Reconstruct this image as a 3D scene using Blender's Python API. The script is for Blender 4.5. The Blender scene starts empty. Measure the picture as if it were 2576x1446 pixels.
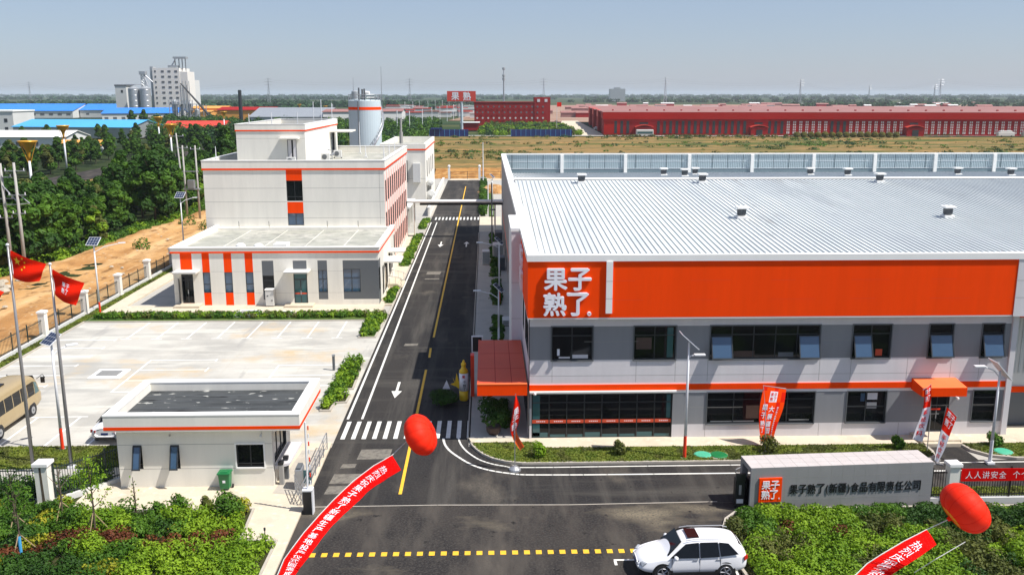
import bpy, math, random
import numpy as np
from mathutils import Vector, Matrix
random.seed(7); rng = np.random.default_rng(7)
scene = bpy.context.scene
COL = scene.collection
R = math.radians
# ------------------------------------------------------------------ camera
TH = math.atan(486/2290.); YAW = math.atan(66*math.cos(TH)/2290.); CAMH = 20.0
cam = bpy.data.cameras.new('camera'); cam.sensor_width = 36.0; cam.lens = 36.0*2290/2576
cam.clip_start = 0.5; cam.clip_end = 40000
camo = bpy.data.objects.new('camera', cam); COL.objects.link(camo)
camo.location = (0, 0, CAMH); camo.rotation_euler = (math.pi/2-TH, 0, -YAW)
scene.camera = camo
# ------------------------------------------------------------------ sky, sun, exposure
SUNDIR = Vector((.63, -.22, 1.0)).normalized()
el = math.asin(SUNDIR.z); az = math.atan2(SUNDIR.x, SUNDIR.y)
w = bpy.data.worlds.new('World'); scene.world = w; w.use_nodes = True
nt = w.node_tree; nt.nodes.clear()
sky = nt.nodes.new('ShaderNodeTexSky'); sky.sky_type = 'NISHITA'; sky.sun_disc = False
sky.sun_elevation = el; sky.sun_rotation = az; sky.air_density = 1.0; sky.dust_density = .6; sky.ozone_density = 4.0
bg = nt.nodes.new('ShaderNodeBackground'); bg.inputs[1].default_value = 0.117
wo = nt.nodes.new('ShaderNodeOutputWorld')
veil = nt.nodes.new('ShaderNodeMix'); veil.data_type = 'RGBA'; veil.inputs[0].default_value = .62; veil.inputs[7].default_value = (2.25, 2.62, 3.62, 1)   # thin lavender summer veil over the blue
nt.links.new(sky.outputs[0], veil.inputs[6]); nt.links.new(veil.outputs[2], bg.inputs[0]); nt.links.new(bg.outputs[0], wo.inputs[0])
sun = bpy.data.lights.new('sun', 'SUN'); sun.energy = 4.9; sun.angle = R(0.5); sun.color = (1, .955, .89)
suno = bpy.data.objects.new('sun', sun); COL.objects.link(suno)
suno.rotation_euler = (-SUNDIR).to_track_quat('-Z', 'Y').to_euler()
scene.view_settings.view_transform = 'Standard'; scene.view_settings.look = 'None'
scene.view_settings.exposure = 0.36; scene.view_settings.gamma = 1
scene.cycles.max_bounces = 6; scene.cycles.volume_bounces = 2
# ------------------------------------------------------------------ measuring helpers (world metres, road runs along +Y)
_f = np.array([math.sin(YAW)*math.cos(TH), math.cos(YAW)*math.cos(TH), -math.sin(TH)])
_r = np.array([math.cos(YAW), -math.sin(YAW), 0]); _u = np.cross(_r, _f)
def ray(x, y): return 2290.*_f+(x-1288)*_r+(723-y)*_u
def G(x, y, z=0):
    d = ray(x, y); return Vector(np.array([0, 0, CAMH])+d*(z-CAMH)/d[2])
def VY(x, y, Y):
    d = ray(x, y); return Vector(np.array([0, 0, CAMH])+d*Y/d[1])
# ------------------------------------------------------------------ materials
def _new(name):
    m = bpy.data.materials.new(name); m.use_nodes = True
    return m, m.node_tree, m.node_tree.nodes['Principled BSDF']
def mat(name, col, rough=.6, metal=0., var=.06, scale=1.5, spec=.5, bump=0., bscale=8, streak=False):
    m, t, b = _new(name); b.inputs['Roughness'].default_value = rough; b.inputs['Metallic'].default_value = metal
    b.inputs['Specular IOR Level'].default_value = spec
    c = (*col, 1)
    if var > 0:
        tc = t.nodes.new('ShaderNodeTexCoord'); n = t.nodes.new('ShaderNodeTexNoise'); n.inputs['Scale'].default_value = scale
        n.inputs['Detail'].default_value = 5; n.inputs['Roughness'].default_value = .65
        mpg = t.nodes.new('ShaderNodeMapping'); mpg.inputs['Scale'].default_value = (1, 1, .12) if streak else (1, 1, 1)
        t.links.new(tc.outputs['Object'], mpg.inputs['Vector']); t.links.new(mpg.outputs[0], n.inputs['Vector'])
        r = t.nodes.new('ShaderNodeValToRGB'); r.color_ramp.elements[0].position = .3; r.color_ramp.elements[1].position = .7
        r.color_ramp.elements[0].color = tuple(max(0, x*(1-var)) for x in col)+(1,)
        r.color_ramp.elements[1].color = tuple(min(1, x*(1+var)) for x in col)+(1,)
        t.links.new(n.outputs['Fac'], r.inputs['Fac']); t.links.new(r.outputs['Color'], b.inputs['Base Color'])
        if bump > 0:
            n2 = t.nodes.new('ShaderNodeTexNoise'); n2.inputs['Scale'].default_value = bscale; n2.inputs['Detail'].default_value = 4
            t.links.new(tc.outputs['Object'], n2.inputs['Vector'])
            bp = t.nodes.new('ShaderNodeBump'); bp.inputs['Strength'].default_value = bump; bp.inputs['Distance'].default_value = .05
            t.links.new(n2.outputs['Fac'], bp.inputs['Height']); t.links.new(bp.outputs[0], b.inputs['Normal'])
    else: b.inputs['Base Color'].default_value = c
    return m
def layered(name, layers, rough=.9, bump=.3, bscale=3., coord='Object'):
    """base colour then noise-masked layers: (colour, scale, lo, hi, detail, stretch)"""
    m, t, b = _new(name); b.inputs['Roughness'].default_value = rough; b.inputs['Specular IOR Level'].default_value = .12
    tc = t.nodes.new('ShaderNodeTexCoord'); prev = None
    for i, (col, sc, lo, hi, det, st) in enumerate(layers):
        if i == 0:
            rgb = t.nodes.new('ShaderNodeRGB'); rgb.outputs[0].default_value = (*col, 1); prev = rgb.outputs[0]; continue
        mp = t.nodes.new('ShaderNodeMapping'); mp.inputs['Scale'].default_value = st; mp.inputs['Location'].default_value = (i*13.7, i*5.1, 0)
        n = t.nodes.new('ShaderNodeTexNoise'); n.inputs['Scale'].default_value = sc; n.inputs['Detail'].default_value = det; n.inputs['Roughness'].default_value = .62
        t.links.new(tc.outputs[coord], mp.inputs['Vector']); t.links.new(mp.outputs[0], n.inputs['Vector'])
        mr = t.nodes.new('ShaderNodeMapRange'); mr.inputs['From Min'].default_value = lo; mr.inputs['From Max'].default_value = hi
        t.links.new(n.outputs['Fac'], mr.inputs['Value'])
        mx = t.nodes.new('ShaderNodeMix'); mx.data_type = 'RGBA'
        t.links.new(mr.outputs[0], mx.inputs[0]); t.links.new(prev, mx.inputs[6]); mx.inputs[7].default_value = (*col, 1)
        prev = mx.outputs[2]
    t.links.new(prev, b.inputs['Base Color'])
    if bump > 0:
        n2 = t.nodes.new('ShaderNodeTexNoise'); n2.inputs['Scale'].default_value = bscale; n2.inputs['Detail'].default_value = 6
        t.links.new(tc.outputs[coord], n2.inputs['Vector'])
        bp = t.nodes.new('ShaderNodeBump'); bp.inputs['Strength'].default_value = bump; bp.inputs['Distance'].default_value = .1
        t.links.new(n2.outputs['Fac'], bp.inputs['Height']); t.links.new(bp.outputs[0], b.inputs['Normal'])
    return m
def leafmat(name, c1, c2, rough=.6, nscale=.6):
    m, t, b = _new(name); b.inputs['Roughness'].default_value = rough; b.inputs['Specular IOR Level'].default_value = .25
    g = t.nodes.new('ShaderNodeNewGeometry'); tc = t.nodes.new('ShaderNodeTexCoord')
    n = t.nodes.new('ShaderNodeTexNoise'); n.inputs['Scale'].default_value = nscale; n.inputs['Detail'].default_value = 3
    t.links.new(tc.outputs['Object'], n.inputs['Vector'])
    mr = t.nodes.new('ShaderNodeMapRange'); mr.inputs['From Min'].default_value = .36; mr.inputs['From Max'].default_value = .64
    t.links.new(n.outputs['Fac'], mr.inputs['Value'])
    a = t.nodes.new('ShaderNodeMath'); a.operation = 'MULTIPLY_ADD'; a.inputs[1].default_value = .45
    t.links.new(g.outputs['Random Per Island'], a.inputs[0])
    s = t.nodes.new('ShaderNodeMath'); s.operation = 'MULTIPLY'; s.inputs[1].default_value = .55
    t.links.new(mr.outputs[0], s.inputs[0]); t.links.new(s.outputs[0], a.inputs[2])
    mx = t.nodes.new('ShaderNodeMix'); mx.data_type = 'RGBA'; mx.inputs[6].default_value = (*c1, 1); mx.inputs[7].default_value = (*c2, 1)
    t.links.new(a.outputs[0], mx.inputs[0]); t.links.new(mx.outputs[2], b.inputs['Base Color'])
    tr = t.nodes.new('ShaderNodeBsdfTranslucent'); t.links.new(mx.outputs[2], tr.inputs[0])
    ms = t.nodes.new('ShaderNodeMixShader'); ms.inputs[0].default_value = .25
    out = t.nodes['Material Output']
    t.links.new(b.outputs[0], ms.inputs[1]); t.links.new(tr.outputs[0], ms.inputs[2]); t.links.new(ms.outputs[0], out.inputs[0])
    return m
def glassmat(name, col=(.012, .016, .02), rough=.06, spec=.5):
    m, t, b = _new(name); b.inputs['Base Color'].default_value = (*col, 1); b.inputs['Roughness'].default_value = rough
    b.inputs['Specular IOR Level'].default_value = spec
    return m
M = dict(
 cream=mat('cream_render', (.79, .76, .685), .8, var=.06, scale=1.1, streak=True),
 white=mat('white_coping', (.84, .83, .80), .7, var=.03, scale=.8),
 joint=mat('panel_joint', (.30, .29, .27), .9, var=0),
 orange=mat('orange_panel', (.95, .062, .001), .7, var=.06, scale=.9, spec=.06, streak=True),
 canopy=mat('faded_shaded_orange_canopy', (.62, .07, .022), .6, var=.06, scale=.6),  # fading plus the building's shade, both put into the colour
 peach=mat('light_orange_canopy_top', (.86, .17, .04), .6, var=.04),  # lighter orange for the top faces
 grey=mat('grey_cladding', (.235, .24, .255), .65, var=.07, scale=1.0, streak=True),
 dgrey=mat('dark_grey_cladding', (.115, .125, .135), .65, var=.04, scale=.4),
 lilac=mat('light_panel', (.66, .635, .65), .65, var=.05, scale=1.2, streak=True),
 frame=mat('window_frame_metal', (.030, .034, .038), .45, var=0),
 glass=glassmat('dark_glass', (.006, .007, .009), .05, .28),
 glass_teal=glassmat('teal_glass', (.04, .11, .12), .08, .5),
 glass_blue=glassmat('sky_reflecting_glass', (.045, .09, .16), .04, 1.0),
 black=mat('black_metal', (.012, .012, .014), .4, var=0),
 steel=mat('steel', (.42, .43, .45), .4, .6, var=.05),
 pole=mat('white_pole_paint', (.75, .76, .78), .35, var=0),
 polegrey=mat('grey_flagpole_steel', (.30, .29, .29), .35, .4, var=.06, scale=3),
 redpole=mat('orange_red_paint', (.80, .045, .01), .45, var=.03),
 solar=mat('solar_cells', (.02, .035, .08), .25, var=0),
 concrete=layered('parking_concrete', [((.50, .48, .43), 0, 0, 0, 0, 0), ((.39, .375, .34), .16, .44, .60, 8, (1, 1, 1)), ((.56, .54, .48), .5, .48, .62, 7, (.3, 1, 1)), ((.53, .40, .24), .11, .53, .66, 8, (1, 1, 1)), ((.36, .35, .32), .6, .54, .68, 9, (.12, 1, 1)), ((.33, .32, .30), .45, .60, .70, 8, (1, .15, 1))], .85, .1),
 pave=layered('beige_paving', [((.60, .52, .40), 0, 0, 0, 0, 0), ((.50, .43, .33), .5, .5, .75, 5, (1, 1, 1)), ((.66, .60, .50), 2.5, .55, .7, 5, (1, 1, 1))], .9, .12),
 pavegrey=layered('grey_paving', [((.42, .40, .36), 0, 0, 0, 0, 0), ((.34, .33, .30), .6, .5, .75, 5, (1, 1, 1))], .9, .12),
 kerb=mat('kerb_concrete', (.44, .40, .34), .9, var=.12, scale=2),
 asphalt=layered('asphalt', [((.037, .034, .032), 0, 0, 0, 0, 0), ((.024, .023, .024), .25, .42, .58, 7, (1, .4, 1)), ((.085, .078, .069), .8, .48, .68, 8, (1, .07, 1)), ((.082, .076, .067), .5, .52, .68, 8, (.10, 1, 1)), ((.12, .105, .085), .25, .58, .72, 7, (1, .5, 1)), ((.016, .015, .015), 1.3, .66, .70, 3, (1, 1, 1)), ((.05, .047, .044), 9, .45, .7, 4, (1, 1, 1))], .9, .15, 14.),
 asphalt_old=layered('older_asphalt', [((.042, .037, .034), 0, 0, 0, 0, 0), ((.026, .024, .024), .35, .44, .58, 8, (1, .45, 1)), ((.092, .08, .067), .55, .48, .66, 8, (.8, .2, 1)), ((.20, .17, .12), .14, .57, .70, 8, (.6, 1.3, 1)), ((.016, .015, .015), 1.1, .655, .69, 3, (1, 1, 1)), ((.066, .06, .054), 9, .45, .7, 4, (1, 1, 1))], .9, .15, 14.),
 scuff=mat('tyre_scuff', (.062, .058, .054), .9, var=.3, scale=2, spec=.1),
 patch=layered('repair_patch', [((.20, .185, .155), 0, 0, 0, 0, 0), ((.12, .11, .10), 3, .45, .65, 6, (1, 1, 1))], .9, .2, 10),
 paint=mat('white_road_paint', (.74, .73, .68), .7, var=.12, scale=3),
 painty=mat('yellow_road_paint', (.80, .46, .03), .7, var=.12, scale=3),
 paintw=mat('faint_bay_paint', (.84, .84, .81), .7, var=.07, scale=3),
 dirt=layered('tan_dirt', [((.50, .285, .115), 0, 0, 0, 0, 0), ((.37, .19, .07), .14, .43, .56, 8, (1, .7, 1)), ((.60, .39, .19), .35, .48, .64, 7, (1, .14, 1)), ((.24, .125, .05), .8, .55, .66, 7, (1, .5, 1)), ((.48, .40, .28), 1.6, .60, .70, 6, (1, 1, 1))], 1., 1., 1.6),
 field=layered('dry_field', [((.34, .20, .085), 0, 0, 0, 0, 0), ((.40, .215, .075), .03, .44, .56, 7, (.4, 1, 1)), ((.20, .145, .05), .14, .42, .56, 8, (.4, 1.8, 1)), ((.07, .10, .022), .028, .50, .58, 9, (.4, 1.8, 1)), ((.10, .09, .03), .5, .50, .60, 6, (.35, 2, 1))], 1., .5, .6),
 bank=layered('cut_earth_bank', [((.42, .22, .07), 0, 0, 0, 0, 0), ((.28, .13, .04), .5, .42, .6, 7, (1, 1, 3)), ((.52, .30, .12), .3, .5, .7, 5, (1, 1, 1))], 1., .9, 2.),
 land=layered('farmland', [((.035, .062, .022), 0, 0, 0, 0, 0), ((.02, .042, .016), .006, .45, .58, 8, (.6, 2, 1)), ((.075, .085, .03), .0035, .52, .6, 6, (.5, 2.2, 1)), ((.15, .11, .06), .004, .60, .67, 6, (.4, 2.5, 1))], 1., .6, .3),
 under=layered('under_wood_ground', [((.03, .045, .014), 0, 0, 0, 0, 0), ((.012, .022, .008), .15, .45, .6, 6, (1, 1, 1)), ((.12, .10, .04), .1, .60, .72, 6, (1, 1, 1))], 1., .5, 1),
 soil=layered('bed_soil', [((.05, .05, .02), 0, 0, 0, 0, 0), ((.025, .04, .01), .8, .45, .6, 5, (1, 1, 1)), ((.12, .085, .04), .9, .60, .7, 5, (1, 1, 1))], 1., .5, 6),
 turf=layered('turf_ground', [((.085, .13, .028), 0, 0, 0, 0, 0), ((.05, .10, .02), .9, .45, .6, 6, (1, 1, 1)), ((.17, .14, .05), .7, .60, .75, 6, (1, 1, 1))], 1., .5, 9),
 village=layered('brick_yards', [((.30, .17, .12), 0, 0, 0, 0, 0), ((.36, .27, .21), .02, .45, .6, 7, (.3, 2, 1)), ((.12, .12, .05), .03, .56, .66, 6, (.4, 2, 1))], 1., .3),
 bark=mat('bark', (.10, .075, .05), .95, var=.2, scale=4),
 stake=mat('wooden_stake', (.36, .26, .15), .9, var=.1, scale=4),
 gold=mat('gold_lamp', (.78, .40, .04), .35, .3, var=.05),
 red=mat('red_cloth', (.66, .004, .003), .8, var=.10, scale=1.2, spec=.05),
 redflag=mat('flag_red', (.80, .018, .004), .8, var=.06, scale=1, spec=.05),
 oranger=mat('orange_cloth', (.90, .12, .01), .6, var=.12, scale=2.2),
 starry=mat('yellow_star', (.95, .65, .02), .6, var=0),
 wht=mat('white_lettering', (.82, .81, .86), .5, var=0),
 balloon=mat('balloon_skin', (.88, .022, .003), .62, var=.03, spec=.2),
 balloonu=mat('balloon_underside', (.88, .30, .01), .4, var=.02),
 pearl=mat('white_car_paint', (.80, .80, .82), .18, var=0, spec=.6),
 bus=mat('gold_coach_paint', (.46, .35, .19), .25, .25, var=.04, scale=.7),
 rubber=mat('rubber', (.018, .018, .02), .8, var=0),
 rim=mat('alloy_rim', (.25, .25, .27), .35, .6, var=0),
 taillight=mat('tail_lamp', (.45, .01, .01), .25, var=0),
 lamp=mat('lamp_glass', (.35, .37, .40), .12, var=0),
 plastic=mat('green_plastic', (.01, .17, .05), .4, var=.06),
 tile=mat('wall_stone', (.265, .26, .265), .55, var=.06, scale=.9),
 tiletop=mat('wall_stone_top', (.52, .48, .465), .6, var=.08, scale=.9),
 brickred=mat('dark_red_wall', (.32, .014, .014), .8, var=.08, scale=.1, spec=.1),
 brightred=mat('bright_red_fascia', (.42, .012, .006), .7, var=.05, scale=.1, spec=.1),
 pinkroof=mat('pale_red_roof', (.31, .155, .14), .75, var=.18, scale=.12, spec=.15),
 bluer=mat('blue_metal_roof', (.03, .22, .72), .45, var=.05, scale=.05),
 cyanr=mat('cyan_metal_roof', (.08, .40, .74), .45, var=.05, scale=.05),
 bluebox=mat('navy_hoarding', (.008, .022, .14), .5, var=.1, scale=.3),
 offwhite=mat('off_white_wall', (.62, .62, .60), .8, var=.05, scale=.1),
 towerw=mat('tower_wall', (.74, .71, .66), .8, var=.05, scale=.05),
 silo=mat('silo_metal', (.40, .42, .43), .4, .4, var=.06, scale=.2),
 tank=mat('pale_blue_tank', (.50, .58, .62), .5, var=.04, scale=.15),
 ochre=mat('ochre_wall', (.72, .33, .07), .8, var=.06, scale=.1),
 redroof=mat('red_roof', (.62, .05, .03), .6, var=.06, scale=.1),
 membrane=layered('roof_membrane', [((.075, .08, .082), 0, 0, 0, 0, 0), ((.05, .054, .056), .5, .45, .65, 6, (1, 3, 1)), ((.40, .40, .37), 1.1, .63, .66, 4, (1, 2, 1)), ((.022, .023, .024), .6, .62, .64, 3, (.6, 4, 1))], .9, .2),
 roofgrey=layered('pale_flat_roof', [((.37, .37, .32), 0, 0, 0, 0, 0), ((.47, .46, .41), .35, .45, .6, 6, (1, 1, 1)), ((.29, .29, .26), .9, .5, .65, 6, (1, 1, 1))], .9, .15),
 metalroof=layered('ribbed_roof_sheet', [((.60, .635, .63), 0, 0, 0, 0, 0), ((.50, .53, .54), .12, .45, .6, 6, (1, .3, 1)), ((.66, .69, .68), .5, .5, .65, 6, (1, .08, 1)), ((.42, .42, .40), .35, .60, .70, 7, (1, .2, 1))], .5, .0),
 ribmat=mat('roof_rib', (.47, .50, .51), .45, .1, var=.05, scale=.3),
 screen=mat('ribbed_screen', (.44, .53, .56), .55, var=.04, scale=.2),
 screend=mat('screen_base_band', (.17, .23, .26), .6, var=.05, scale=.5),
 screenl=mat('screen_seam', (.11, .15, .17), .6, var=0),
 wire=mat('cable', (.10, .10, .11), .6, var=0),
 ironrail=mat('dark_green_iron', (.014, .03, .026), .5, var=0),
 yellow=mat('yellow_bottle', (.86, .55, .02), .45, var=.04),
 pot=mat('brown_pot', (.07, .04, .03), .6, var=.1),
 green_cover=mat('green_cover', (.07, .42, .26), .5, var=.08, scale=3),
 rock=mat('rubble_stone', (.42, .37, .29), .95, var=.2, scale=2, bump=.6),
 stilt=mat('utility_concrete', (.40, .385, .36), .9, var=.08, scale=2),
 glit=mat('grille', (.33, .32, .30), .7, var=.05),
 hay=leafmat('round_bush_leaf', (.12, .13, .02), (.30, .26, .05), nscale=.3),
 leaf_dark=leafmat('leaf_dark', (.015, .050, .006), (.055, .135, .014)),
 leaf_mid=leafmat('leaf_mid', (.034, .10, .007), (.11, .225, .016)),
 leaf_light=leafmat('leaf_light', (.085, .19, .006), (.27, .41, .02)),
 leaf_olive=leafmat('leaf_olive', (.06, .085, .015), (.16, .17, .035)),
 leaf_red=leafmat('leaf_red', (.085, .022, .012), (.20, .065, .020)),
 leaf_yellow=leafmat('leaf_yellow', (.20, .22, .01), (.42, .40, .03)),
 leaf_grass=leafmat('grass_blade', (.085, .14, .012), (.24, .27, .04), nscale=1.2),
 leaf_far=leafmat('leaf_far', (.014, .050, .016), (.040, .105, .030), nscale=.05),
)
# ------------------------------------------------------------------ mesh builder
ORG = {}
def org(o): return ORG.get(o.name, Vector((0, 0, 0))) if o is not None else Vector((0, 0, 0))
class MB:
    def __init__(s): s.v = []; s.f = []; s.m = []; s.mats = []
    def mi(s, k):
        if k not in s.mats: s.mats.append(k)
        return s.mats.index(k)
    def add(s, vs, fs, k):
        n = len(s.v); i = s.mi(k); s.v += [tuple(p) for p in vs]
        for f in fs: s.f.append(tuple(a+n for a in f)); s.m.append(i)
        return s
    def box(s, x0, y0, z0, x1, y1, z1, k):
        return s.add([(x0, y0, z0), (x1, y0, z0), (x1, y1, z0), (x0, y1, z0), (x0, y0, z1), (x1, y0, z1), (x1, y1, z1), (x0, y1, z1)],
              [(0, 3, 2, 1), (4, 5, 6, 7), (0, 1, 5, 4), (1, 2, 6, 5), (2, 3, 7, 6), (3, 0, 4, 7)], k)
    def obox(s, c, size, rz, k, rx=0, ry=0):
        Mx = Matrix.Translation(c) @ Matrix.Rotation(rz, 4, 'Z') @ Matrix.Rotation(ry, 4, 'Y') @ Matrix.Rotation(rx, 4, 'X')
        a, b, h = size[0]/2, size[1]/2, size[2]/2
        vs = [Mx @ Vector(p) for p in [(-a, -b, -h), (a, -b, -h), (a, b, -h), (-a, b, -h), (-a, -b, h), (a, -b, h), (a, b, h), (-a, b, h)]]
        return s.add(vs, [(0, 3, 2, 1), (4, 5, 6, 7), (0, 1, 5, 4), (1, 2, 6, 5), (2, 3, 7, 6), (3, 0, 4, 7)], k)
    def poly(s, pts, k): return s.add(pts, [tuple(range(len(pts)))], k)
    def prism(s, pts, z0, z1, k, ktop=None):
        n = len(pts); A = sum(pts[i][0]*pts[(i+1) % n][1]-pts[(i+1) % n][0]*pts[i][1] for i in range(n))
        if A < 0: pts = pts[::-1]
        vs = [(p[0], p[1], z0) for p in pts]+[(p[0], p[1], z1) for p in pts]
        s.add(vs, [(i, (i+1) % n, n+(i+1) % n, n+i) for i in range(n)]+[tuple(range(n-1, -1, -1))], k)
        s.add([(p[0], p[1], z1) for p in pts], [tuple(range(n))], ktop or k); return s
    def tube(s, path, r, n, k, cap=True):
        path = [Vector(p) for p in path]; rs = r if isinstance(r, (list, tuple)) else [r]*len(path)
        vs = []; up = None
        for i, p in enumerate(path):
            d = (path[min(i+1, len(path)-1)]-path[max(i-1, 0)]).normalized()
            a = Vector((0, 0, 1)) if abs(d.z) < .9 else Vector((1, 0, 0))
            x = d.cross(a).normalized(); y = d.cross(x)
            for j in range(n):
                t = 2*math.pi*j/n; vs.append(p+x*math.cos(t)*rs[i]+y*math.sin(t)*rs[i])
        fs = []
        for i in range(len(path)-1):
            for j in range(n): a = i*n+j; b = i*n+(j+1) % n; fs.append((a, a+n, b+n, b))
        if cap: fs += [tuple(range(n)), tuple(range(len(vs)-1, len(vs)-n-1, -1))]
        return s.add(vs, fs, k)
    def lathe(s, prof, c, n, k, ax=None):
        """prof: (r,z) pairs about +Z (or about Matrix ax)"""
        Mx = ax or Matrix.Identity(3); c = Vector(c); vs = []
        for r, z in prof:
            for j in range(n):
                t = 2*math.pi*j/n; vs.append(c+Mx @ Vector((r*math.cos(t), r*math.sin(t), z)))
        fs = []
        for i in range(len(prof)-1):
            for j in range(n): a = i*n+j; b = i*n+(j+1) % n; fs.append((a, b, b+n, a+n))
        if prof[0][0] > 1e-4: fs.append(tuple(range(n-1, -1, -1)))
        if prof[-1][0] > 1e-4: fs.append(tuple(range(len(vs)-n, len(vs))))
        return s.add(vs, fs, k)
    def cards(s, P, N, size, k, asp=1.7):
        """leaf shaped diamonds at P (n,3) facing N"""
        n = len(P)
        if n == 0: return s
        P = np.asarray(P, float); N = np.asarray(N, float); N /= (np.linalg.norm(N, axis=1, keepdims=True)+1e-9)
        rv = rng.normal(size=(n, 3)); a = np.cross(N, rv); a /= (np.linalg.norm(a, axis=1, keepdims=True)+1e-9); b = np.cross(N, a)
        sz = (np.ones(n)*size*(.65+.7*rng.random(n)))[:, None]
        q = np.stack([P+a*sz*.5*asp, P+b*sz*.5+N*sz*.12, P-a*sz*.5*asp, P-b*sz*.5+N*sz*.12], 1).reshape(-1, 3)
        base = len(s.v); i = s.mi(k); s.v += [tuple(x) for x in q.tolist()]
        s.f += [(base+4*j, base+4*j+1, base+4*j+2, base+4*j+3) for j in range(n)]; s.m += [i]*n
        return s
    def build(s, name, parent=None, smooth=False, bevel=0, **props):
        o0 = org(parent)
        me = bpy.data.meshes.new(name)
        vs = s.v if o0.length == 0 else [(a-o0.x, b-o0.y, c-o0.z) for a, b, c in s.v]
        me.from_pydata(vs, [], s.f)
        for k in s.mats: me.materials.append(M[k])
        if len(s.mats) > 1: me.polygons.foreach_set('material_index', s.m)
        if smooth: me.polygons.foreach_set('use_smooth', [True]*len(s.f))
        me.update()
        o = bpy.data.objects.new(name, me); COL.objects.link(o)
        if parent is not None: o.parent = parent; ORG[o.name] = o0
        if bevel > 0:
            b = o.modifiers.new('bevel', 'BEVEL'); b.width = bevel; b.segments = 2; b.limit_method = 'ANGLE'
        for a, b in props.items(): o[a] = b
        return o
def thing(name, label, cat, loc=(0, 0, 0), group=None):
    o = bpy.data.objects.new(name, None); COL.objects.link(o); o.location = loc; o.empty_display_size = .3
    ORG[o.name] = Vector(loc); o['label'] = label; o['category'] = cat
    if group: o['group'] = group
    return o
def tag(o, label, cat, group=None):
    o['label'] = label; o['category'] = cat
    if group: o['group'] = group
    return o
def ground(mb, name, **p): return mb.build(name, kind='structure', **p)
def dup(root, loc, rz=0., sc=1., label=None, group=None):
    r = root.copy(); COL.objects.link(r); r.location = loc; r.rotation_euler = (0, 0, rz); r.scale = (sc, sc, sc) if not isinstance(sc, tuple) else sc
    if label: r['label'] = label
    if group: r['group'] = group
    for ch in list(root.children):
        c = ch.copy(); COL.objects.link(c); c.parent = r
        for g in ch.children:
            d = g.copy(); COL.objects.link(d); d.parent = c
    return r
# ------------------------------------------------------------------ lettering (built-in font, turned into mesh glyphs)
_gl = {}
def glyph(ch, d=0., bold=.018):
    k = (ch, d, bold)
    if k not in _gl:
        cu = bpy.data.curves.new('g', 'FONT'); cu.body = ch; cu.size = 1; cu.extrude = d; cu.offset = bold; cu.resolution_u = 3
        o = bpy.data.objects.new('g', cu); COL.objects.link(o)
        dg = bpy.context.evaluated_depsgraph_get(); me = bpy.data.meshes.new_from_object(o.evaluated_get(dg))
        vs = [tuple(v.co) for v in me.vertices]; fs = [tuple(p.vertices) for p in me.polygons]
        bpy.data.objects.remove(o); bpy.data.curves.remove(cu); bpy.data.meshes.remove(me)
        if vs:
            xs = [v[0] for v in vs]; ys = [v[1] for v in vs]; cx = (min(xs)+max(xs))/2
            cy = (min(ys)+max(ys))/2 if ord(ch) > 0x3003 else .36
            wd = max(max(xs)-min(xs), max(ys)-min(ys), .5) if ord(ch) > 0x3003 else .95
            vs = [((x-cx)/wd, (y-cy)/wd, z) for x, y, z in vs]
        _gl[k] = (vs, fs)
    return _gl[k]
def put(mb, ch, f, u, v, su, sv, k, d=0., w0=.01, rot=0., bold=.018):
    """glyph centred at (u,v) in a surface map f(u,v,w)->xyz, su x sv big"""
    vs, fs = glyph(ch, d, 0.); b = min(.028, bold)
    for q, (dx, dy) in enumerate([(0, 0), (b, 0), (-b, 0), (0, b*.8), (0, -b*.8)] if b > .012 else [(0, 0)]):
        mb.add([f(u+(x+dx)*su, v+(y+dy)*sv, w0+(z+d)+q*.0012) for x, y, z in vs], fs, k)
def planar(O, U, V, N):
    O, U, V, N = map(Vector, (O, U, V, N))
    return lambda u, v, w: O+U*u+V*v+N*w
# ------------------------------------------------------------------ facades: a wall skin with real recessed openings
def facade(mb, O, U, N, W, z0, z1, holes, cf, depth=.14, cuts=()):
    O, U, N = Vector(O), Vector(U), Vector(N)
    us = sorted({0, W} | {h[0] for h in holes} | {h[2] for h in holes} | {c for c in cuts if 0 < c < W})
    zs = sorted({z0, z1} | {h[1] for h in holes} | {h[3] for h in holes} | {c[0] for c in cf if z0 < c[0] < z1})
    zs = [z for z in zs if z0 <= z <= z1]
    P = lambda u, z, c: O+U*u+Vector((0, 0, z))+N*c
    flip = U.cross(Vector((0, 0, 1))).dot(N) < 0
    def q(a, b, c, d, k): mb.poly([a, d, c, b] if flip else [a, b, c, d], k)
    def colat(u, z):
        for e in cf:
            if z < e[0] and (len(e) < 4 or (e[2] <= u <= e[3])): return e[1]
        return cf[-1][1]
    for i in range(len(us)-1):
        for j in range(len(zs)-1):
            u, z = (us[i]+us[i+1])/2, (zs[j]+zs[j+1])/2
            if any(h[0] < u < h[2] and h[1] < z < h[3] for h in holes): continue
            q(P(us[i], zs[j], 0), P(us[i+1], zs[j], 0), P(us[i+1], zs[j+1], 0), P(us[i], zs[j+1], 0), colat(u, z))
    for a, b, c, d in [h[:4] for h in holes]:
        k = 'frame'
        q(P(a, b, 0), P(a, b, -depth), P(a, d, -depth), P(a, d, 0), k) ; q(P(c, b, -depth), P(c, b, 0), P(c, d, 0), P(c, d, -depth), k)
        q(P(a, b, 0), P(c, b, 0), P(c, b, -depth), P(a, b, -depth), k); q(P(a, d, -depth), P(c, d, -depth), P(c, d, 0), P(a, d, 0), k)
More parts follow.
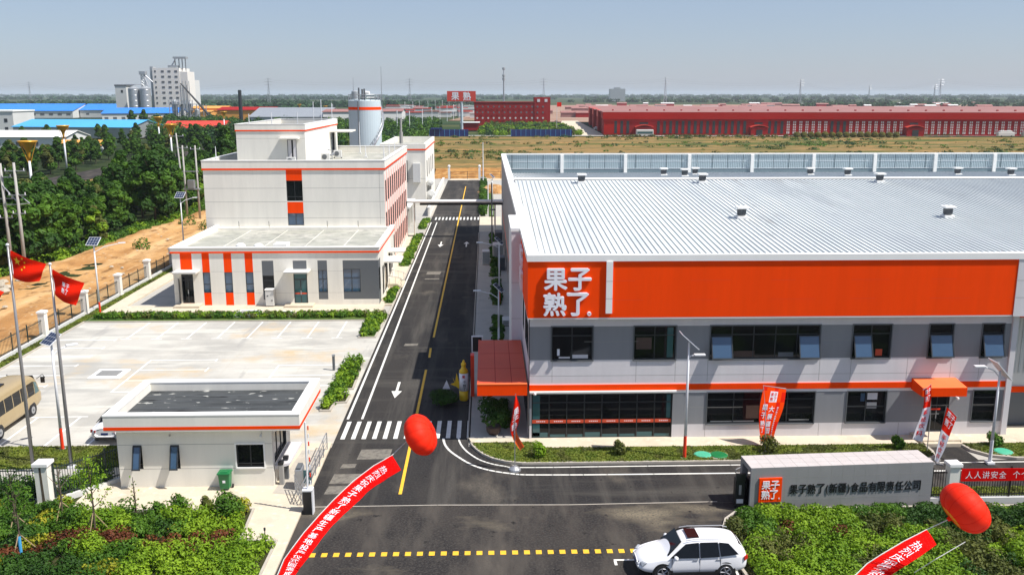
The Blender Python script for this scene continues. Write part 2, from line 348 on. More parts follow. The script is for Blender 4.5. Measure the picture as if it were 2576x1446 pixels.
def fbox(mb, O, U, N, u0, z0, c0, u1, z1, c1, k):
    """box in facade space: along U, up, out along N"""
    O, U, N = Vector(O), Vector(U), Vector(N); Z = Vector((0, 0, 1))
    P = [O+U*u+Z*z+N*c for (u, z, c) in [(u0, z0, c1), (u1, z0, c1), (u1, z1, c1), (u0, z1, c1), (u0, z0, c0), (u1, z0, c0), (u1, z1, c0), (u0, z1, c0)]]
    F = [(0, 1, 2, 3), (5, 4, 7, 6), (4, 0, 3, 7), (1, 5, 6, 2), (3, 2, 6, 7), (4, 5, 1, 0)]
    if U.cross(Z).dot(N) < 0: F = [f[::-1] for f in F]
    return mb.add(P, F, k)
def window(parent, O, U, N, r, cols=2, hb=(), depth=.14, glass='glass', sash=(), name='window', fk='frame', surround=None, label=None, fr=.05):
    u0, z0, u1, z1 = r; mb = MB(); t = fr; a = -depth+.02; b = -depth+.07
    fbox(mb, O, U, N, u0, z0, a, u0+t, z1, b, fk); fbox(mb, O, U, N, u1-t, z0, a, u1, z1, b, fk)
    fbox(mb, O, U, N, u0+t, z0, a, u1-t, z0+t, b, fk); fbox(mb, O, U, N, u0+t, z1-t, a, u1-t, z1, b, fk)
    for i in range(1, cols):
        x = u0+(u1-u0)*i/cols; fbox(mb, O, U, N, x-t/2, z0+t, a, x+t/2, z1-t, b-.003, fk)
    for h in hb:
        z = z0+(z1-z0)*h
        fbox(mb, O, U, N, u0+t, z-t/2, a, u1-t, z+t/2, b-.006, fk)
    if surround:
        k, s = surround
        fbox(mb, O, U, N, u0-s, z0-s, 0, u0, z1+s, .05, k); fbox(mb, O, U, N, u1, z0-s, 0, u1+s, z1+s, .05, k)
        fbox(mb, O, U, N, u0, z0-s, 0, u1, z0, .07, k); fbox(mb, O, U, N, u0, z1, 0, u1, z1+s, .05, k)
    o = mb.build(name, parent)
    if label: o['label'] = label
    g = MB(); O, U, N = Vector(O), Vector(U), Vector(N); Z = Vector((0, 0, 1)); c = -depth+.035
    P = lambda u, z: O+U*u+Z*z+N*c
    pts = [P(u0, z0), P(u1, z0), P(u1, z1), P(u0, z1)]
    if U.cross(Z).dot(N) < 0: pts = pts[::-1]
    g.poly(pts, glass); g.build('pane', o)
    for (s0, s1, zb, zt) in sash:            # awning sash hinged at the top, swung out at the bottom
        sm = MB(); L = zt-zb; out = L*.33; dz = L-math.sqrt(L*L-out*out)
        for (x0, x1, l0, l1, k, th) in [(s0, s1, 0, .06, 'frame', .05), (s0, s1, L-.07, L, 'frame', .05), (s0, s0+.06, .06, L-.07, 'frame', .05), (s1-.06, s1, .06, L-.07, 'frame', .05), (s0+.06, s1-.06, .06, L-.07, 'glass_blue', .02)]:
            def Q(u, l, c): return O+U*u+Z*(zt-l*(L-dz)/L)+N*(.02+l*out/L+c)
            P8 = [Q(x0, l1, th), Q(x1, l1, th), Q(x1, l0, th), Q(x0, l0, th), Q(x0, l1, 0), Q(x1, l1, 0), Q(x1, l0, 0), Q(x0, l0, 0)]
            sm.add(P8, [(0, 1, 2, 3), (5, 4, 7, 6), (4, 0, 3, 7), (1, 5, 6, 2), (3, 2, 6, 7), (4, 5, 1, 0)], k)
        sm.build('open_sash', o)
    return o
# ================================================================== THE GROUND
def sheet(name, pts, z, k, zb=None):
    mb = MB()
    if zb is None:
        A = sum(pts[i][0]*pts[(i+1) % len(pts)][1]-pts[(i+1) % len(pts)][0]*pts[i][1] for i in range(len(pts)))
        if A < 0: pts = pts[::-1]
        mb.poly([(p[0], p[1], z) for p in pts], k)
    else: mb.prism(pts, zb, z, k)
    return ground(mb, name)
def rect(x0, y0, x1, y1): return [(x0, y0), (x1, y0), (x1, y1), (x0, y1)]
def hgrid(name, x0, y0, x1, y1, nx, ny, hf, k, inside=None):
    mb = MB(); vs = []; fs = []
    for j in range(ny+1):
        for i in range(nx+1):
            x = x0+(x1-x0)*i/nx; y = y0+(y1-y0)*j/ny; vs.append((x, y, hf(x, y)))
    for j in range(ny):
        for i in range(nx):
            a = j*(nx+1)+i
            if inside and not inside(vs[a][0], vs[a][1]): continue
            fs.append((a, a+1, a+nx+2, a+nx+1))
    mb.add(vs, fs, k); return ground(mb, name, smooth=True)
from mathutils import noise as mnoise
def nz(x, y, s=.1, o=4): return mnoise.fractal(Vector((x*s, y*s, 3.3)), 1.0, 2.0, o)
sheet('ground', rect(-16000, -60, 16000, 17000), -.45, 'land')
sheet('site_ground', rect(-37.4, 10, 130, 222), -.03, 'pavegrey')
hgrid('woodland_floor', -150, 55, -46, 430, 26, 90, lambda x, y: -.15+.3*nz(x, y, .05), 'under')
def ledge(y):      # left edge of the sandy strip
    return np.interp(y, [55, 82, 95, 115, 133, 150, 165, 240], [-57, -57.5, -54.5, -51.5, -51.0, -49.8, -49.2, -46])
def dh(x, y):
    e = x-ledge(y); h = .20*nz(x, y, .12)+.17*nz(x, y, .55)*max(.15, min(1, (abs(x+43.5)-1.5)/3.))-.05*math.cos(x*2.4)*math.exp(-((x+43.5)/2.6)**2)
    return -.05+h+.55*math.exp(-((e-1.5)/2.2)**2)-max(0, -e)*.25 if x < -38.5 else -.08
hgrid('sandy_track', -64, 30, -37.3, 240, 60, 270, dh, 'dirt')
def fh(x, y):
    a = min(1, max(0, (y-221)/8.)); b = min(1, max(0, (y-260)/90.))
    return -.1+(2.0+.25*nz(x, y, .3))*a*(1-b)+(.25*nz(x, y, .06)-.1)*a+(a*(1-a))*1.5*nz(x, y, .5)
hgrid('earth_bank', -12.6, 218.5, 14, 231, 90, 30, fh, 'bank')
hgrid('dry_field', -60, 230.8, 420, 452, 190, 110, lambda x, y: fh(x, y)-(.0 if y > 232 else .03), 'field')
sheet('far_road', [(-80, 452), (420, 430), (420, 437), (-80, 459)], .12, 'pavegrey')
sheet('village_ground', [(-30, 720), (160, 640), (520, 560), (900, 900), (900, 1900), (60, 1700)], -.12, 'village')
sheet('red_plant_forecourt', [(44, 452), (59, 459), (70, 705), (58, 705), (44, 560)], .02, 'pave')
sheet('avenue', rect(-106, 50, -95, 1400), .12, 'asphalt_old')
sheet('avenue_verge', rect(-94.8, 50, -89, 600), .05, 'field')
# ---- paved areas
sheet('parking_lot', rect(-36.05, 50.4, -9.05, 80.05), .03, 'concrete')
sheet('road', rect(-9.05, 49.9, -1.12, 216.4), .0, 'asphalt')
sheet('forecourt_road', [(-9.1, 42.1), (60, 42.1), (60, 47.1), (3.6, 47.1), (1.4, 47.05), (.17, 48.0), (-.62, 49.4), (-.9, 49.9), (-9.1, 49.9)], .0, 'asphalt')
sheet('entrance_apron', [(-9.1, 24), (60, 24), (60, 42.1), (-9.1, 42.1)], -.004, 'asphalt_old')
sheet('side_driveway', rect(25.4, 47.1, 27.45, 49.3), .002, 'asphalt')
sheet('gatehouse_pavement', [(-20.6, 42.4), (-19.4, 41.9), (-11.5, 41.85), (-11.3, 38.6), (-9.62, 38.5), (-9.7, 24), (-9.1, 24), (-9.1, 50.4), (-20.2, 50.4)], .10, 'pave', -.03)
sheet('flag_terrace', rect(-36, 44.6, -20.2, 47.05), .08, 'pavegrey', -.03)
sheet('lower_left_ground', rect(-37.4, 22, -20.6, 50.4), -.02, 'soil')
sheet('office_pavement', [(-36.0, 82.4), (-9.9, 82.4), (-9.9, 86.1), (-9.1, 86.1), (-9.1, 132), (-12, 132), (-12, 86.2), (-34.6, 86.2), (-34.6, 112), (-36.5, 112)], .12, 'pave', -.03)
sheet('rear_yard', rect(-36, 112, -9.1, 166), .10, 'pavegrey', -.03)
sheet('factory_front_pavement', [(-.9, 50.0), (-.9, 50.2), (2.5, 50.2), (2.5, 49.3), (25.4, 49.3), (25.4, 50.8), (-1.1, 50.8)], .12, 'pave', -.03)
sheet('factory_front_pavement', rect(27.45, 49.3, 60, 52), .12, 'pave', -.03)
sheet('factory_side_pavement', rect(-1.12, 50.8, 2.6, 136), .13, 'pavegrey', -.03)
sheet('cross_path', rect(-1.1, 133.5, 2.3, 150), .135, 'pave', -.03)
sheet('end_apron', rect(-9.05, 216.4, 6, 220.4), .06, 'pave', -.05)
# ---- kerbs
def kerb(path, w=.16, h=.13, name='kerb', closed=False):
    mb = MB(); P = [Vector((p[0], p[1], 0)) for p in path]; n = len(P)
    L, Rr = [], []
    for i, p in enumerate(P):
        a = P[(i-1) % n] if (closed or i > 0) else None; b = P[(i+1) % n] if (closed or i < n-1) else None
        d1 = (p-a).normalized() if a is not None else (b-p).normalized(); d2 = (b-p).normalized() if b is not None else d1
        t = (d1+d2).normalized(); nn = Vector((-t.y, t.x, 0)); s = 1/max(.5, nn.dot(Vector((-d1.y, d1.x, 0))))
        L.append(p+nn*w/2*s); Rr.append(p-nn*w/2*s)
    m = n if closed else n-1
    for i in range(m):
        j = (i+1) % n; a, b, c, d = L[i], L[j], Rr[j], Rr[i]; z = Vector((0, 0, h))
        mb.poly([d+z, c+z, b+z, a+z], 'kerb'); mb.poly([a, a+z, b+z, b], 'kerb'); mb.poly([c, c+z, d+z, d], 'kerb')
        if not closed and i == 0: mb.poly([d, d+z, a+z, a], 'kerb')
        if not closed and i == m-1: mb.poly([b, b+z, c+z, c], 'kerb')
    return ground(mb, name)
def arc(cx, cy, r, a0, a1, n=10): return [(cx+r*math.cos(R(a0+(a1-a0)*i/n)), cy+r*math.sin(R(a0+(a1-a0)*i/n))) for i in range(n+1)]
corner = [(-.95, 50.2), (-.85, 49.8), (-.62, 49.2), (-.25, 48.5), (.3, 47.85), (1.0, 47.4), (1.9, 47.15), (3.4, 47.12)]
kerb(corner+[(24.6, 47.12), (25.1, 47.4), (25.35, 48.2), (25.36, 49.3)])
kerb([(60, 47.12), (29.6, 47.12), (28.4, 47.5), (27.7, 48.3), (27.5, 49.3)])
kerb([(-1.12, 50.9), (-1.12, 132.5)]); kerb([(-1.12, 150), (-1.3, 216)])
kerb([(-9.1, 82.1), (-9.1, 145.5)]); kerb([(-9.1, 151), (-9.1, 165)])
kerb([(-36.05, 50.4), (-36.05, 80.05), (-10.75, 80.05), (-10.75, 74.1), (-9.4, 74.1), (-9.2, 82.0)], .14, .13)
kerb([(-36.05, 50.36), (-20.4, 50.36)], .12, .1)
bedL = [(-10.75, 67.05), (-9.45, 67.05), (-9.3, 60.4), (-9.95, 60.3), (-9.95, 59.2), (-9.3, 59.1), (-9.35, 57.6), (-10.1, 57.5), (-10.15, 56.0), (-10.75, 56.0)]
kerb(bedL, .13, .14, closed=True)
bedR = [(12.75, 41.15), (12.0, 40.75), (11.4, 40.1), (11.05, 39.2), (10.85, 37.8), (10.8, 36.2), (11.0, 34), (11.4, 28), (48, 28), (48, 41.1)]
kerb([bedR[-1]]+bedR[:8], .14, .14)
kerb([(-20.6, 42.35), (-19.4, 41.8), (-11.5, 41.75), (-11.3, 38.55), (-9.65, 38.45), (-9.72, 24)], .12, .16)
# ---- soil under the planting
sheet('planting_bed_soil', bedL, .1, 'soil', 0)
sheet('planting_bed_soil', bedR, .06, 'soil', -.1)
sheet('planting_bed_soil', [(-37, 24), (-9.72, 24), (-9.65, 38.45), (-11.3, 38.55), (-11.5, 41.75), (-19.4, 41.8), (-20.6, 42.35), (-22, 44.5), (-37, 44.5)], .05, 'soil', -.1)
sheet('lawn_soil', rect(-36, 47.1, -19.2, 50.3), .07, 'turf', -.02)
sheet('front_lawn_soil', corner+[(24.6, 47.15), (25.1, 47.4), (25.32, 48.2), (25.33, 49.28), (2.5, 49.28), (2.5, 50.15), (-.9, 50.15)], .09, 'turf', -.02)
sheet('front_lawn_soil', [(60, 47.15), (29.6, 47.15), (28.4, 47.5), (27.7, 48.3), (27.52, 49.28), (60, 49.28)], .09, 'turf', -.02)
sheet('fence_verge', rect(22.6, 41.75, 60, 43.4), .07, 'turf', -.02)
sheet('verge', rect(-37, 50.4, -36.13, 112), .08, 'turf', -.02)
sheet('verge', rect(-35.9, 80.15, -9.2, 82.35), .09, 'turf', -.02)
sheet('verge', [(-10.7, 74.2), (-9.45, 74.2), (-9.25, 80.1), (-10.7, 80.1)], .09, 'turf', -.02)
for a, b in ((86.6, 93.6), (95.4, 97.2), (106, 131), (136, 140.5), (143, 147)): sheet('roadside_verge', rect(-10.3 if a > 100 else -9.95, a, -9.2, b), .15, 'turf', 0)
for a, b in ((52.5, 57), (62, 69), (71.5, 80.5), (85.5, 97), (99.5, 118), (122, 131), (151, 200)): sheet('roadside_verge', rect(.5, a, 1.35, b), .15, 'turf', 0)
# ---- paint on the ground
Z1 = .006
def line(mb, path, w, k, z=Z1):
    P = [Vector((p[0], p[1], z)) for p in path]
    for i in range(len(P)-1):
        t = (P[i+1]-P[i]).normalized(); n = Vector((-t.y, t.x, 0))*w/2; e = t*(w*.3 if 0 < i else 0)
        mb.poly([P[i]-n-e, P[i+1]-n, P[i+1]+n, P[i]+n-e], k)
mb = MB(); line(mb, [(-8.8, 54.6), (-8.8, 144.5)], .15, 'paint'); ground(mb, 'edge_line')
mb = MB(); line(mb, [(-7.9, 54.6), (-7.9, 144.5)], .15, 'paint'); ground(mb, 'edge_line')
mb = MB()
for a, b in ((43.5, 65.0), (68.2, 70.9), (74.2, 202)): line(mb, [(-4.5, a), (-4.55, b)], .17, 'painty')
ground(mb, 'centre_line')
mb = MB()
for i in range(13): line(mb, [(-8.62+.625*i, 51.2), (-8.62+.625*i, 54.15)], .26, 'paint')
ground(mb, 'crosswalk')
mb = MB()
for i in range(13): line(mb, [(-8.3+.58*i, 147.3), (-8.3+.58*i, 150.6)], .25, 'paint')
ground(mb, 'crosswalk')
def smooth(P, n=5):
    out = []
    for i in range(len(P)-1):
        p0, p1, p2, p3 = [Vector((*P[max(0, min(len(P)-1, q))], 0)) for q in (i-1, i, i+1, i+2)]
        for j in range(n):
            t = j/n; out.append(tuple((.5*((2*p1)+(-p0+p2)*t+(2*p0-5*p1+4*p2-p3)*t*t+(-p0+3*p1-3*p2+p3)*t**3))[:2]))
    return out+[P[-1]]
mb = MB(); line(mb, smooth([(-2.65, 51.2), (-2.45, 50.0), (-1.9, 48.7), (-.6, 46.9), (1.2, 45.95), (3.5, 45.7), (13.4, 45.65), (60, 45.65)]), .14, 'paint'); ground(mb, 'turning_line')
mb = MB(); line(mb, smooth([(-1.75, 51.2), (-1.55, 50.1), (-1.1, 48.9), (-.3, 47.7), (.9, 46.95), (2.6, 46.72), (13.4, 46.75), (60, 46.75)]), .11, 'paint'); ground(mb, 'turning_line')
def arrow(x, y0, y1, up, w=.5):
    mb = MB(); d = 1 if up else -1; tip = y1 if up else y0; tail = y0 if up else y1; nk = tip-d*(y1-y0)*.42
    P = [(x-.09, tail), (x+.09, tail), (x+.09, nk), (x-.09, nk)]
    if not up: P = P[::-1]
    mb.poly([(a, b, Z1) for a, b in P], 'paint')
    Q = [(x-w/2, nk), (x+w/2, nk), (x, tip)]
    if not up: Q = Q[::-1]
    mb.poly([(a, b, Z1+.002) for a, b in Q], 'paint'); ground(mb, 'road_arrow')
arrow(-6.25, 58.6, 62.1, False, .72); arrow(-6.25, 120.5, 125, False, .8); arrow(-2.75, 120.5, 125, True, .8)
for i, (a, b, c, d) in enumerate([(-7.35, 48.1, -5.55, 49.6), (-8.35, 44.9, -6.3, 46.15), (-8.4, 43.6, -7.4, 44.6), (-8.1, 46.9, -7.3, 47.5), (-6.8, 71.6, -5.7, 72.3), (-6.9, 101.5, -5.3, 103.2), (-6.9, 98.7, -5.3, 99.3)]):
    mb = MB(); mb.poly([(a, b, .003), (c, b+.05, .003), (c+.05, d, .003), (a+.08, d-.03, .003)], 'patch'); ground(mb, 'road_patch')
mb = MB(); line(mb, [(-8.9, 42.15), (-2.5, 42.2), (4, 42.05), (11.5, 42.2)], .07, 'kerb', .004); ground(mb, 'concrete_seam')
mb = MB()
for i in range(29):
    x = -7.95+.53*i; line(mb, [(x, 37.3+.012*i*0), (x+.26, 37.3)], .36, 'painty', .004)
ground(mb, 'painted_speed_strip')
mb = MB(); line(mb, [(5.5, 36.5), (9.6, 36.5)], .12, 'paint', .004); line(mb, [(5.55, 36.05), (5.55, 36.44)], .12, 'paint', .004); line(mb, [(10.5, 33.2), (10.62, 35.4)], .12, 'paint', .004); ground(mb, 'parking_bay_line')
dm = bpy.data.materials.new('sand_dust'); dm.use_nodes = True; t_ = dm.node_tree; b_ = t_.nodes['Principled BSDF']; b_.inputs['Base Color'].default_value = (.42, .34, .22, 1); b_.inputs['Roughness'].default_value = 1
tc_ = t_.nodes.new('ShaderNodeTexCoord'); gr = t_.nodes.new('ShaderNodeTexGradient'); gr.gradient_type = 'SPHERICAL'; mp_ = t_.nodes.new('ShaderNodeMapping'); mp_.inputs['Location'].default_value = (-1, -1, 0); mp_.inputs['Scale'].default_value = (2, 2, 2)
nn_ = t_.nodes.new('ShaderNodeTexNoise'); nn_.inputs['Scale'].default_value = 1.6; nn_.inputs['Detail'].default_value = 9; nn_.inputs['Roughness'].default_value = .7
t_.links.new(tc_.outputs['Generated'], mp_.inputs['Vector']); t_.links.new(mp_.outputs[0], gr.inputs['Vector']); t_.links.new(tc_.outputs['Object'], nn_.inputs['Vector'])
ml = t_.nodes.new('ShaderNodeMath'); ml.operation = 'MULTIPLY'; mr_ = t_.nodes.new('ShaderNodeMapRange'); mr_.inputs['From Min'].default_value = .08; mr_.inputs['From Max'].default_value = .36; mr_.inputs['To Max'].default_value = .7
t_.links.new(gr.outputs['Fac'], ml.inputs[0]); t_.links.new(nn_.outputs['Fac'], ml.inputs[1]); t_.links.new(ml.outputs[0], mr_.inputs['Value']); t_.links.new(mr_.outputs[0], b_.inputs['Alpha'])
M['sand_dust'] = dm
for i, (x0, y0, x1, y1) in enumerate(((-2.5, 40.9, 7.0, 43.0), (2, 38.4, 11, 41.0), (-9, 41.6, -1, 43.4), (-8.6, 44, -3, 51), (-1, 42.5, 13, 45.4), (-8, 69, -3, 78), (-8.5, 84, -4.8, 98), (-7, 105, -3, 118), (-8.8, 152, -3, 190))):
    ground(MB().poly([(x0, y0, .0085+.0004*i), (x1, y0, .0085+.0004*i), (x1, y1, .0085+.0004*i), (x0, y1, .0085+.0004*i)], 'sand_dust'), 'sand_dust')
# tyre scuffs sweeping into the car park
mb = MB()
for i in range(4):
    line(mb, smooth([(-9.0, 73.6-i*1.5), (-7.4, 72.0-i*1.3), (-6.0, 69.2-i*.9), (-5.3+.15*i, 65.5-i*.5)]), .035, 'scuff', .003)
ground(mb, 'tyre_marks')
# parking bays
ZP = .036; mb = MB()
for i in range(8):
    x = -30.1+2.5*i; line(mb, [(x, 74.3), (x, 79.8)], .11, 'paintw', ZP); line(mb, [(x-.45, 74.2), (x+.45, 74.2)], .11, 'paintw', ZP+.002)
for i in range(6):
    y = 74.05-2.45*i; line(mb, [(-35.8, y), (-30.9, y)], .11, 'paintw', ZP); line(mb, [(-30.9, y-.3), (-30.9, y+.3)], .11, 'paintw', ZP+.002)
line(mb, [(-25.8, 60.3), (-25.8, 67.95)], .12, 'paintw', ZP)
for y in (67.95, 65.4, 62.85, 60.35): line(mb, [(-25.8, y), (-20.8, y)], .11, 'paintw', ZP+.002)
line(mb, [(-20.8, 64.9), (-20.8, 65.9)], .11, 'paintw', ZP); line(mb, [(-20.8, 67.6), (-20.8, 68.2)], .11, 'paintw', ZP)
line(mb, [(-15.7, 58), (-15.7, 66.4)], .11, 'paintw', ZP)
for y in (66.35, 63.85, 61.35, 58.85): line(mb, [(-15.7, y), (-11.2, y)], .11, 'paintw', ZP+.002)
for x in (-28.4, -25.75, -23.3, -20.8): line(mb, [(x, 50.6), (x, 55.5)], .12, 'paintw', ZP)
line(mb, [(-29.2, 55.45), (-25.3, 55.45)], .11, 'paintw', ZP+.002)
ground(mb, 'parking_bay_lines')
mb = MB()
for x in (-30.5, -25, -19.5, -14): line(mb, [(x, 50.5), (x, 79.9)], .025, 'kerb', .034)
for y in (57, 63.4, 70): line(mb, [(-36, y), (-9.1, y)], .025, 'kerb', .0345)
ground(mb, 'slab_joints')
# ================================================================== FACTORY HALL (right)
X3, Y3, Z3 = Vector((1, 0, 0)), Vector((0, 1, 0)), Vector((0, 0, 1))
fac = thing('factory_building', 'long two storey factory hall with ribbed metal roof, orange fascia and grey window bands', 'factory', (16, 50.7, 0))
W0 = 2.45; WX = 28.4
O, U, N = (W0, 50.7, 0), X3, -Y3
up = [(3.72, 6.1, 2, (.72,), ()), (8.5, 10.93, 2, (.72,), ()), (12.95, 19.35, 5, (.72,), (0, 4)), (21.3, 23.55, 2, (.72,), (0,)), (25.8, 27.2, 1, (.72,), (0,)), (28.93, 30.2, 1, (.72,), (0,))]
lo = [(12.93, 19.32, 4, (.76,)), (21.26, 23.6, 2, (.5,)), (28.8, 30.25, 1, (.76,))]
holes = [(a-W0, 4.9, b-W0, 6.9) for a, b, *_ in up]+[(a-W0, .92, b-W0, 2.86) for a, b, *_ in lo]
holes += [(2.58-W0, .1, 10.88-W0, 2.84), (26.05-W0, .3, 27.4-W0, 2.75)]
cf = [(.12, 'black'), (.92, 'lilac'), (2.87, 'grey'), (3.07, 'white'), (3.4, 'orange'), (3.52, 'white'), (4.92, 'lilac'), (6.92, 'grey'), (8, 'lilac')]
mb = MB(); facade(mb, O, U, N, WX, 0, 7.56, holes, cf, .16)
Zb = .003
for z in (3.95, 6.0, 1.95):      # panel joints
    for i in range(9):
        a = i*WX/9
        if z == 1.95 and (a < 8.5 or 10.3 < a < 17 or 18.6 < a < 21.2): continue
        if z == 6.0 and any(h[0]-.1 < a+1.5 < h[2]+.1 for h in holes[:6]): continue
        fbox(mb, O, U, N, a, z, 0, a+WX/9-.02, z+.018, Zb, 'joint')
for x in (1.3, 6.2, 8.5, 10.4, 13.7, 17, 18.85, 22.2, 24.8, 26.5):
    fbox(mb, O, U, N, x, 3.55, 0, x+.02, 4.9, Zb, 'joint')
for x in (10.4, 17.2, 18.6, 22.0): fbox(mb, O, U, N, x, .12, 0, x+.02, .9, Zb, 'joint')
fbox(mb, O, U, N, 8.5, 3.07, 0, WX, 3.42, .06, 'orange'); fbox(mb, O, U, N, 0, 3.07, 0, 8.5, 3.42, .065, 'orange')
fbox(mb, O, U, N, 0, 2.98, 0, 8.6, 3.065, .22, 'white')
mb.poly([(30.85, 50.7, 0), (30.85, 53, 0), (30.85, 53, 11), (30.85, 50.7, 7.56)], 'lilac')
mb.box(30.62, 50.55, 0, 30.95, 52.4, 7.55, 'lilac')
mb.build('front_wall', fac)
for a, b, c, hb, sa in up:
    wc = (b-a)/c; window(fac, O, U, N, (a-W0, 4.9, b-W0, 6.9), c, hb, .16, sash=[(a-W0+wc*s+.02, a-W0+wc*(s+1 if c > 1 else 1)-.02, 4.95, 6.3) for s in sa], surround=('dgrey', .06))
for a, b, c, hb in lo: window(fac, O, U, N, (a-W0, .92, b-W0, 2.86), c, hb, .16, surround=('dgrey', .05))
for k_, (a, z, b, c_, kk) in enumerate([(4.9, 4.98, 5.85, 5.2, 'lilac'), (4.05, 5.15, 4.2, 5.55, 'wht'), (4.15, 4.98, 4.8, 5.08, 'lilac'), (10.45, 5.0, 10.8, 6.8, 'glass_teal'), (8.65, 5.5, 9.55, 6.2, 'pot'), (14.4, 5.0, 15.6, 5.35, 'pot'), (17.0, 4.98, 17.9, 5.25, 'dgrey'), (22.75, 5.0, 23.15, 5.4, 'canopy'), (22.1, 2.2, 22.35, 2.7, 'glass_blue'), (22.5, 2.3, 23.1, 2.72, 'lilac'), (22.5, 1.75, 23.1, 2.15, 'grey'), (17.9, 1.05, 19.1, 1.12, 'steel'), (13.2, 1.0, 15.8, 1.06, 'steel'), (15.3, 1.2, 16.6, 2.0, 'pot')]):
    mb = MB(); fbox(mb, O, U, N, a-W0, z, -.124, b-W0, c_, -.118, kk); mb.build('pane_reflection' if c_-z > .5 else 'furniture_and_reflection', fac)  # brown and orange rectangles paint reflections in the glass; lilac ones are furniture
cw = window(fac, O, U, N, (2.58-W0, .1, 10.88-W0, 2.84), 8, (.8, .38), .16, name='shopfront_window', label='tall curtain wall window with red safety stripe')
mb = MB()
for i in range(8):
    u0 = .13+8.3*i/8+.04; fbox(mb, O, U, N, u0, 1.03, -.1, u0+8.3/8-.08, 1.24, -.085, 'canopy')
    for q in range(5): fbox(mb, O, U, N, u0+.25+.11*q, 1.11, -.085, u0+.32+.11*q, 1.17, -.08, 'wht')
mb.build('safety_stripe', cw)
mb = MB(); fbox(mb, O, U, N, .2, .2, -.122, .62, 2.75, -.115, 'glass_teal'); mb.build('tint_and_reflection', cw); mb = MB(); fbox(mb, O, U, N, 8.1, 1.3, -.122, 8.35, 2.75, -.115, 'glass_teal')
for i in range(8): fbox(mb, O, U, N, .2+i*1.03, .16, -.122, 1.1+i*1.03, .32+.12*(i % 3 == 0), -.115, 'glass_teal')  # low teal strips paint the reflection along the foot of the glass
mb.build('tint_and_reflection', cw)
# side door
door = MB(); fbox(door, O, U, N, 26.05-W0, .3, -.15, 27.4-W0, 2.75, -.12, 'frame'); fbox(door, O, U, N, 26.15-W0, .4, -.12, 26.7-W0, 2.65, -.11, 'glass'); fbox(door, O, U, N, 26.76-W0, .4, -.12, 27.3-W0, 2.65, -.11, 'glass')
dd = door.build('entrance_door', fac); h = MB(); fbox(h, O, U, N, 26.68-W0, 1.1, -.1, 26.72-W0, 1.6, -.05, 'steel'); h.build('handle', dd)
mb = MB(); fbox(mb, O, U, N, 26.3-W0, 1.62, -.108, 26.95-W0, 1.72, -.1, 'redpole'); fbox(mb, O, U, N, 26.3-W0, 1.36, -.108, 26.9-W0, 1.4, -.1, 'steel'); mb.build('door_notice', dd)
mb = MB(); mb.box(25.2, 49.3, .12, 27.6, 50.68, .3, 'pave'); mb.box(25.35, 49.0, 0, 27.5, 49.3, .2, 'pave'); mb.build('door_step', fac)
mb = MB()      # orange hood over the side door: top falls gently to the front
a = [(25.05, 50.7, 3.62), (27.85, 50.7, 3.62), (27.5, 49.25, 3.52), (25.4, 49.25, 3.52)]; b = [(25.05, 50.7, 3.1), (27.85, 50.7, 3.1), (27.5, 49.25, 2.98), (25.4, 49.25, 2.98)]
a = [(25.0, 50.69, 3.66), (27.6, 50.69, 3.66), (27.6, 49.25, 3.5), (25.0, 49.25, 3.5)]; b = [(x, y, 2.98) for x, y, z in a]
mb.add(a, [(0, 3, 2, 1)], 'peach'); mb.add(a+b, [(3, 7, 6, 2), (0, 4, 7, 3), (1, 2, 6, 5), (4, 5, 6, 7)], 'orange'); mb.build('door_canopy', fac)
# fascia, coping
mb = MB(); mb.box(2.3, 50.1, 7.58, 30.25, 50.7, 10.84, 'orange'); mb.box(2.3, 50.11, 7.5, 30.2, 50.7, 7.58, 'white')
for z in (8.6, 9.7):
    for i in range(6): mb.box(6.9+4.6*i, 50.097, z, 8.2+4.6*i+random.random()*2, 50.101, z+.015, 'redpole')
mb.box(2.3, 50.7, 7.5, 2.42, 60.4, 10.84, 'orange'); mb.box(2.42, 50.7, 7.5, 30.25, 50.72, 10.84, 'orange')
mb.build('fascia', fac)
mb = MB(); mb.box(6.72, 49.97, 7.85, 7.08, 50.1, 10.84, 'white')
for z in (8.7, 9.7): mb.box(6.72, 49.965, z, 7.08, 49.97, z+.02, 'joint')
mb.build('fascia_rib', fac)
mb = MB(); mb.box(2.25, 50.02, 10.84, 80, 50.4, 11.2, 'white'); mb.box(2.25, 50.4, 10.84, 2.95, 137.6, 11.2, 'white'); mb.box(30.25, 50.06, 7.5, 80, 50.4, 10.84, 'lilac')
mb.box(2.95, 50.4, 10.5, 80, 50.7, 11.1, 'white')
for z in (8.6, 9.6): mb.box(30.27, 50.055, z, 80, 50.06, z+.02, 'joint')
mb.build('parapet', fac)
# letters
f = planar((0, 50.1, 0), X3, Z3, -Y3); mb = MB()
for ch, x, z in (('果', 3.86, 9.83), ('子', 5.22, 9.83), ('熟', 3.83, 8.4), ('了', 5.12, 8.4)): put(mb, ch, f, x, z, 1.25, 1.28, 'wht', .09, .03, bold=.03)
put(mb, '。', f, 5.78, 8.02, .62, .62, 'wht', .09, .03, bold=.04)
mb.build('raised_letters', fac, label='white raised company lettering on the orange fascia')
f = planar((2.3, 0, 0), -Y3, Z3, -X3); mb = MB()
for ch, y, z in (('果', 58.2, 9.83), ('子', 56.6, 9.83), ('熟', 58.2, 8.4), ('了', 56.6, 8.4)): put(mb, ch, f, -y, z, 1.25, 1.28, 'wht', .06, .03)
mb.build('side_letters', fac)
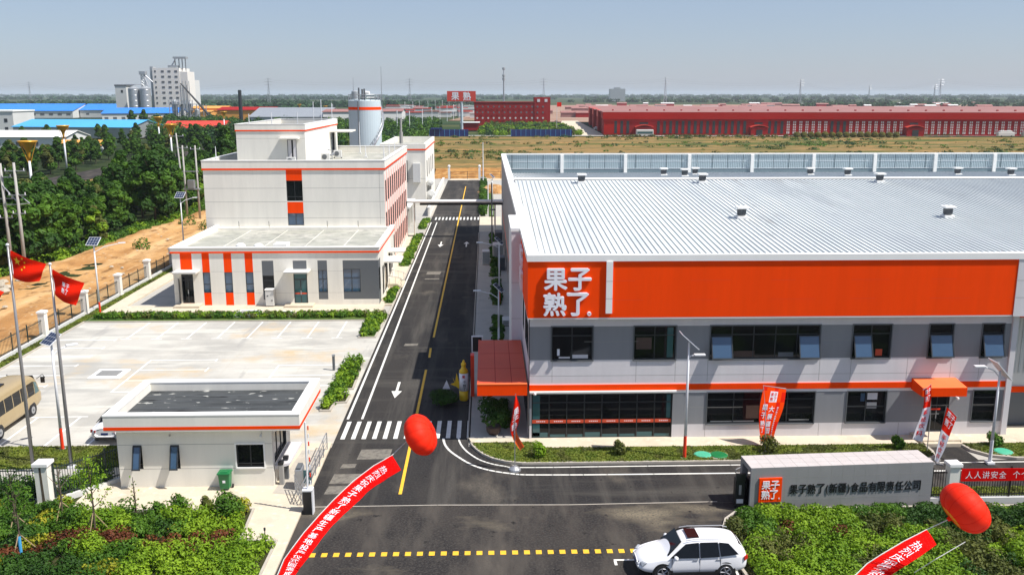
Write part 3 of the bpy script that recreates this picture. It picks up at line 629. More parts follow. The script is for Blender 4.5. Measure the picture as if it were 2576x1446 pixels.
# west flank: front bay, projecting pier, long wall
O2, U2, N2 = (2.4, 60.4, 0), -Y3, -X3
mb = MB(); h2 = [(1.2, 4.9, 3.2, 6.9), (4.6, 4.9, 9.2, 6.9), (2.0, .2, 8.6, 2.9)]
facade(mb, O2, U2, N2, 9.7, 0, 7.5, h2, [(8, 'lilac')], .15); mb.build('flank_wall', fac)
window(fac, O2, U2, N2, (1.2, 4.9, 3.2, 6.9), 2, (.7,), .15); window(fac, O2, U2, N2, (4.6, 4.9, 9.2, 6.9), 4, (.7,), .15); window(fac, O2, U2, N2, (2.0, .2, 8.6, 2.9), 5, (.8,), .15, name='lobby_window')
mb = MB(); mb.box(1.67, 60.4, 0, 2.9, 67.2, 11.15, 'lilac'); mb.box(1.62, 60.35, 11.0, 2.9, 67.25, 11.22, 'white')
for z in (2.5, 5, 7.5): mb.box(1.665, 60.396, z, 2.9, 60.4, z+.02, 'joint')
mb.build('pier', fac)
mb = MB(); O3 = (2.3, 137.6, 0)
h3 = [(70.4-12.5-6*i, 1.0, 70.4-10.5-6*i, 2.8) for i in range(7)]
facade(mb, O3, U2, N2, 70.4, 0, 11.2, h3, [(.12, 'black'), (3.0, 'grey'), (3.4, 'redpole'), (11.3, 'grey')], .12); mb.build('long_wall', fac)
for h in h3: window(fac, O3, U2, N2, h, 2, (), .12)
# entrance canopy
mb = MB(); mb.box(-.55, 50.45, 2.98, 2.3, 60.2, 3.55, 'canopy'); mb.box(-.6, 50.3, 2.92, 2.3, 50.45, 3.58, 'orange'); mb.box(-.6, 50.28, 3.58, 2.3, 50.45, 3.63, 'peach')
mb.box(-.6, 50.45, 3.53, -.5, 60.2, 3.58, 'canopy')
for y in (53.6, 56.9): mb.box(-.5, y, 3.55, 2.3, y+.03, 3.554, 'brickred')
for x in (.45, 1.4): mb.box(x, 50.45, 3.55, x+.03, 60.2, 3.553, 'brickred')
c = mb.build('entrance_canopy', fac)
mb = MB(); [mb.box(-.45, y, .13, -.3, y+.15, 2.98, 'dgrey') for y in (59.6,)]; mb.build('column', c)
# roof: front slope, ridge, rear slope with ribs
XA, XB = 2.95, 84.; YR = 94.; zf = lambda y: 11.4-.07*abs(y-YR)
mb = MB(); mb.add([(XA, 50.7, zf(50.7)), (XB, 50.7, zf(50.7)), (XB, YR, 11.4), (XA, YR, 11.4)], [(0, 1, 2, 3)], 'metalroof')
mb.add([(XA, YR, 11.4), (XB, YR, 11.4), (XB, 137.6, zf(137.6)), (XA, 137.6, zf(137.6))], [(0, 1, 2, 3)], 'metalroof')
x = XA+.3
while x < XB:
    for ya, yb in ((50.8, YR-.3), (YR+.3, 137.5)):
        za, zb = zf(ya), zf(yb)
        mb.add([(x-.045, ya, za), (x-.02, ya, za+.075), (x+.02, ya, za+.075), (x+.045, ya, za), (x-.045, yb, zb), (x-.02, yb, zb+.075), (x+.02, yb, zb+.075), (x+.045, yb, zb)],
               [(0, 1, 5, 4), (1, 2, 6, 5), (2, 3, 7, 6), (0, 3, 2, 1)], 'ribmat')
    x += .415
mb.build('roof', fac)
mb = MB(); mb.add([(XA, YR-.45, 11.47), (XB, YR-.45, 11.47), (XB, YR, 11.56), (XA, YR, 11.56), (XB, YR+.45, 11.47), (XA, YR+.45, 11.47)], [(0, 1, 2, 3), (3, 2, 4, 5)], 'white')
mb.box(XA, YR-.452, 11.36, XB, YR-.448, 11.47, 'joint')
mb.build('ridge_cap', fac)
# tall ribbed screen wall behind the roof
mb = MB(); mb.box(XA, 137.6, 8.1, XB, 137.75, 11.25, 'screen'); mb.box(XA, 137.55, 8.1, XB, 137.6, 8.95, 'screend')
x = XA
while x < XB: mb.box(x, 137.57, 8.95, x+.035, 137.6, 11.1, 'screend'); x += .27
x = XA+.9
while x < XB: mb.box(x, 137.56, 8.2, x+.07, 137.6, 11.1, 'screenl'); x += 2.33
mb.box(XA, 137.56, 10.05, XB, 137.6, 10.1, 'pole'); mb.box(XA, 137.5, 9.0, XB, 137.6, 9.05, 'pole')
mb.build('screen_wall', fac)
mb = MB(); mb.box(2.3, 137.45, 11.1, XB, 137.85, 11.28, 'white'); mb.build('screen_coping', fac)
for i in range(8):
    xx = VY([1414, 1574, 1735, 1893, 2048, 2202, 2354, 2503][i], 400, 137.4).x
    mb = MB(); mb.box(xx-.24, 137.3, 8.2, xx+.24, 137.55, 11.1, 'white'); mb.build('screen_pillar', fac)
# recessed ribbed bay beyond the corner + garage
mb = MB(); mb.box(30.95, 52.3, 2.4, 80, 52.4, 10.9, 'offwhite'); x = 31.1
while x < 40: mb.box(x, 52.24, 3.4, x+.07, 52.3, 7.0, 'metalroof'); mb.box(x+.07, 52.27, 3.4, x+.1, 52.3, 7.0, 'joint'); x += .3
mb.box(30.96, 52.2, 2.2, 80, 52.3, 2.55, 'orange'); mb.box(30.96, 52.2, 6.9, 80, 52.3, 7.15, 'orange'); mb.box(30.95, 51.0, 7.4, 80, 52.3, 7.56, 'lilac'); mb.box(31.1, 52.25, .1, 80, 52.3, 2.2, 'dgrey')
mb.build('ribbed_wall', fac)
# roof ventilators
def vent(x, y):
    z = zf(y); mb = MB(); mb.box(x-.42, y-.42, z-.05, x+.42, y+.42, z+.22, 'white'); o = mb.build('roof_vent', fac, bevel=.03)
    m2 = MB(); m2.lathe([(.3, z+.22), (.36, z+.35), (.38, z+.75), (.3, z+.8)], (x, y, 0), 14, 'dgrey')
    for k in range(3): m2.lathe([(.36, z+.36+.13*k), (.41, z+.38+.13*k), (.36, z+.4+.13*k)], (x, y, 0), 14, 'frame')
    m2.build('louvre', o)
    m3 = MB(); m3.box(x-.47, y-.47, z+.8, x+.47, y+.47, z+.97, 'white'); m3.build('cap', o, bevel=.04)
for px, Y in ((1463, 91.5), (1767, 91.5), (2213, 91.5), (1870, 74), (2393, 74), (1669, 113), (1722, 105), (1748, 118), (2037, 113), (2131, 107), (2407, 112), (2541, 105)):
    vent(VY(px, 450, Y).x, Y)
# small fittings on the front
mb = MB(); mb.lathe([(.0, 0), (.07, .02), (.09, .1), (.05, .17), (0, .18)], (2.75, 50.35, 2.9), 10, 'white'); mb.box(2.72, 50.4, 2.98, 2.78, 50.7, 3.03, 'white'); mb.build('security_camera', fac)
mb = MB(); mb.lathe([(.0, 0), (.07, .02), (.09, .1), (.05, .17), (0, .18)], (27.75, 50.45, 2.35), 10, 'white'); mb.box(27.72, 50.5, 2.45, 27.78, 50.7, 2.5, 'white'); mb.build('security_camera', fac)
# ================================================================== OFFICE BUILDING (left)
off = thing('office_building', 'cream three storey office block with thin orange roof stripe and low annex in front', 'office building', (-21, 95, 0))
XO0, XO1, YA = -29.95, -10.4, 86.2
O, U, N = (XO0, YA, 0), X3, -Y3; W = XO1-XO0
strips = [(-27.15, -26.45), (-25.1, -24.35), (-23.1, -22.35)]
hA = [(-29.2-XO0, .35, -28.1-XO0, 3.3)]+[(a-XO0, 1.35, b-XO0, 3.35) for a, b in strips]
hA += [(-21.5-XO0, 1.35, -20.4-XO0, 3.0), (-18.55-XO0, .2, -17.25-XO0, 3.3), (-16.2-XO0, 1.35, -15.3-XO0, 3.5), (-13.8-XO0, 1.35, -12.15-XO0, 3.6)]
def cfA(): 
    o = []
    for a, b in strips: o += [(5.2, 'orange', a-XO0, b-XO0)]
    o += [(5.2, 'orange', -29.2-XO0, -28.1-XO0)]
    o += [(.65, 'cream', -21.5-XO0, -10.4-XO0), (4.45, 'dgrey', -21.5-XO0, -20.4-XO0), (4.45, 'dgrey', -18.55-XO0, -17.25-XO0), (4.45, 'dgrey', -16.2-XO0, -15.3-XO0), (4.45, 'dgrey', -13.8-XO0, W)]
    return o+[(6, 'cream')]
mb = MB(); facade(mb, O, U, N, W, 0, 5.2, hA, cfA(), .12, cuts=[a-XO0 for s in strips for a in s]+[-29.2-XO0, -28.1-XO0, -21.5-XO0, -20.4-XO0, -18.55-XO0, -17.25-XO0, -16.2-XO0, -15.3-XO0, -13.8-XO0])
# split colour cells need z cuts at .65/4.45 so add dummy joints
for z in (1.3, 3.4): 
    for a, b in ((.0, .7), (3.55, 4.8), (5.65, 6.8), (7.65, 8.4), (9.6, 11.35), (12.75, 13.7), (14.7, 16.1)): fbox(mb, O, U, N, a, z, 0, b, z+.015, .003, 'joint')
mb.build('annex_wall', off)
for h in hA[1:4]: window(off, O, U, N, h, 1, (.42,), .12, glass='glass_blue')
window(off, O, U, N, hA[4], 1, (.7,), .12, glass='glass'); window(off, O, U, N, hA[6], 2, (.6,), .12, glass='glass_blue'); window(off, O, U, N, hA[7], 2, (.62,), .12, glass='glass_blue')
def gdoor(u0, u1, z0, z1, k='glass_teal', stripe=False):
    m = MB(); fbox(m, O, U, N, u0, z0, -.11, u1, z1, -.08, 'frame'); mid = (u0+u1)/2
    for a, b, c, d in ((u0+.08, z0+.1, mid-.05, z1-.75), (mid+.05, z0+.1, u1-.08, z1-.75), (u0+.08, z1-.65, u1-.08, z1-.08)): fbox(m, O, U, N, a, b, -.08, c, d, -.07, k)
    if stripe: fbox(m, O, U, N, u0+.1, z0+.95, -.07, u1-.1, z0+1.1, -.065, 'canopy')
    d = m.build('door', off); h = MB(); fbox(h, O, U, N, mid-.04, z0+.9, -.07, mid+.04, z0+1.3, -.03, 'steel'); h.build('handle', d)
gdoor(-18.55-XO0, -17.25-XO0, .2, 3.3, stripe=True); gdoor(-29.2-XO0, -28.1-XO0, .35, 3.3, 'glass')
m = MB(); m.obox((-29.35, 85.85, 1.6), (.05, .75, 2.3), R(25), 'frame'); m.build('open_door_leaf', off)
for a, b, z in ((-29.6, -27.4, 3.42), (-19.2, -16.9, 3.42)):
    m = MB(); m.box(a, 84.9, z, b, 86.2, z+.14, 'cream'); m.box(a-.03, 84.87, z+.14, b+.03, 86.2, z+.19, 'white'); m.build('door_hood', off, bevel=.02)
m = MB(); m.box(-29.7, 84.9, .12, -27.3, 86.2, .34, 'pave'); m.build('door_step', off); m = MB(); m.box(-19.3, 84.9, .12, -16.6, 86.2, .3, 'pave'); m.build('door_step', off)
# annex flank and roof
O, U, N = (XO1, 86.2, 0), Y3, X3
hF = [(.25, 1.35, 1.5, 3.6), (3.2, .35, 4.5, 3.2), (5.2, .35, 7.4, 3.3), (9.5, 1.35, 10.6, 3.6), (12, 1.35, 13.1, 3.6)]
mb = MB(); facade(mb, O, U, N, 14.8, 0, 5.2, hF, [(4.45, 'dgrey', 0, 1.6), (6, 'cream')], .12, cuts=(1.6,)); mb.build('annex_flank_wall', off)
window(off, O, U, N, hF[0], 2, (.6,), .12)
for h in hF[1:3]:
    m = MB(); fbox(m, O, U, N, h[0], h[1], -.11, h[2], h[3], -.07, 'frame'); fbox(m, O, U, N, h[0]+.1, h[1]+.1, -.07, h[2]-.1, h[3]-.7, -.06, 'glass'); m.build('door', off)
for h in hF[3:]: window(off, O, U, N, h, 1, (.5,), .12)
m = MB(); m.box(-10.4, 91.0, 3.3, -8.7, 94.0, 3.48, 'cream'); m.build('flank_canopy', off); m = MB(); m.box(-10.4, 95.2, 3.6, -8.75, 97.6, 3.76, 'cream'); m.build('flank_canopy', off)
mb = MB(); x0, x1, y0, y1 = XO0, XO1, 86.2, 101
mb.box(x0-.12, y0-.12, 5.2, x1+.12, y0+.22, 5.7, 'cream'); mb.box(x0-.12, y0+.22, 5.2, x0+.3, y1, 5.7, 'cream'); mb.box(x1-.3, y0+.22, 5.2, x1+.12, y1, 5.7, 'cream')
mb.box(x0-.18, y0-.18, 5.7, x1+.18, y0+.26, 5.77, 'white'); mb.box(x0-.18, y0+.26, 5.7, x0+.34, y1, 5.77, 'white'); mb.box(x1-.34, y0+.26, 5.7, x1+.18, y1, 5.77, 'white')
mb.box(x0-.125, y0-.125, 5.2, x1+.125, y0-.12, 5.38, 'orange'); mb.box(x1+.12, y0-.125, 5.2, x1+.125, y1, 5.38, 'orange')
mb.build('annex_parapet', off)
mb = MB(); mb.poly([(x0, y0, 5.28), (x1, y0, 5.28), (x1, y1, 5.28), (x0, y1, 5.28)], 'roofgrey')
for x in (-26, -22, -18, -14.2): mb.box(x, y0+.3, 5.28, x+.05, y1, 5.3, 'cream')
mb.box(x0+.3, 100.4, 5.28, x1-.3, 101, 5.6, 'cream')
mb.poly([(x0, y0, 0), (x0, y1, 0), (x0, y1, 5.3), (x0, y0, 5.3)][::-1], 'cream')
for sx, sy, rr in ((-24.2, 89.2, .5), (-22.4, 89.0, .5)): mb.lathe([(rr, 5.285), (rr*.9, 5.5), (rr*.5, 5.66), (0, 5.7)], (sx, sy, 0), 12, 'white')
mb.box(-20.9, 88.6, 5.28, -19.6, 90.2, 5.62, 'white')
mb.build('annex_roof', off)
# main block
XM0, XM1, YM0, YM1, HM = -31.0, -11.25, 101., 129.8, 12.9
O, U, N = (XM0, YM0, 0), X3, -Y3; W = XM1-XM0
hm = [(9.0, 8.45, 10.75, 10.7), (9.0, 5.75, 10.75, 7.1)]
mb = MB(); facade(mb, O, U, N, W, 5.2, 11.85, hm, [(10.7+.001, 'orange', 9.0, 10.75) if 0 else (7.1, 'cream'), (8.35, 'orange', 9.0, 10.75), (10.7, 'cream'), (11.85, 'orange', 9.0, 10.75), (12.9, 'cream')], .14, cuts=(9.0, 10.75))
for z in (9.85, 8.35, 6.55):
    fbox(mb, O, U, N, 0, z, 0, 8.98, z+.03, .003, 'joint'); fbox(mb, O, U, N, 10.77, z, 0, W, z+.03, .003, 'joint')
fbox(mb, O, U, N, W-.55, 5.8, 0, W-.52, 11.8, .003, 'joint')
mb.build('front_wall', off)
window(off, O, U, N, hm[0], 2, (.2,), .14); window(off, O, U, N, hm[1], 2, (), .14, glass='glass_blue')
O, U, N = (XM1, YM0, 0), Y3, X3; W = YM1-YM0
hs = []; fins = []
for i in range(11):
    y = 1.1+2.5*i
    for z0, z1 in ((.9, 3.3), (4.6, 7.0), (8.2, 10.6)): hs.append((y-.2, z0, y+1.0, z1))
    fins.append((y+1.15, y+1.45))
mb = MB(); facade(mb, O, U, N, W, 0, 11.85, hs, [(12.9, 'cream')], .09)
for a, b in fins: fbox(mb, O, U, N, a+.08, .3, 0, b-.06, 11.85, .012, 'orange')
for i in range(11): fbox(mb, O, U, N, 1.1+2.5*i-.6, .3, 0, 1.1+2.5*i-.5, 11.3, .012, 'orange')
mb.build('flank_wall', off)
for h in hs: window(off, O, U, N, h, 1, (.5,), .09)
mb = MB(); x0, x1, y0, y1 = XM0, XM1, YM0, YM1
for (a, b, c, d) in ((x0-.1, y0-.1, x1+.1, y0+.25), (x0-.1, y0+.25, x0+.25, y1-.25), (x1-.25, y0+.25, x1+.1, y1-.25), (x0-.1, y1-.25, x1+.1, y1+.1)):
    mb.box(a, b, 11.85, c, d, 12.85, 'cream'); mb.box(a-.04, b-.04, 12.85, c+.04, d+.04, 12.92, 'white')
mb.box(x0-.11, y0-.11, 11.85, x1+.11, y0-.1, 12.05, 'orange'); mb.box(x1+.1, y0-.11, 11.85, x1+.11, y1, 12.05, 'orange')
mb.build('parapet', off)
mb = MB(); mb.poly([(x0, y0, 12.0), (x1, y0, 12.0), (x1, y1, 12.0), (x0, y1, 12.0)], 'roofgrey')
mb.poly([(x0, y0, 0), (x0, y1, 0), (x0, y1, 12), (x0, y0, 12)][::-1], 'cream'); mb.poly([(x0, y1, 0), (x1, y1, 0), (x1, y1, 12), (x0, y1, 12)][::-1], 'cream')
mb.build('flat_roof', off)
# penthouse
px0, px1, py0, py1, pz = -28.5, -20.7, 106, 129., 16.6
O, U, N = (px0, py0, 0), X3, -Y3
mb = MB(); hp = [(5.75, 12.6, 6.8, 14.9)]; facade(mb, O, U, N, px1-px0, 12, 15.9, hp, [(17, 'cream')], .15)
fbox(mb, O, U, N, 0, 15.02, 0, px1-px0, 15.04, .003, 'joint')
O4, U4, N4 = (px1, py0, 0), Y3, X3; hq = [(17.5, 12.3, 20.5, 15.0)]; facade(mb, O4, U4, N4, py1-py0, 12, 15.9, hq, [(17, 'cream')], .3)
mb.poly([(px0, py0, 12), (px0, py1, 12), (px0, py1, 16), (px0, py0, 16)][::-1], 'cream')
mb.build('penthouse_wall', off)
m = MB(); fbox(m, O, U, N, 5.75, 12.6, -.14, 6.8, 14.9, -.1, 'black'); fbox(m, O, U, N, 5.8, 12.6, -.1, 6.2, 14.85, -.07, 'lilac'); fbox(m, O, U, N, 6.4, 12.6, -.1, 6.75, 14.85, -.05, 'lilac'); m.build('penthouse_door', off)
m = MB(); m.box(-23.5, 104.9, 15.0, -21.3, 106, 15.18, 'cream'); m.build('door_hood', off)
m = MB(); fbox(m, O4, U4, N4, 17.5, 12.3, -.3, 20.5, 15.0, -.26, 'grey'); fbox(m, O4, U4, N4, 18.2, 12.4, -.26, 19.6, 14.2, -.2, 'glass_teal'); m.build('penthouse_door', off)
m = MB(); m.box(-20.7, 122.6, 15.05, -17.9, 127.4, 15.25, 'cream'); m.build('door_hood', off)
mb = MB()
for (a, b, c, d) in ((px0-.08, py0-.08, px1+.08, py0+.2), (px0-.08, py0+.2, px0+.2, py1-.2), (px1-.2, py0+.2, px1+.08, py1-.2), (px0-.08, py1-.2, px1+.08, py1+.08)):
    mb.box(a, b, 15.9, c, d, 16.62, 'cream'); mb.box(a-.03, b-.03, 16.62, c+.03, d+.03, 16.68, 'white')
mb.box(px0-.085, py0-.085, 15.85, px1+.085, py0-.08, 16.0, 'orange'); mb.box(px1+.08, py0-.085, 15.85, px1+.085, py1, 16.0, 'orange')
mb.poly([(px0, py0, 16.0), (px1, py0, 16.0), (px1, py1, 16.0), (px0, py1, 16.0)], 'membrane'); mb.build('penthouse_roof', off)
for i, (x, y, h) in enumerate([(-28.2, 111, 1.3), (-27.6, 120, 1.3), (-25.5, 126, 1.2), (-23.5, 127, 2.6), (-21.9, 124, 2.9), (-21.0, 127, 2.4)]):
    m = MB(); m.tube([(x, y, 16.0), (x, y, 16.4+h)], .05, 6, 'pole'); m.build('lightning_rod', off)
for x, y, h in ((-17.2, 126, 3.6), (-12.4, 125, 1.8), (-12.2, 110, 1.4), (-12.3, 117, 1.4), (-30.2, 103.5, 1.6), (-15.4, 118, .9)):
    m = MB(); m.tube([(x, y, 12), (x, y, 12.7), (x, y, 12.7+h)], [.09, .07, .03], 6, 'pole'); m.box(x-.2, y-.2, 12, x+.2, y+.2, 12.2, 'offwhite'); m.build('lightning_rod', off)
for x, y in ((-19.4, 111.5), (-18.9, 117.6), (-22.1, 104.6)):
    m = MB(); m.box(x-.5, y-.25, 12.15, x+.5, y+.25, 13.0, 'offwhite'); m.box(x-.5, y-.2, 12.0, x-.4, y+.2, 12.15, 'frame'); m.box(x+.4, y-.2, 12.0, x+.5, y+.2, 12.15, 'frame')
    o = m.build('air_conditioner', off, bevel=.02); m = MB(); m.lathe([(.3, 0), (.3, .03), (.1, .04)], (x-.1, y-.25, 12.6), 14, 'dgrey', Matrix.Rotation(R(90), 3, 'X')); m.build('fan', o)
m = MB(); m.tube([(-19.3, 118, 12.6), (-19.3, 114, 12.6), (-19.6, 112, 12.5)], .12, 8, 'steel'); m.tube([(-19.0, 113.8, 12.1), (-19.0, 113.8, 13.2), (-19.5, 113.8, 13.3)], .07, 8, 'steel'); m.build('roof_pipe', off)
for x in (-27.3, -24.0, -17.6, -14.2): m = MB(); m.tube([(x, 100.5, 5.5), (x-.02, 100.5, 6.3)], .03, 5, 'frame'); m.build('antenna', off)
# outdoor cabinet in front of the annex
t = thing('electrical_cabinet', 'tall white equipment cabinet against the annex wall left of the glass door', 'cabinet', (-20.75, 85.7, 0))
m = MB(); m.box(-21.15, 85.4, .2, -20.35, 86.05, 1.75, 'offwhite'); m.box(-21.1, 85.45, .12, -20.4, 86.0, .2, 'frame'); m.build('body', t, bevel=.03)
m = MB(); m.box(-21.19, 85.36, 1.75, -20.31, 86.09, 1.8, 'white'); m.build('lid', t)
for z in (.7, 1.15): m = MB(); m.box(-21.0+.4*(z < 1), 85.38, z, -20.85+.4*(z < 1), 85.4, z+.08, 'frame'); m.build('latch', t)
# entrance steps with rails on the flank
t = thing('entrance_steps', 'pale flank entrance steps with thin metal railings facing the road', 'steps', (-9.6, 95, 0))
m = MB()
for i in range(4): m.box(-10.35, 93.8, .12+.1*i, -8.85-.22*i*0-.28*i*.6, 97.2, .22+.1*i, 'pave')
m.build('tread_block', t)
for y in (93.85, 97.1):
    m = MB(); m.tube([(-10.3, y, 1.4), (-9.2, y, 1.2), (-8.75, y, .9)], .03, 6, 'steel')
    for x in (-10.2, -9.6, -9.0): m.tube([(x, y, .12), (x, y, 1.2)], .02, 6, 'steel')
    m.build('railing', t)
# ================================================================== REAR BLOCK, TANK, PIPE BRIDGE
t = thing('rear_workshop', 'white two storey block behind the office with orange roof stripe', 'building', (-15, 180, 0))
m = MB(); m.box(-19, 166, 0, -11, 195, 10.2, 'cream'); m.box(-19, 165.99, 5.0, -11, 166, 5.05, 'joint'); m.build('wall', t)
m = MB()
for (a, b, c, d) in ((-19.1, 165.9, -10.9, 166.3), (-19.1, 166.3, -18.7, 194.7), (-11.3, 166.3, -10.9, 194.7), (-19.1, 194.7, -10.9, 195.1)): m.box(a, b, 10.2, c, d, 11.25, 'cream')
m.box(-19.11, 165.89, 10.1, -10.89, 165.9, 10.35, 'orange'); m.box(-10.9, 165.89, 10.1, -10.89, 195, 10.35, 'orange'); m.build('parapet', t)
m = MB(); m.poly([(-19, 166, 10.21), (-11, 166, 10.21), (-11, 195, 10.21), (-19, 195, 10.21)], 'roofgrey'); m.box(-18, 172, 10.2, -12, 173, 10.7, 'offwhite'); m.build('flat_roof', t)
for x0 in (-17.4, -15.4):
    m = MB(); m.box(x0, 165.0, 4.6, x0+.9, 165.98, 8.6, 'offwhite'); m.box(x0+.9, 165.3, 4.4, x0+1.2, 165.9, 8.3, 'frame'); m.build('duct', t)
m = MB(); m.box(-13.2, 165.2, 4.4, -11.9, 165.98, 7.8, 'offwhite'); m.build('duct', t)
for y in (170, 176, 182, 188): m = MB(); m.box(-11, y, 5, -10.95, y+1.2, 8, 'frame'); m.build('window', t)
for z, r in ((1.8, .9), (4.1, .6)): m = MB(); m.lathe([(0, -1), (r, -.8), (r, .8), (0, 1)], (-10.3, 168.5, z), 12, 'offwhite', Matrix.Rotation(R(90), 3, 'X')); m.build('dust_drum', t)
m = MB(); m.box(-10.9, 169, 0, -10.2, 170, 3.6, 'glit'); m.build('flue', t)
t = thing('garden_wall', 'low white boundary wall sloping away beside the left edge of the road', 'wall', (-9.6, 180, 0))
m = MB(); m.box(-9.75, 151, 0, -9.45, 206, 1.5, 'cream'); m.box(-9.8, 150.95, 1.5, -9.4, 206.05, 1.62, 'white'); m.build('panel', t)
t = thing('loading_bay', 'low white service shed with open dark bays behind the office', 'building', (-13, 136, 0))
m = MB(); m.box(-16, 133, 0, -11.6, 133.25, 3.6, 'cream'); m.box(-16, 138, 0, -11.6, 138.3, 3.6, 'cream'); m.box(-16, 143, 0, -11.6, 143.3, 3.6, 'cream'); m.box(-16.2, 132.8, 3.6, -11.2, 143.5, 3.9, 'white'); m.box(-16, 133, 0, -15.8, 143, 3.6, 'black'); m.build('wall', t)
for y, z in ((134.5, .3), (139.5, .3)):
    m = MB(); m.box(-13.6, y, z, -11.9, y+2.2, z+1.8, 'black'); m.box(-13.5, y+.1, z+1.8, -12.1, y+2, z+2.6, 'dgrey'); m.build('machine', t, bevel=.1)
t = thing('storage_tank', 'tall pale blue cylindrical tank with an orange band behind the office', 'tank', (-26.0, 200, 0))
m = MB(); m.lathe([(3.45, 0), (3.45, 18.6), (3.3, 18.75), (0, 18.9)], (-26, 200, 0), 40, 'tank'); m.build('shell', t, smooth=False)
m = MB(); m.lathe([(3.46, 16.7), (3.48, 16.7), (3.48, 17.3), (3.46, 17.3)], (-26, 200, 0), 40, 'orange'); m.build('band', t)
m = MB(); 
for z in (19.3, 19.9): m.tube([(-26+3.4*math.cos(R(a)), 200+3.4*math.sin(R(a)), z) for a in range(0, 361, 15)], .05, 5, 'steel')
for a in range(0, 360, 20): m.tube([(-26+3.4*math.cos(R(a)), 200+3.4*math.sin(R(a)), 18.7), (-26+3.4*math.cos(R(a)), 200+3.4*math.sin(R(a)), 19.9)], .05, 5, 'steel')
m.build('railing', t)
m = MB(); m.lathe([(.75, 18.8), (.75, 20.5), (.5, 20.7), (0, 20.75)], (-27.9, 199.5, 0), 12, 'silo'); m.build('vent_drum', t)
m = MB(); m.tube([(-26.8, 197.5, 14), (-26.8, 197.5, 21.3)], .18, 8, 'dgrey'); m.tube([(-26.1, 197.8, 18.8), (-26.1, 197.8, 21.0)], .22, 8, 'dgrey'); m.tube([(-25.7, 198, 18.8), (-25.7, 198, 21.1)], .16, 8, 'dgrey'); m.tube([(-25.4, 197.8, 20.3), (-24.6, 197.6, 20.2)], .35, 10, 'white'); m.build('pipework', t)
m = MB()
P = [(-26+3.8*math.cos(R(a)), 200+3.8*math.sin(R(a)), 5+13.5*(a+110)/160) for a in range(-110, 51, 8)]
m.tube(P, .28, 5, 'steel'); m.tube([(p[0], p[1], p[2]+1.0) for p in P], .05, 4, 'steel')
for p in P: m.tube([p, (p[0], p[1], p[2]+1.0)], .04, 4, 'steel')
m.build('spiral_stair', t)
m = MB(); m.tube([(-26.9, 196.4, 2), (-26.9, 196.3, 18.5)], .12, 6, 'dgrey'); m.build('riser_pipe', t)
t = thing('vent_stack', 'thin rusty vent stack on the roof edge near the tank', 'chimney', (-15.6, 178, 0))
m = MB(); m.tube([(-15.6, 170, 10.5), (-15.6, 170, 13.2), (-15.6, 170, 13.2), (-15.6, 170, 15.6)], [.35, .33, .2, .2], 8, 'glit'); m.build('stack', t)
t = thing('pipe_bridge', 'white pipe bridge crossing above the road between office and factory', 'pipe bridge', (-4.5, 129, 0))
m = MB(); m.box(-11.2, 128.4, 5.05, 2.3, 129.3, 5.35, 'white'); m.tube([(-11.2, 128.3, 5.2), (2.3, 128.3, 5.2)], .2, 10, 'white'); m.build('pipe', t)
m = MB(); m.box(-9.4, 128.5, 4.65, 2.3, 129.2, 5.05, 'black'); m.build('painted_underside_shade', t)  # black box drawn for the shadow side under the pipe
for x in (-10.2, 1.2): m = MB(); m.tube([(x, 128.8, .1), (x, 128.8, 5.05)], .12, 8, 'cream'); m.build('post', t)
# ================================================================== GATEHOUSE
gh = thing('gatehouse', 'small cream gatehouse with flat roof, orange stripe and dark roof membrane', 'gatehouse', (-15, 46.5, 0))
GX0, GX1, GY0, GY1 = -18.98, -11.1, 44.5, 48.6
O, U, N = (GX0, GY0, 0), X3, -Y3
hg = [(-18.2-GX0, 1.12, -17.75-GX0, 2.4), (-16.3-GX0, 1.12, -15.85-GX0, 2.4), (-12.95-GX0, 1.15, -11.55-GX0, 2.4)]
mb = MB(); facade(mb, O, U, N, GX1-GX0, 0, 3.3, hg, [(4, 'cream')], .13)
for z in (1.1, 2.42): fbox(mb, O, U, N, 0, z, 0, GX1-GX0, z+.02, .003, 'joint')
O5, U5, N5 = (GX1, GY0, 0), Y3, X3; hh = [(.35, 1.2, 3.2, 2.75)]
facade(mb, O5, U5, N5, GY1-GY0, 0, 3.3, hh, [(4, 'cream')], .13)
mb.poly([(GX0, GY0, 0), (GX0, GY1, 0), (GX0, GY1, 3.3), (GX0, GY0, 3.3)][::-1], 'cream'); mb.poly([(GX0, GY1, 0), (GX1, GY1, 0), (GX1, GY1, 3.3), (GX0, GY1, 3.3)][::-1], 'cream')
mb.build('wall', gh)
for h in hg[:2]: window(gh, O, U, N, h, 1, (), .13, glass='glass', sash=[(h[0]+.01, h[2]-.01, h[1]+.02, h[3]-.02)])
window(gh, O, U, N, hg[2], 2, (.15,), .13, surround=('white', .07)); window(gh, O5, U5, N5, hh[0], 3, (), .13)
m = MB(); m.add([(-11.09, 44.75, .9), (-10.35, 44.95, 1.05), (-10.3, 47.9, 1.05), (-11.09, 48.1, .9), (-11.09, 44.75, 1.1), (-10.35, 44.95, 1.17), (-10.3, 47.9, 1.17), (-11.09, 48.1, 1.1)], [(0, 1, 5, 4), (1, 2, 6, 5), (2, 3, 7, 6), (4, 5, 6, 7), (3, 2, 1, 0)], 'lilac'); m.build('counter', gh)
mb = MB(); x0, x1, y0, y1 = -19.4, -9.55, 44.05, 49.95
for (a, b, c, d) in ((x0, y0, x1, y0+.45), (x0, y0+.45, x0+.45, y1-.45), (x1-.45, y0+.45, x1, y1-.45), (x0, y1-.45, x1, y1)):
    mb.box(a, b, 3.3, c, d, 4.12, 'cream'); mb.box(a-.02, b-.02, 4.12, c+.02, d+.02, 4.18, 'white')
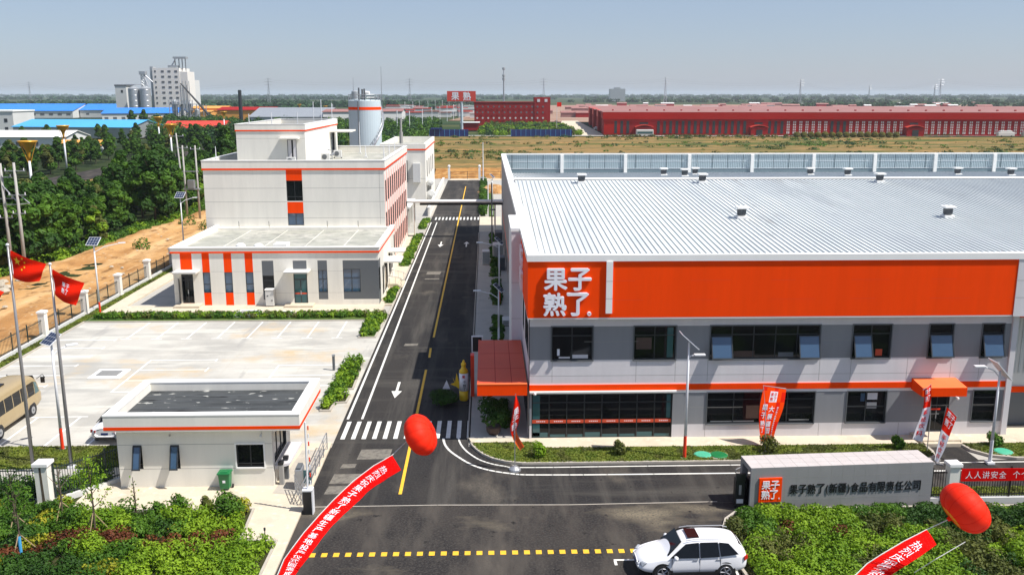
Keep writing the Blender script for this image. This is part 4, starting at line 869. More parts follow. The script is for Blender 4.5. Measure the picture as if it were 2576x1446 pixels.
mb.box(x0-.01, y0-.01, 3.38, x1+.01, y0, 3.55, 'orange'); mb.box(x1, y0-.01, 3.38, x1+.01, y1, 3.55, 'orange'); mb.box(x0-.01, y0, 3.38, x0, y1, 3.55, 'orange')
mb.poly([(x0+.4, y0+.4, 3.3), (x1-.4, y0+.4, 3.3), (x1-.4, y1-.4, 3.3), (x0+.4, y1-.4, 3.3)][::-1], 'cream')
mb.build('roof_slab', gh)
mb = MB(); mb.poly([(x0+.44, y0+.44, 3.66), (x1-.44, y0+.44, 3.66), (x1-.44, y1-.44, 3.66), (x0+.44, y1-.44, 3.66)], 'membrane')
for y in (45.5, 46.6, 47.7, 48.6): mb.box(x0+.5, y, 3.66, x1-.5, y+.03, 3.668, 'dgrey')
mb.box(-14.6, 45.6, 3.66, -13.0, 45.75, 3.72, 'black'); mb.build('roof_membrane', gh)
m = MB(); m.lathe([(0, 0), (.06, .02), (.08, .09), (.04, .15), (0, .16)], (-11.6, 44.3, 2.85), 10, 'offwhite'); m.box(-11.62, 44.35, 2.98, -11.58, 44.5, 3.03, 'offwhite'); m.build('security_camera', gh)
m = MB(); m.lathe([(0, 0), (.05, .02), (.05, .1), (0, .12)], (-16.25, 44.42, 2.9), 10, 'glit'); m.build('wall_lamp', gh)
# ================================================================== GATE, FENCES, SIGN WALL
sw = thing('sign_wall', 'long grey stone clad entrance wall with orange logo plate and black company name', 'sign wall', (17.4, 41.9, 0))
A = Vector((12.75, 40.95, 0)); B = Vector((21.95, 41.45, 0)); SU = (B-A).normalized(); SN = Vector((SU.y, -SU.x, 0)); L = (B-A).length; HS = 2.3; DP = 1.55
m = MB()
def sp(u, z, c): return A+SU*u+Z3*z+SN*c
for (u0, z0, c0, u1, z1, c1, k) in [(0, 0, -.12, L, HS-.25, 0, 'tile'), (0, HS-.25, -DP, L, HS-.004, 0, 'tile'), (L-.3, 0, -DP, L, HS-.25, -.12, 'tile'), (.0, 0, -DP, .3, HS-.25, -DP+.3, 'tile')]:
    fbox(m, A, SU, SN, u0, z0, c0, u1, z1, c1, k)
m.build('stone_cladding', sw)
m = MB(); fbox(m, A, SU, SN, 0, HS-.004, -DP, L, HS+.01, 0, 'tiletop')
g = .012
for i in range(1, 16): fbox(m, A, SU, SN, L*i/16, HS+.01, -DP, L*i/16+g, HS+.013, 0, 'joint')
for c in (.5, 1.03): fbox(m, A, SU, SN, 0, HS+.01, -c-g, L, HS+.0125, -c, 'joint')
m.build('top_slab', sw)
m = MB()
for i in range(1, 16): fbox(m, A, SU, SN, L*i/16, 0, 0, L*i/16+g, HS, .003, 'joint')
for z in (.58, 1.17, 1.75): fbox(m, A, SU, SN, 0, z, 0, L, z+g, .0035, 'joint')
m.build('tile_joints', sw)
m = MB(); fbox(m, A, SU, SN, .42, .55, .0, 1.55, 1.78, .08, 'orange'); lg = m.build('logo_plate', sw)
f = planar(A, SU, Z3, SN); m = MB()
for ch, u, z in (('果', .75, 1.43), ('子', 1.2, 1.43), ('熟', .75, .93), ('了', 1.16, .93)): put(m, ch, f, u, z, .42, .45, 'wht', .01, .082, bold=.02)
put(m, '。', f, 1.43, .78, .2, .2, 'wht', .01, .082); m.build('logo_lettering', lg)
m = MB(); T = '果子熟了(新疆)食品有限责任公司'; ws = [1 if ord(c) > 255 else .42 for c in T]; u = 1.95; st = (L-.55-u)/sum(ws)
for c, wd in zip(T, ws):
    put(m, c, f, u+st*wd/2, 1.13, (.40 if wd == 1 else .34), .50, 'black', .012, .012, bold=.016); u += st*wd
m.build('company_lettering', sw)
# retracting gate head at the end of the wall
t = thing('folding_gate', 'black retracting gate head standing at the left end of the stone sign wall', 'gate', (12.4, 41.6, 0))
m = MB(); m.box(12.15, 41.35, .06, 12.62, 41.75, 1.55, 'black'); m.build('gate_head', t, bevel=.03)
m = MB(); m.box(12.14, 41.32, 1.5, 12.62, 41.45, 1.85, 'black'); m.tube([(12.2, 41.6, 1.5), (12.2, 41.65, 1.95), (12.5, 41.9, 1.95)], .03, 6, 'steel'); m.build('head_light', t)
m = MB(); m.box(12.22, 41.335, .3, 12.55, 41.35, .52, 'pole'); m.box(12.32, 41.34, .75, 12.44, 41.35, 1.25, 'glit'); m.build('panel', t)
for i in range(5): m = MB(); m.box(12.68+i*.12, 41.75, .05, 12.72+i*.12, 42.35, 1.35, 'black'); m.build('lattice', t)
def iron_fence(name, label, a, b, h=1.85, base=.35, sp_=.13, group=None, col='ironrail', post_every=2.6):
    a, b = Vector((*a, 0)), Vector((*b, 0)); d = b-a; Ln = d.length; d.normalize(); n = Vector((-d.y, d.x, 0))
    t = thing(name, label, 'fence', tuple((a+b)/2), group)
    if base > 0:
        m = MB(); fbox(m, a, d, -n, 0, 0, -.12, Ln, base, .12, 'offwhite'); m.build('plinth', t)
    for z_ in (h-.17, base+.12): m = MB(); fbox(m, a, d, -n, 0, z_, -.02, Ln, z_+.05, .02, col); m.build('rail', t)
    m = MB(); u = .08
    while u < Ln: fbox(m, a, d, -n, u-.011, base+.03, -.011, u+.011, h, .011, col); u += sp_
    m.build('bars', t)
    u = .05
    while u < Ln: m = MB(); fbox(m, a, d, -n, u-.035, base, -.035, u+.035, h+.12, .035, col); m.build('post', t); u += post_every
    return t
def pillar(x, y, h=2.15, s=.5, label='', group=None):
    t = thing('gate_pillar' if not group else 'fence_pillar', label, 'pillar', (x, y, 0), group)
    m = MB(); m.box(x-s/2, y-s/2, 0, x+s/2, y+s/2, h-.15, 'cream'); m.box(x-s/2-.04, y-s/2-.04, 0, x+s/2+.04, y+s/2+.04, .25, 'cream'); m.build('shaft', t)
    m = MB(); m.box(x-s/2-.07, y-s/2-.07, h-.15, x+s/2+.07, y+s/2+.07, h, 'white'); m.add([(x-s/2-.07, y-s/2-.07, h), (x+s/2+.07, y-s/2-.07, h), (x+s/2+.07, y+s/2+.07, h), (x-s/2-.07, y+s/2+.07, h), (x, y, h+.13)], [(0, 1, 4), (1, 2, 4), (2, 3, 4), (3, 0, 4)], 'white'); m.build('cap', t)
    return t
p = pillar(-21.95, 42.75, 2.3, .62, 'rust streaked white fence pillar at lower left beside the shrubs')
m = MB(); m.poly([(-22.0, 42.433, .1), (-21.86, 42.433, .1), (-21.93, 42.433, 2.1), (-22.03, 42.433, 2.1)], 'bark'); m.build('rust_streak', p)
iron_fence('iron_fence', 'dark iron fence running from the rust streaked pillar up to the gatehouse corner', (-21.6, 42.9), (-19.35, 45.4), 2.0, .3)
iron_fence('iron_fence', 'dark iron fence left of the rust streaked pillar at the lower left edge', (-29.5, 42.8), (-22.3, 42.8), 1.95, .3)
pillar(23.05, 41.65, 2.2, .5, 'cream fence pillar between the stone sign wall and the red slogan banner')
iron_fence('iron_fence', 'short iron fence between the stone sign wall and the cream pillar', (22.0, 41.65), (22.78, 41.65), 1.8, .35, col='black')
iron_fence('iron_fence', 'long iron fence right of the cream pillar behind the red slogan banner', (23.35, 41.65), (33, 41.65), 1.85, .35, col='black')
t = thing('slogan_banner', 'red cloth banner with white safety slogan hung on the iron fence', 'banner', (27, 41.55, 1.6))
m = MB(); m.box(23.45, 41.56, 1.22, 33, 41.58, 1.88, 'red'); m.build('cloth', t)
f = planar((0, 41.56, 0), X3, Z3, -Y3); m = MB(); u = 23.85
for c in '人人讲安全 个个会应急':
    if c != ' ': put(m, c, f, u, 1.55, .36, .38, 'wht', 0, .006, bold=.01)
    u += .42 if c != ' ' else .28
m.build('lettering', t)
# far left boundary fence with pillars
ORD = ['first', 'second', 'third', 'fourth', 'fifth', 'sixth', 'seventh', 'eighth', 'ninth', 'tenth']
for i in range(10):
    y = 51+8*i
    pillar(-37.15, y, 2.3, .55, '%s white pillar of the boundary fence by the sandy track, from the near end' % ORD[i], 'white pillars of the boundary fence')
    iron_fence('boundary_fence', '%s dark mesh panel of the boundary fence by the sandy track, from the near end' % ORD[i], (-37.15, y+.3), (-37.15, y+7.7), 1.7, .35, .2, 'mesh panels of the boundary fence', post_every=2.45)
# barrier gate
t = thing('barrier_gate', 'white boom barrier with raised striped arm beside the gatehouse ramp', 'barrier', (-8.75, 41.5, 0))
m = MB(); m.box(-8.98, 41.3, .0, -8.52, 41.7, 1.2, 'black'); m.box(-8.55, 41.28, .0, -8.5, 41.72, 1.22, 'pole'); m.box(-9.0, 41.28, 1.2, -8.5, 41.72, 1.28, 'pole'); m.build('cabinet', t)
m = MB(); m.tube([(-8.75, 41.45, 1.2), (-8.72, 41.45, 4.7)], .05, 6, 'pole'); arm = m.build('arm', t)
m = MB()
for i in range(8): m.tube([(-8.6, 41.46, 1.5+i*.4), (-8.6, 41.46, 1.7+i*.4)], .035, 6, 'redpole' if i % 2 else 'pole')
m.build('stripes', arm)
t = thing('speed_gate', 'grey pedestrian gate cabinet standing on the ramp beside the railing', 'turnstile', (-9.75, 44.3, 0))
m = MB(); m.box(-9.9, 43.9, .1, -9.55, 44.7, 1.2, 'steel'); m.build('body', t, bevel=.03); m = MB(); m.box(-9.85, 43.95, 1.2, -9.6, 44.65, 1.3, 'dgrey'); m.build('top_panel', t); m = MB(); m.box(-9.5, 44.1, .4, -9.1, 44.15, 1.1, 'glass_teal'); m.build('wing', t)
for x, y, lb in ((-10.75, 44.7, 'dark metal post machine by the gatehouse counter, nearer of two'), (-10.65, 45.4, 'dark rounded post machine by the gatehouse counter, farther of two')):
    t = thing('card_reader', lb, 'card reader', (x, y, 0))
    m = MB(); m.box(x-.12, y-.12, .1, x+.12, y+.12, 1.2, 'glit' if y < 45 else 'dgrey'); m.build('post', t, bevel=.03); m = MB(); m.box(x-.14, y-.14, 1.2, x+.14, y+.14, 1.38, 'black'); m.build('reader', t, bevel=.04)
t = thing('ramp_railing', 'grey steel railing along the road edge beside the gatehouse', 'railing', (-9.2, 45.5, 0))
m = MB()
for z in (.35, .6, .85, 1.1): m.tube([(-9.2, 42.2, z), (-9.22, 49.4, z)], .018 if z < 1 else .028, 5, 'steel')
m.build('rail', t)
for i in range(7): m = MB(); m.tube([(-9.2, 42.2+1.2*i, .1), (-9.2, 42.2+1.2*i, 1.1)], .028, 6, 'steel'); m.build('post', t)
t = thing('ramp_railing', 'slanting steel railing in front of the ramp near the barrier', 'railing', (-9.9, 42.4, 0))
m = MB()
for z in (.4, .7, 1.0): m.tube([(-9.25, 42.1, z), (-9.9, 43.8, z)], .022, 5, 'steel')
for i in range(4): m.tube([(-9.25-.21*i, 42.1+.56*i, .1), (-9.25-.21*i, 42.1+.56*i, 1.0)], .022, 5, 'steel')
m.build('rail', t)
ground(MB().poly([(-11.0, 43.6, .108), (-9.35, 43.3, .108), (-9.3, 49.3, .108), (-10.6, 49.3, .108)], 'kerb'), 'brick_ramp')
# wheelie bin
t = thing('wheelie_bin', 'green plastic wheelie bin against the front wall of the gatehouse', 'bin', (-13.5, 44.15, .1))
m = MB(); m.add([(-13.75, 43.95, .2), (-13.27, 43.95, .2), (-13.27, 44.35, .2), (-13.75, 44.35, .2), (-13.8, 43.88, 1.0), (-13.22, 43.88, 1.0), (-13.22, 44.42, 1.0), (-13.8, 44.42, 1.0)], [(0, 3, 2, 1), (4, 5, 6, 7), (0, 1, 5, 4), (1, 2, 6, 5), (2, 3, 7, 6), (3, 0, 4, 7)], 'plastic'); m.build('body', t, bevel=.03)
m = MB(); m.box(-13.84, 43.83, 1.0, -13.18, 44.46, 1.08, 'plastic'); m.box(-13.7, 43.95, 1.08, -13.32, 44.3, 1.12, 'plastic'); m.build('lid', t, bevel=.03)
for x in (-13.78, -13.2): m = MB(); m.tube([(x-.03, 44.38, .2), (x+.03, 44.38, .2)], .1, 12, 'rubber'); m.build('wheel', t)
m = MB(); m.box(-13.58, 43.885, .55, -13.44, 43.9, .68, 'wht'); m.build('sticker', t)
# ================================================================== LAMPS
def solar_lamp(x, y, h, panel_rz, panel_tilt, arm_dir, arm_len, label, base='redpole', psz=(1.25, .75), grp='solar street lamps inside the compound', armz=.8, lamp_up=.35):
    t = thing('solar_street_lamp', label, 'street lamp', (x, y, .05), grp)
    m = MB(); m.tube([(x, y, 1.4), (x, y, h)], [.085, .055], 10, 'pole'); p = m.build('pole', t, smooth=True)
    m = MB(); m.tube([(x, y, .05), (x, y, 1.4)], [.1, .088], 10, base); m.box(x-.2, y-.2, .03, x+.2, y+.2, .14, 'pole'); m.build('pole_base', t)
    m = MB(); m.obox((x, y, h+.1), (psz[0]+.06, psz[1]+.06, .04), panel_rz, 'pole', rx=panel_tilt); fr = m.build('panel_frame', t)
    m = MB(); Mx = Matrix.Translation((x, y, h+.1)) @ Matrix.Rotation(panel_rz, 4, 'Z') @ Matrix.Rotation(panel_tilt, 4, 'X')
    for i in range(4):
        for j in range(3):
            a = psz[0]/4; b = psz[1]/3; cx = -psz[0]/2+a*(i+.5); cy = -psz[1]/2+b*(j+.5)
            m.add([Mx @ Vector((cx+sx*a*.47, cy+sy*b*.47, .024)) for sx, sy in ((-1, -1), (1, -1), (1, 1), (-1, 1))], [(0, 1, 2, 3)], 'solar')
    m.build('solar_cells', fr)
    dx, dy = math.cos(arm_dir), math.sin(arm_dir); z0 = h-armz
    m = MB(); m.tube([(x, y, z0-.1), (x+dx*arm_len*.4, y+dy*arm_len*.4, z0+lamp_up*.6), (x+dx*arm_len, y+dy*arm_len, z0+lamp_up)], .035, 6, 'pole'); a = m.build('arm', t)
    m = MB(); m.obox((x+dx*(arm_len+.25), y+dy*(arm_len+.25), z0+lamp_up+.03), (.62, .24, .09), arm_dir, 'pole'); m.build('lamp_head', a, bevel=.02)
    return t
solar_lamp(11.0, 47.6, 6.8, R(90), R(42), R(0), .35, 'tall white solar lamp with orange foot on the lawn before the factory', psz=(.8, 1.2), armz=.8, lamp_up=.05)
solar_lamp(27.75, 46.5, 5.35, R(90), R(48), R(180), .9, 'white solar lamp by the side driveway near the right edge', base='pole', psz=(.9, 1.3), armz=.25, lamp_up=.5)
solar_lamp(-24.35, 49.8, 6.55, R(-35), R(35), R(40), .8, 'white solar lamp with orange foot on the grass between flagpoles and bus', psz=(.95, .85))
solar_lamp(-35.5, 82.3, 6.9, R(-8), R(38), R(20), 2.1, 'white solar lamp with orange foot at the corner of the hedge and boundary fence', psz=(1.05, .95), lamp_up=.6)
solar_lamp(-36.0, 108, 8.3, R(-8), R(38), R(20), 1.4, 'white solar lamp rising behind the left corner of the office annex', psz=(1.05, .95), lamp_up=.5)
solar_lamp(.95, 72, 4.6, R(70), R(40), R(175), 1.5, 'white solar lamp in the shaded verge just beyond the orange entrance canopy', psz=(.7, .9), base='pole', armz=.7, lamp_up=.5)
solar_lamp(1.2, 86, 6.2, R(70), R(40), R(178), 1.6, 'white solar lamp with red foot in the shaded verge, second beyond the entrance canopy', psz=(.7, .9), armz=.5, lamp_up=.4)
solar_lamp(1.0, 152, 6.6, R(70), R(40), R(178), 1.4, 'white solar lamp beyond the pipe bridge on the right verge', psz=(.7, .9), base='pole', armz=.5, lamp_up=.3)
# black bollard light in the car park
t = thing('bollard', 'dark grey bollard light at the corner of the parking lot by the planting bed', 'bollard', (-11.35, 65.4, 0))
m = MB(); m.tube([(-11.35, 65.0, .03), (-11.35, 65.0, 1.1)], .1, 10, 'dgrey'); m.build('post', t); m = MB(); m.tube([(-11.35, 65.0, 1.1), (-11.35, 65.0, 1.22)], .12, 10, 'steel'); m.build('cap', t)
# drains and covers
def cover(x0, y0, x1, y1, h, label, k='white'):
    t = thing('drain_cover', label, 'drain cover', ((x0+x1)/2, (y0+y1)/2, 0)); m = MB(); m.box(x0, y0, 0, x1, y1, h, k); m.build('kerb_frame', t, bevel=.05)
    m = MB(); sx = (x1-x0)*.16; sy = (y1-y0)*.2; m.box(x0+sx, y0+sy, h, x1-sx, y1-sy, h+.02, 'glit'); n = 14
    for i in range(n): u = x0+sx+(x1-x0-2*sx)*(i+.3)/n; m.box(u, y0+sy+.05, h+.02, u+.03, y1-sy-.05, h+.03, 'dgrey')
    m.build('grille', t)
cover(-23.1, 81.3, -20.9, 83.2, .35, 'wider pale concrete grille box across the hedge before the annex')
cover(-19.5, 81.3, -18.0, 82.9, .32, 'narrower pale concrete grille box across the hedge before the annex')
cover(-28.7, 63.3, -26.4, 65.5, .12, 'low concrete drain box in the middle of the parking lot')
for i, (x, y, lb) in enumerate(((12.1, 47.9, 'pale green utility cover lying on the lawn right of the solar lamp'), (13.0, 47.85, 'dark green utility cover on the lawn beside the pale green one'), (29.3, 47.9, 'green utility cover on the lawn near the right edge'))):
    t = thing('utility_cover', lb, 'utility cover', (x, y, .1)); m = MB(); m.lathe([(.5, .1), (.5, .16), (.42, .2), (0, .21)], (x, y, 0), 20, 'green_cover' if i != 1 else 'plastic'); m.build('lid', t)
    m = MB(); m.lathe([(.58, .08), (.58, .13), (.5, .14), (.5, .1)], (x, y, 0), 20, 'kerb'); m.build('ring', t)
# ================================================================== FLAGS
def surf(Lp, Rp, N, wave=.0, wn=2., ph=0.):
    """cloth spanned between a left polyline and a right polyline; v runs 0 (first points) .. 1"""
    def pl(P, v):
        v = max(0, min(1, v)); x = v*(len(P)-1); i = min(int(x), len(P)-2); return Vector(P[i]).lerp(Vector(P[i+1]), x-i)
    N = Vector(N)
    return lambda u, v, w: pl(Lp, v).lerp(pl(Rp, v), u)+N*(w+wave*math.sin((u*wn+v*wn*.7)*2*math.pi+ph)*min(1, 3*u+.2))
def sm3(P, n=6):
    P = [Vector(p) for p in P]; out = []
    for i in range(len(P)-1):
        p0, p1, p2, p3 = [P[max(0, min(len(P)-1, q))] for q in (i-1, i, i+1, i+2)]
        for j in range(n): s = j/n; out.append(.5*((2*p1)+(-p0+p2)*s+(2*p0-5*p1+4*p2-p3)*s*s+(-p0+3*p1-3*p2+p3)*s**3))
    return out+[P[-1]]
def cloth(mb, f, nu, nv, k, th=.012, kf=None):
    for j in range(nv):
        for i in range(nu):
            u0, u1, v0, v1 = i/nu, (i+1)/nu, j/nv, (j+1)/nv; kk = kf((u0+u1)/2, (v0+v1)/2) if kf else k
            a = [f(u0, v0, 0), f(u0, v1, 0), f(u1, v1, 0), f(u1, v0, 0)]; b = [f(u0, v0, -th), f(u1, v0, -th), f(u1, v1, -th), f(u0, v1, -th)]
            mb.poly(a, kk); mb.poly(b, kk)
    return mb
def flagpole(x, y, h, label): 
    t = thing('flagpole', label, 'flagpole', (x, y, .08), 'flagpoles on the left terrace'); m = MB(); m.tube([(x, y, .08), (x, y, h*.5), (x, y, h)], [.1, .085, .05], 10, 'polegrey'); m.build('pole', t, smooth=True)
    m = MB(); m.lathe([(0, h), (.08, h+.03), (.09, h+.09), (0, h+.16)], (x, y, 0), 10, 'pole'); m.build('finial', t); m = MB(); m.box(x-.18, y-.18, .05, x+.18, y+.18, .2, 'pole'); m.build('base', t)
flagpole(-24.5, 46.7, 12.4, 'taller grey flagpole flying the red flag with yellow stars'); flagpole(-22.7, 47.2, 11.3, 'shorter grey flagpole flying the red company flag'); flagpole(-26.9, 46.7, 11.2, 'leftmost grey flagpole just outside the picture edge')
def flag(x, y, TL, TR, BR, BL, label, stars=False, txt=False):
    t = thing('flag', label, 'flag', (x, y, TL[2])); N = Vector((.1, -1, .1))
    TM = (Vector(TL)+Vector(TR))/2+Vector((0, -.15, -.02)); BM = (Vector(BL)+Vector(BR))/2+Vector((0, -.1, -.12))
    Lp = sm3([TL, TM, TR], 8); Rp = sm3([BL, BM, BR], 8)
    f0 = surf(Lp, Rp, N, .07, 1.1, .5); f = lambda u, v, w: f0(v, u, w)     # u along the fly, v down
    m = MB(); g = lambda u, v, w: f(u, v, w)
    for j in range(10):
        for i in range(14):
            u0, u1, v0, v1 = i/14, (i+1)/14, j/10, (j+1)/10
            m.poly([g(u0, v0, 0), g(u0, v1, 0), g(u1, v1, 0), g(u1, v0, 0)], 'redflag'); m.poly([g(u0, v0, -.01), g(u1, v0, -.01), g(u1, v1, -.01), g(u0, v1, -.01)], 'redflag')
    c = m.build('cloth', t, smooth=True)
    if stars:
        m = MB()
        def star(cu, cv, r, a):
            P = []
            for q in range(10): rr = r if q % 2 == 0 else r*.4; P.append((cu+rr*.62*math.sin(a+q*math.pi/5), cv-rr*math.cos(a+q*math.pi/5)))
            for q in range(10): m.poly([g(cu, cv, .012), g(*P[(q+1) % 10], .012), g(*P[q], .012)], 'starry')
        star(.22, .30, .17, 0)
        for cu, cv in ((.37, .12), (.43, .24), (.43, .42), (.36, .55)): star(cu, cv, .055, .4)
        m.build('stars', c)
    if txt:
        m = MB(); ff = lambda u, v, w: g(u, 1-v, w)
        for ch, u, v in (('果', .40, .64), ('子', .53, .64), ('熟', .40, .42), ('了', .53, .42)): put(m, ch, ff, u, v, .11, .18, 'wht', 0, .014)
        m.build('lettering', c)
    m = MB(); m.tube([TL, BL], .02, 5, 'wht'); m.build('sleeve', t)
flag(-24.4, 46.7, (-24.38, 46.68, 12.2), (-22.65, 46.7, 11.46), (-23.0, 46.5, 10.6), (-24.36, 46.68, 10.75), 'red national flag with yellow stars drooping from the taller flagpole', stars=True)
flag(-22.6, 47.2, (-22.6, 47.18, 11.1), (-21.03, 47.2, 10.35), (-21.5, 47.0, 9.2), (-22.58, 47.18, 9.75), 'red company flag with white lettering on the shorter flagpole', txt=True)
flag(-26.5, 46.7, (-26.85, 46.68, 11.0), (-24.95, 46.7, 10.0), (-25.15, 46.5, 9.7), (-26.83, 46.68, 9.6), 'tip of a plain red flag at the far left edge')
def feather(label, x, y, base, polepath, Lp, Rp, kf, chars, wave=.05, heavy=False, nv=26):
    t = thing('feather_banner', label, 'promotional banner', (x, y, base)); N = Vector((0, -1, .25)).normalized()
    f = surf(sm3(Lp), sm3(Rp), N, wave, .8); m = MB(); cloth(m, f, 6, nv, None, kf=kf); c = m.build('cloth', t, smooth=False)
    m = MB(); ff = lambda u, v, w: f(u, 1-v, w)
    for ch, u, v, s, sv, k in chars: put(m, ch, ff, u, 1-v, s, sv, k, 0, .014)
    if m.v: m.build('lettering', c)
    m = MB(); m.tube(polepath, .025, 6, 'steel'); m.build('pole', t)
    m = MB()
    if heavy: m.lathe([(.34, base), (.32, base+.1), (.15, base+.22), (0, base+.25)], (x, y, 0), 16, 'steel')
    else: m.obox((x, y, base+.04), (.8, .09, .06), R(35), 'steel'); m.obox((x, y, base+.04), (.8, .09, .06), R(-35), 'steel')
    m.build('foot', t)
feather('red feather banner twisting on a pole with a white water base at the road corner', 1.46, 46.4, .0,
        [(1.46, 46.4, .2), (1.46, 46.4, 2.6), (1.5, 46.4, 4.35)],
        [(1.5, 46.4, 4.35), (1.32, 46.4, 3.1), (1.22, 46.4, 2.4), (1.38, 46.4, 1.75), (1.75, 46.4, 1.15)],
        [(1.52, 46.4, 4.33), (1.75, 46.4, 3.5), (1.66, 46.4, 2.7), (1.55, 46.4, 2.2), (1.97, 46.4, 1.35)],
        lambda u, v: 'redflag' if v < .7 else 'oranger', [('果', .5, .25, .7, .12, 'wht'), ('子', .5, .38, .7, .12, 'wht'), ('熟', .5, .51, .7, .12, 'wht'), ('了', .5, .63, .7, .12, 'wht')], .04, True)
cc = [('果', .22, .33, .24, .1, 'wht'), ('子', .2, .46, .24, .1, 'wht'), ('熟', .18, .6, .24, .1, 'wht'), ('了', .16, .72, .2, .1, 'wht'), ('大', .52, .36, .24, .1, 'wht'), ('展', .5, .49, .24, .1, 'wht'), ('疆', .5, .62, .24, .1, 'wht'), ('园', .5, .74, .24, .1, 'wht')]
cc += [(c, .77, .34+.038*i, .07, .028, 'wht') for i, c in enumerate('果子熟了新疆食品有限责任公司')]
feather('broad orange banner with white logo square leaning in front of a dark ground floor window', 15.75, 48.2, .09,
        [(15.75, 48.2, .1), (15.8, 48.8, 2.5), (15.86, 49.62, 3.62), (17.2, 49.62, 3.42)],
        [(15.87, 49.55, 3.6), (15.62, 49.3, 2.4), (15.6, 49.1, 1.3), (15.72, 48.95, .45)],
        [(17.2, 49.55, 3.4), (17.0, 49.3, 2.4), (16.6, 49.1, 1.35), (16.35, 48.95, .38)],
        lambda u, v: 'wht' if (.36 < u < .66 and .09 < v < .25) else ('oranger' if v > .8 else ('redflag' if (u+v) % .5 < .18 else 'orange')),
        cc+[('果', .43, .135, .12, .055, 'redflag'), ('子', .58, .135, .12, .055, 'redflag'), ('熟', .43, .205, .12, .055, 'redflag'), ('了', .58, .205, .12, .055, 'redflag')], .05, nv=36)
kf = lambda u, v: 'redflag' if v < .38 else 'wht'
ch = [('果', .3, .1, .4, .1, 'wht'), ('子', .72, .1, .4, .1, 'wht'), ('熟', .3, .23, .4, .1, 'wht'), ('了', .72, .23, .4, .1, 'wht'), ('年', .5, .46, .55, .09, 'red'), ('轻', .5, .59, .55, .09, 'red'), ('饮', .5, .72, .55, .09, 'red'), ('料', .5, .85, .55, .09, 'red')]
feather('red and white feather banner curling beside the side door, left of the pair', 25.0, 48.1, .0,
        [(25.0, 48.1, .05), (25.0, 48.1, 2.0), (24.85, 48.1, 4.1), (24.4, 48.05, 3.8)],
        [(24.42, 48, 3.82), (24.5, 48, 3.2), (24.4, 48, 2.3), (24.2, 48, 1.6), (24.05, 48, .9)],
        [(24.85, 48, 4.1), (24.9, 48, 3.3), (24.85, 48, 2.4), (24.75, 48, 1.6), (24.6, 48, .75)], kf, ch, .07)
feather('straight red and white feather banner before the side driveway, right of the pair', 24.75, 46.55, .0,
        [(24.75, 46.6, .05), (24.85, 46.6, 1.6), (25.05, 46.6, 3.35), (25.7, 46.6, 2.75)],
        [(25.07, 46.55, 3.3), (24.9, 46.55, 2.2), (24.75, 46.55, 1.1), (24.68, 46.55, .25)],
        [(25.68, 46.55, 2.72), (25.4, 46.55, 1.75), (25.15, 46.55, .85), (24.85, 46.55, .1)], kf, ch, .04)
# ================================================================== BALLOONS WITH STREAMERS
def at_z(x, y, z): return G(x, y, z)
def balloon(label, c, axis, rl, rs, k2='balloonu'):
    t = thing('balloon', label, 'balloon', tuple(c)); ax = Vector(axis).to_track_quat('Z', 'Y').to_matrix()
    m = MB(); n = 48; prof = []
    for i in range(17):
        a = -math.pi/2+math.pi*i/16; prof.append((max(.0, rl*math.copysign(abs(math.cos(a))**.8, math.cos(a))), rs*math.copysign(abs(math.sin(a))**.9, math.sin(a))))
    vs = []; fs = []
    for i, (r, z) in enumerate(prof):
        for j in range(n):
            th = 2*math.pi*j/n; rr = r*(1-.035*abs(math.cos(th*6))**3); vs.append(Vector(c)+ax @ Vector((rr*math.cos(th), rr*math.sin(th), z)))
    for i in range(16):
        for j in range(n):
            a = i*n+j; b = i*n+(j+1) % n; fs.append((a, b, b+n, a+n))
    top = [f for q, f in enumerate(fs) if q//n >= 2]; bot = [f for q, f in enumerate(fs) if q//n < 2]; used_ = sorted({a for f in bot for a in f}); rm = {a: i for i, a in enumerate(used_)}
    m.add(vs, top, 'balloon'); 
    o = m.build('envelope', t, smooth=True); m = MB(); m.add([vs[a] for a in used_], [tuple(rm[a] for a in f) for f in bot], k2); m.build('lower_panel', t, smooth=True)
    sm_ = MB()
    for g_ in range(12): sm_.tube([vs[i*n+g_*4]+(vs[i*n+g_*4]-Vector(c)).normalized()*.004 for i in range(17)], .0035, 4, 'red', cap=False)
    sm_.build('seam', o)
    m = MB(); p = Vector(c)-ax @ Vector((0, 0, rs)); m.tube([p+ax @ Vector((0, 0, .05)), p-ax @ Vector((0, 0, .1))], [.09, .05], 8, 'redflag'); m.build('valve', t)
    return p-ax @ Vector((0, 0, .08))
ZS = [(1680, 240), (1500, 350), (1300, 500), (1100, 690), (950, 850), (800, 1020), (680, 1180), (600, 1290), (535, 1446)]
ZE = [(1770, 385), (1600, 490), (1450, 590), (1300, 735), (1130, 890), (980, 1060), (860, 1230), (770, 1350), (700, 1446)]
def cr(p): return ((600+p[0]/3.765)/1.0606, (1150+p[1]/3.765)/1.0606)
TXT = '热烈庆祝果子熟了新疆生产基地投产仪式圆满成功'
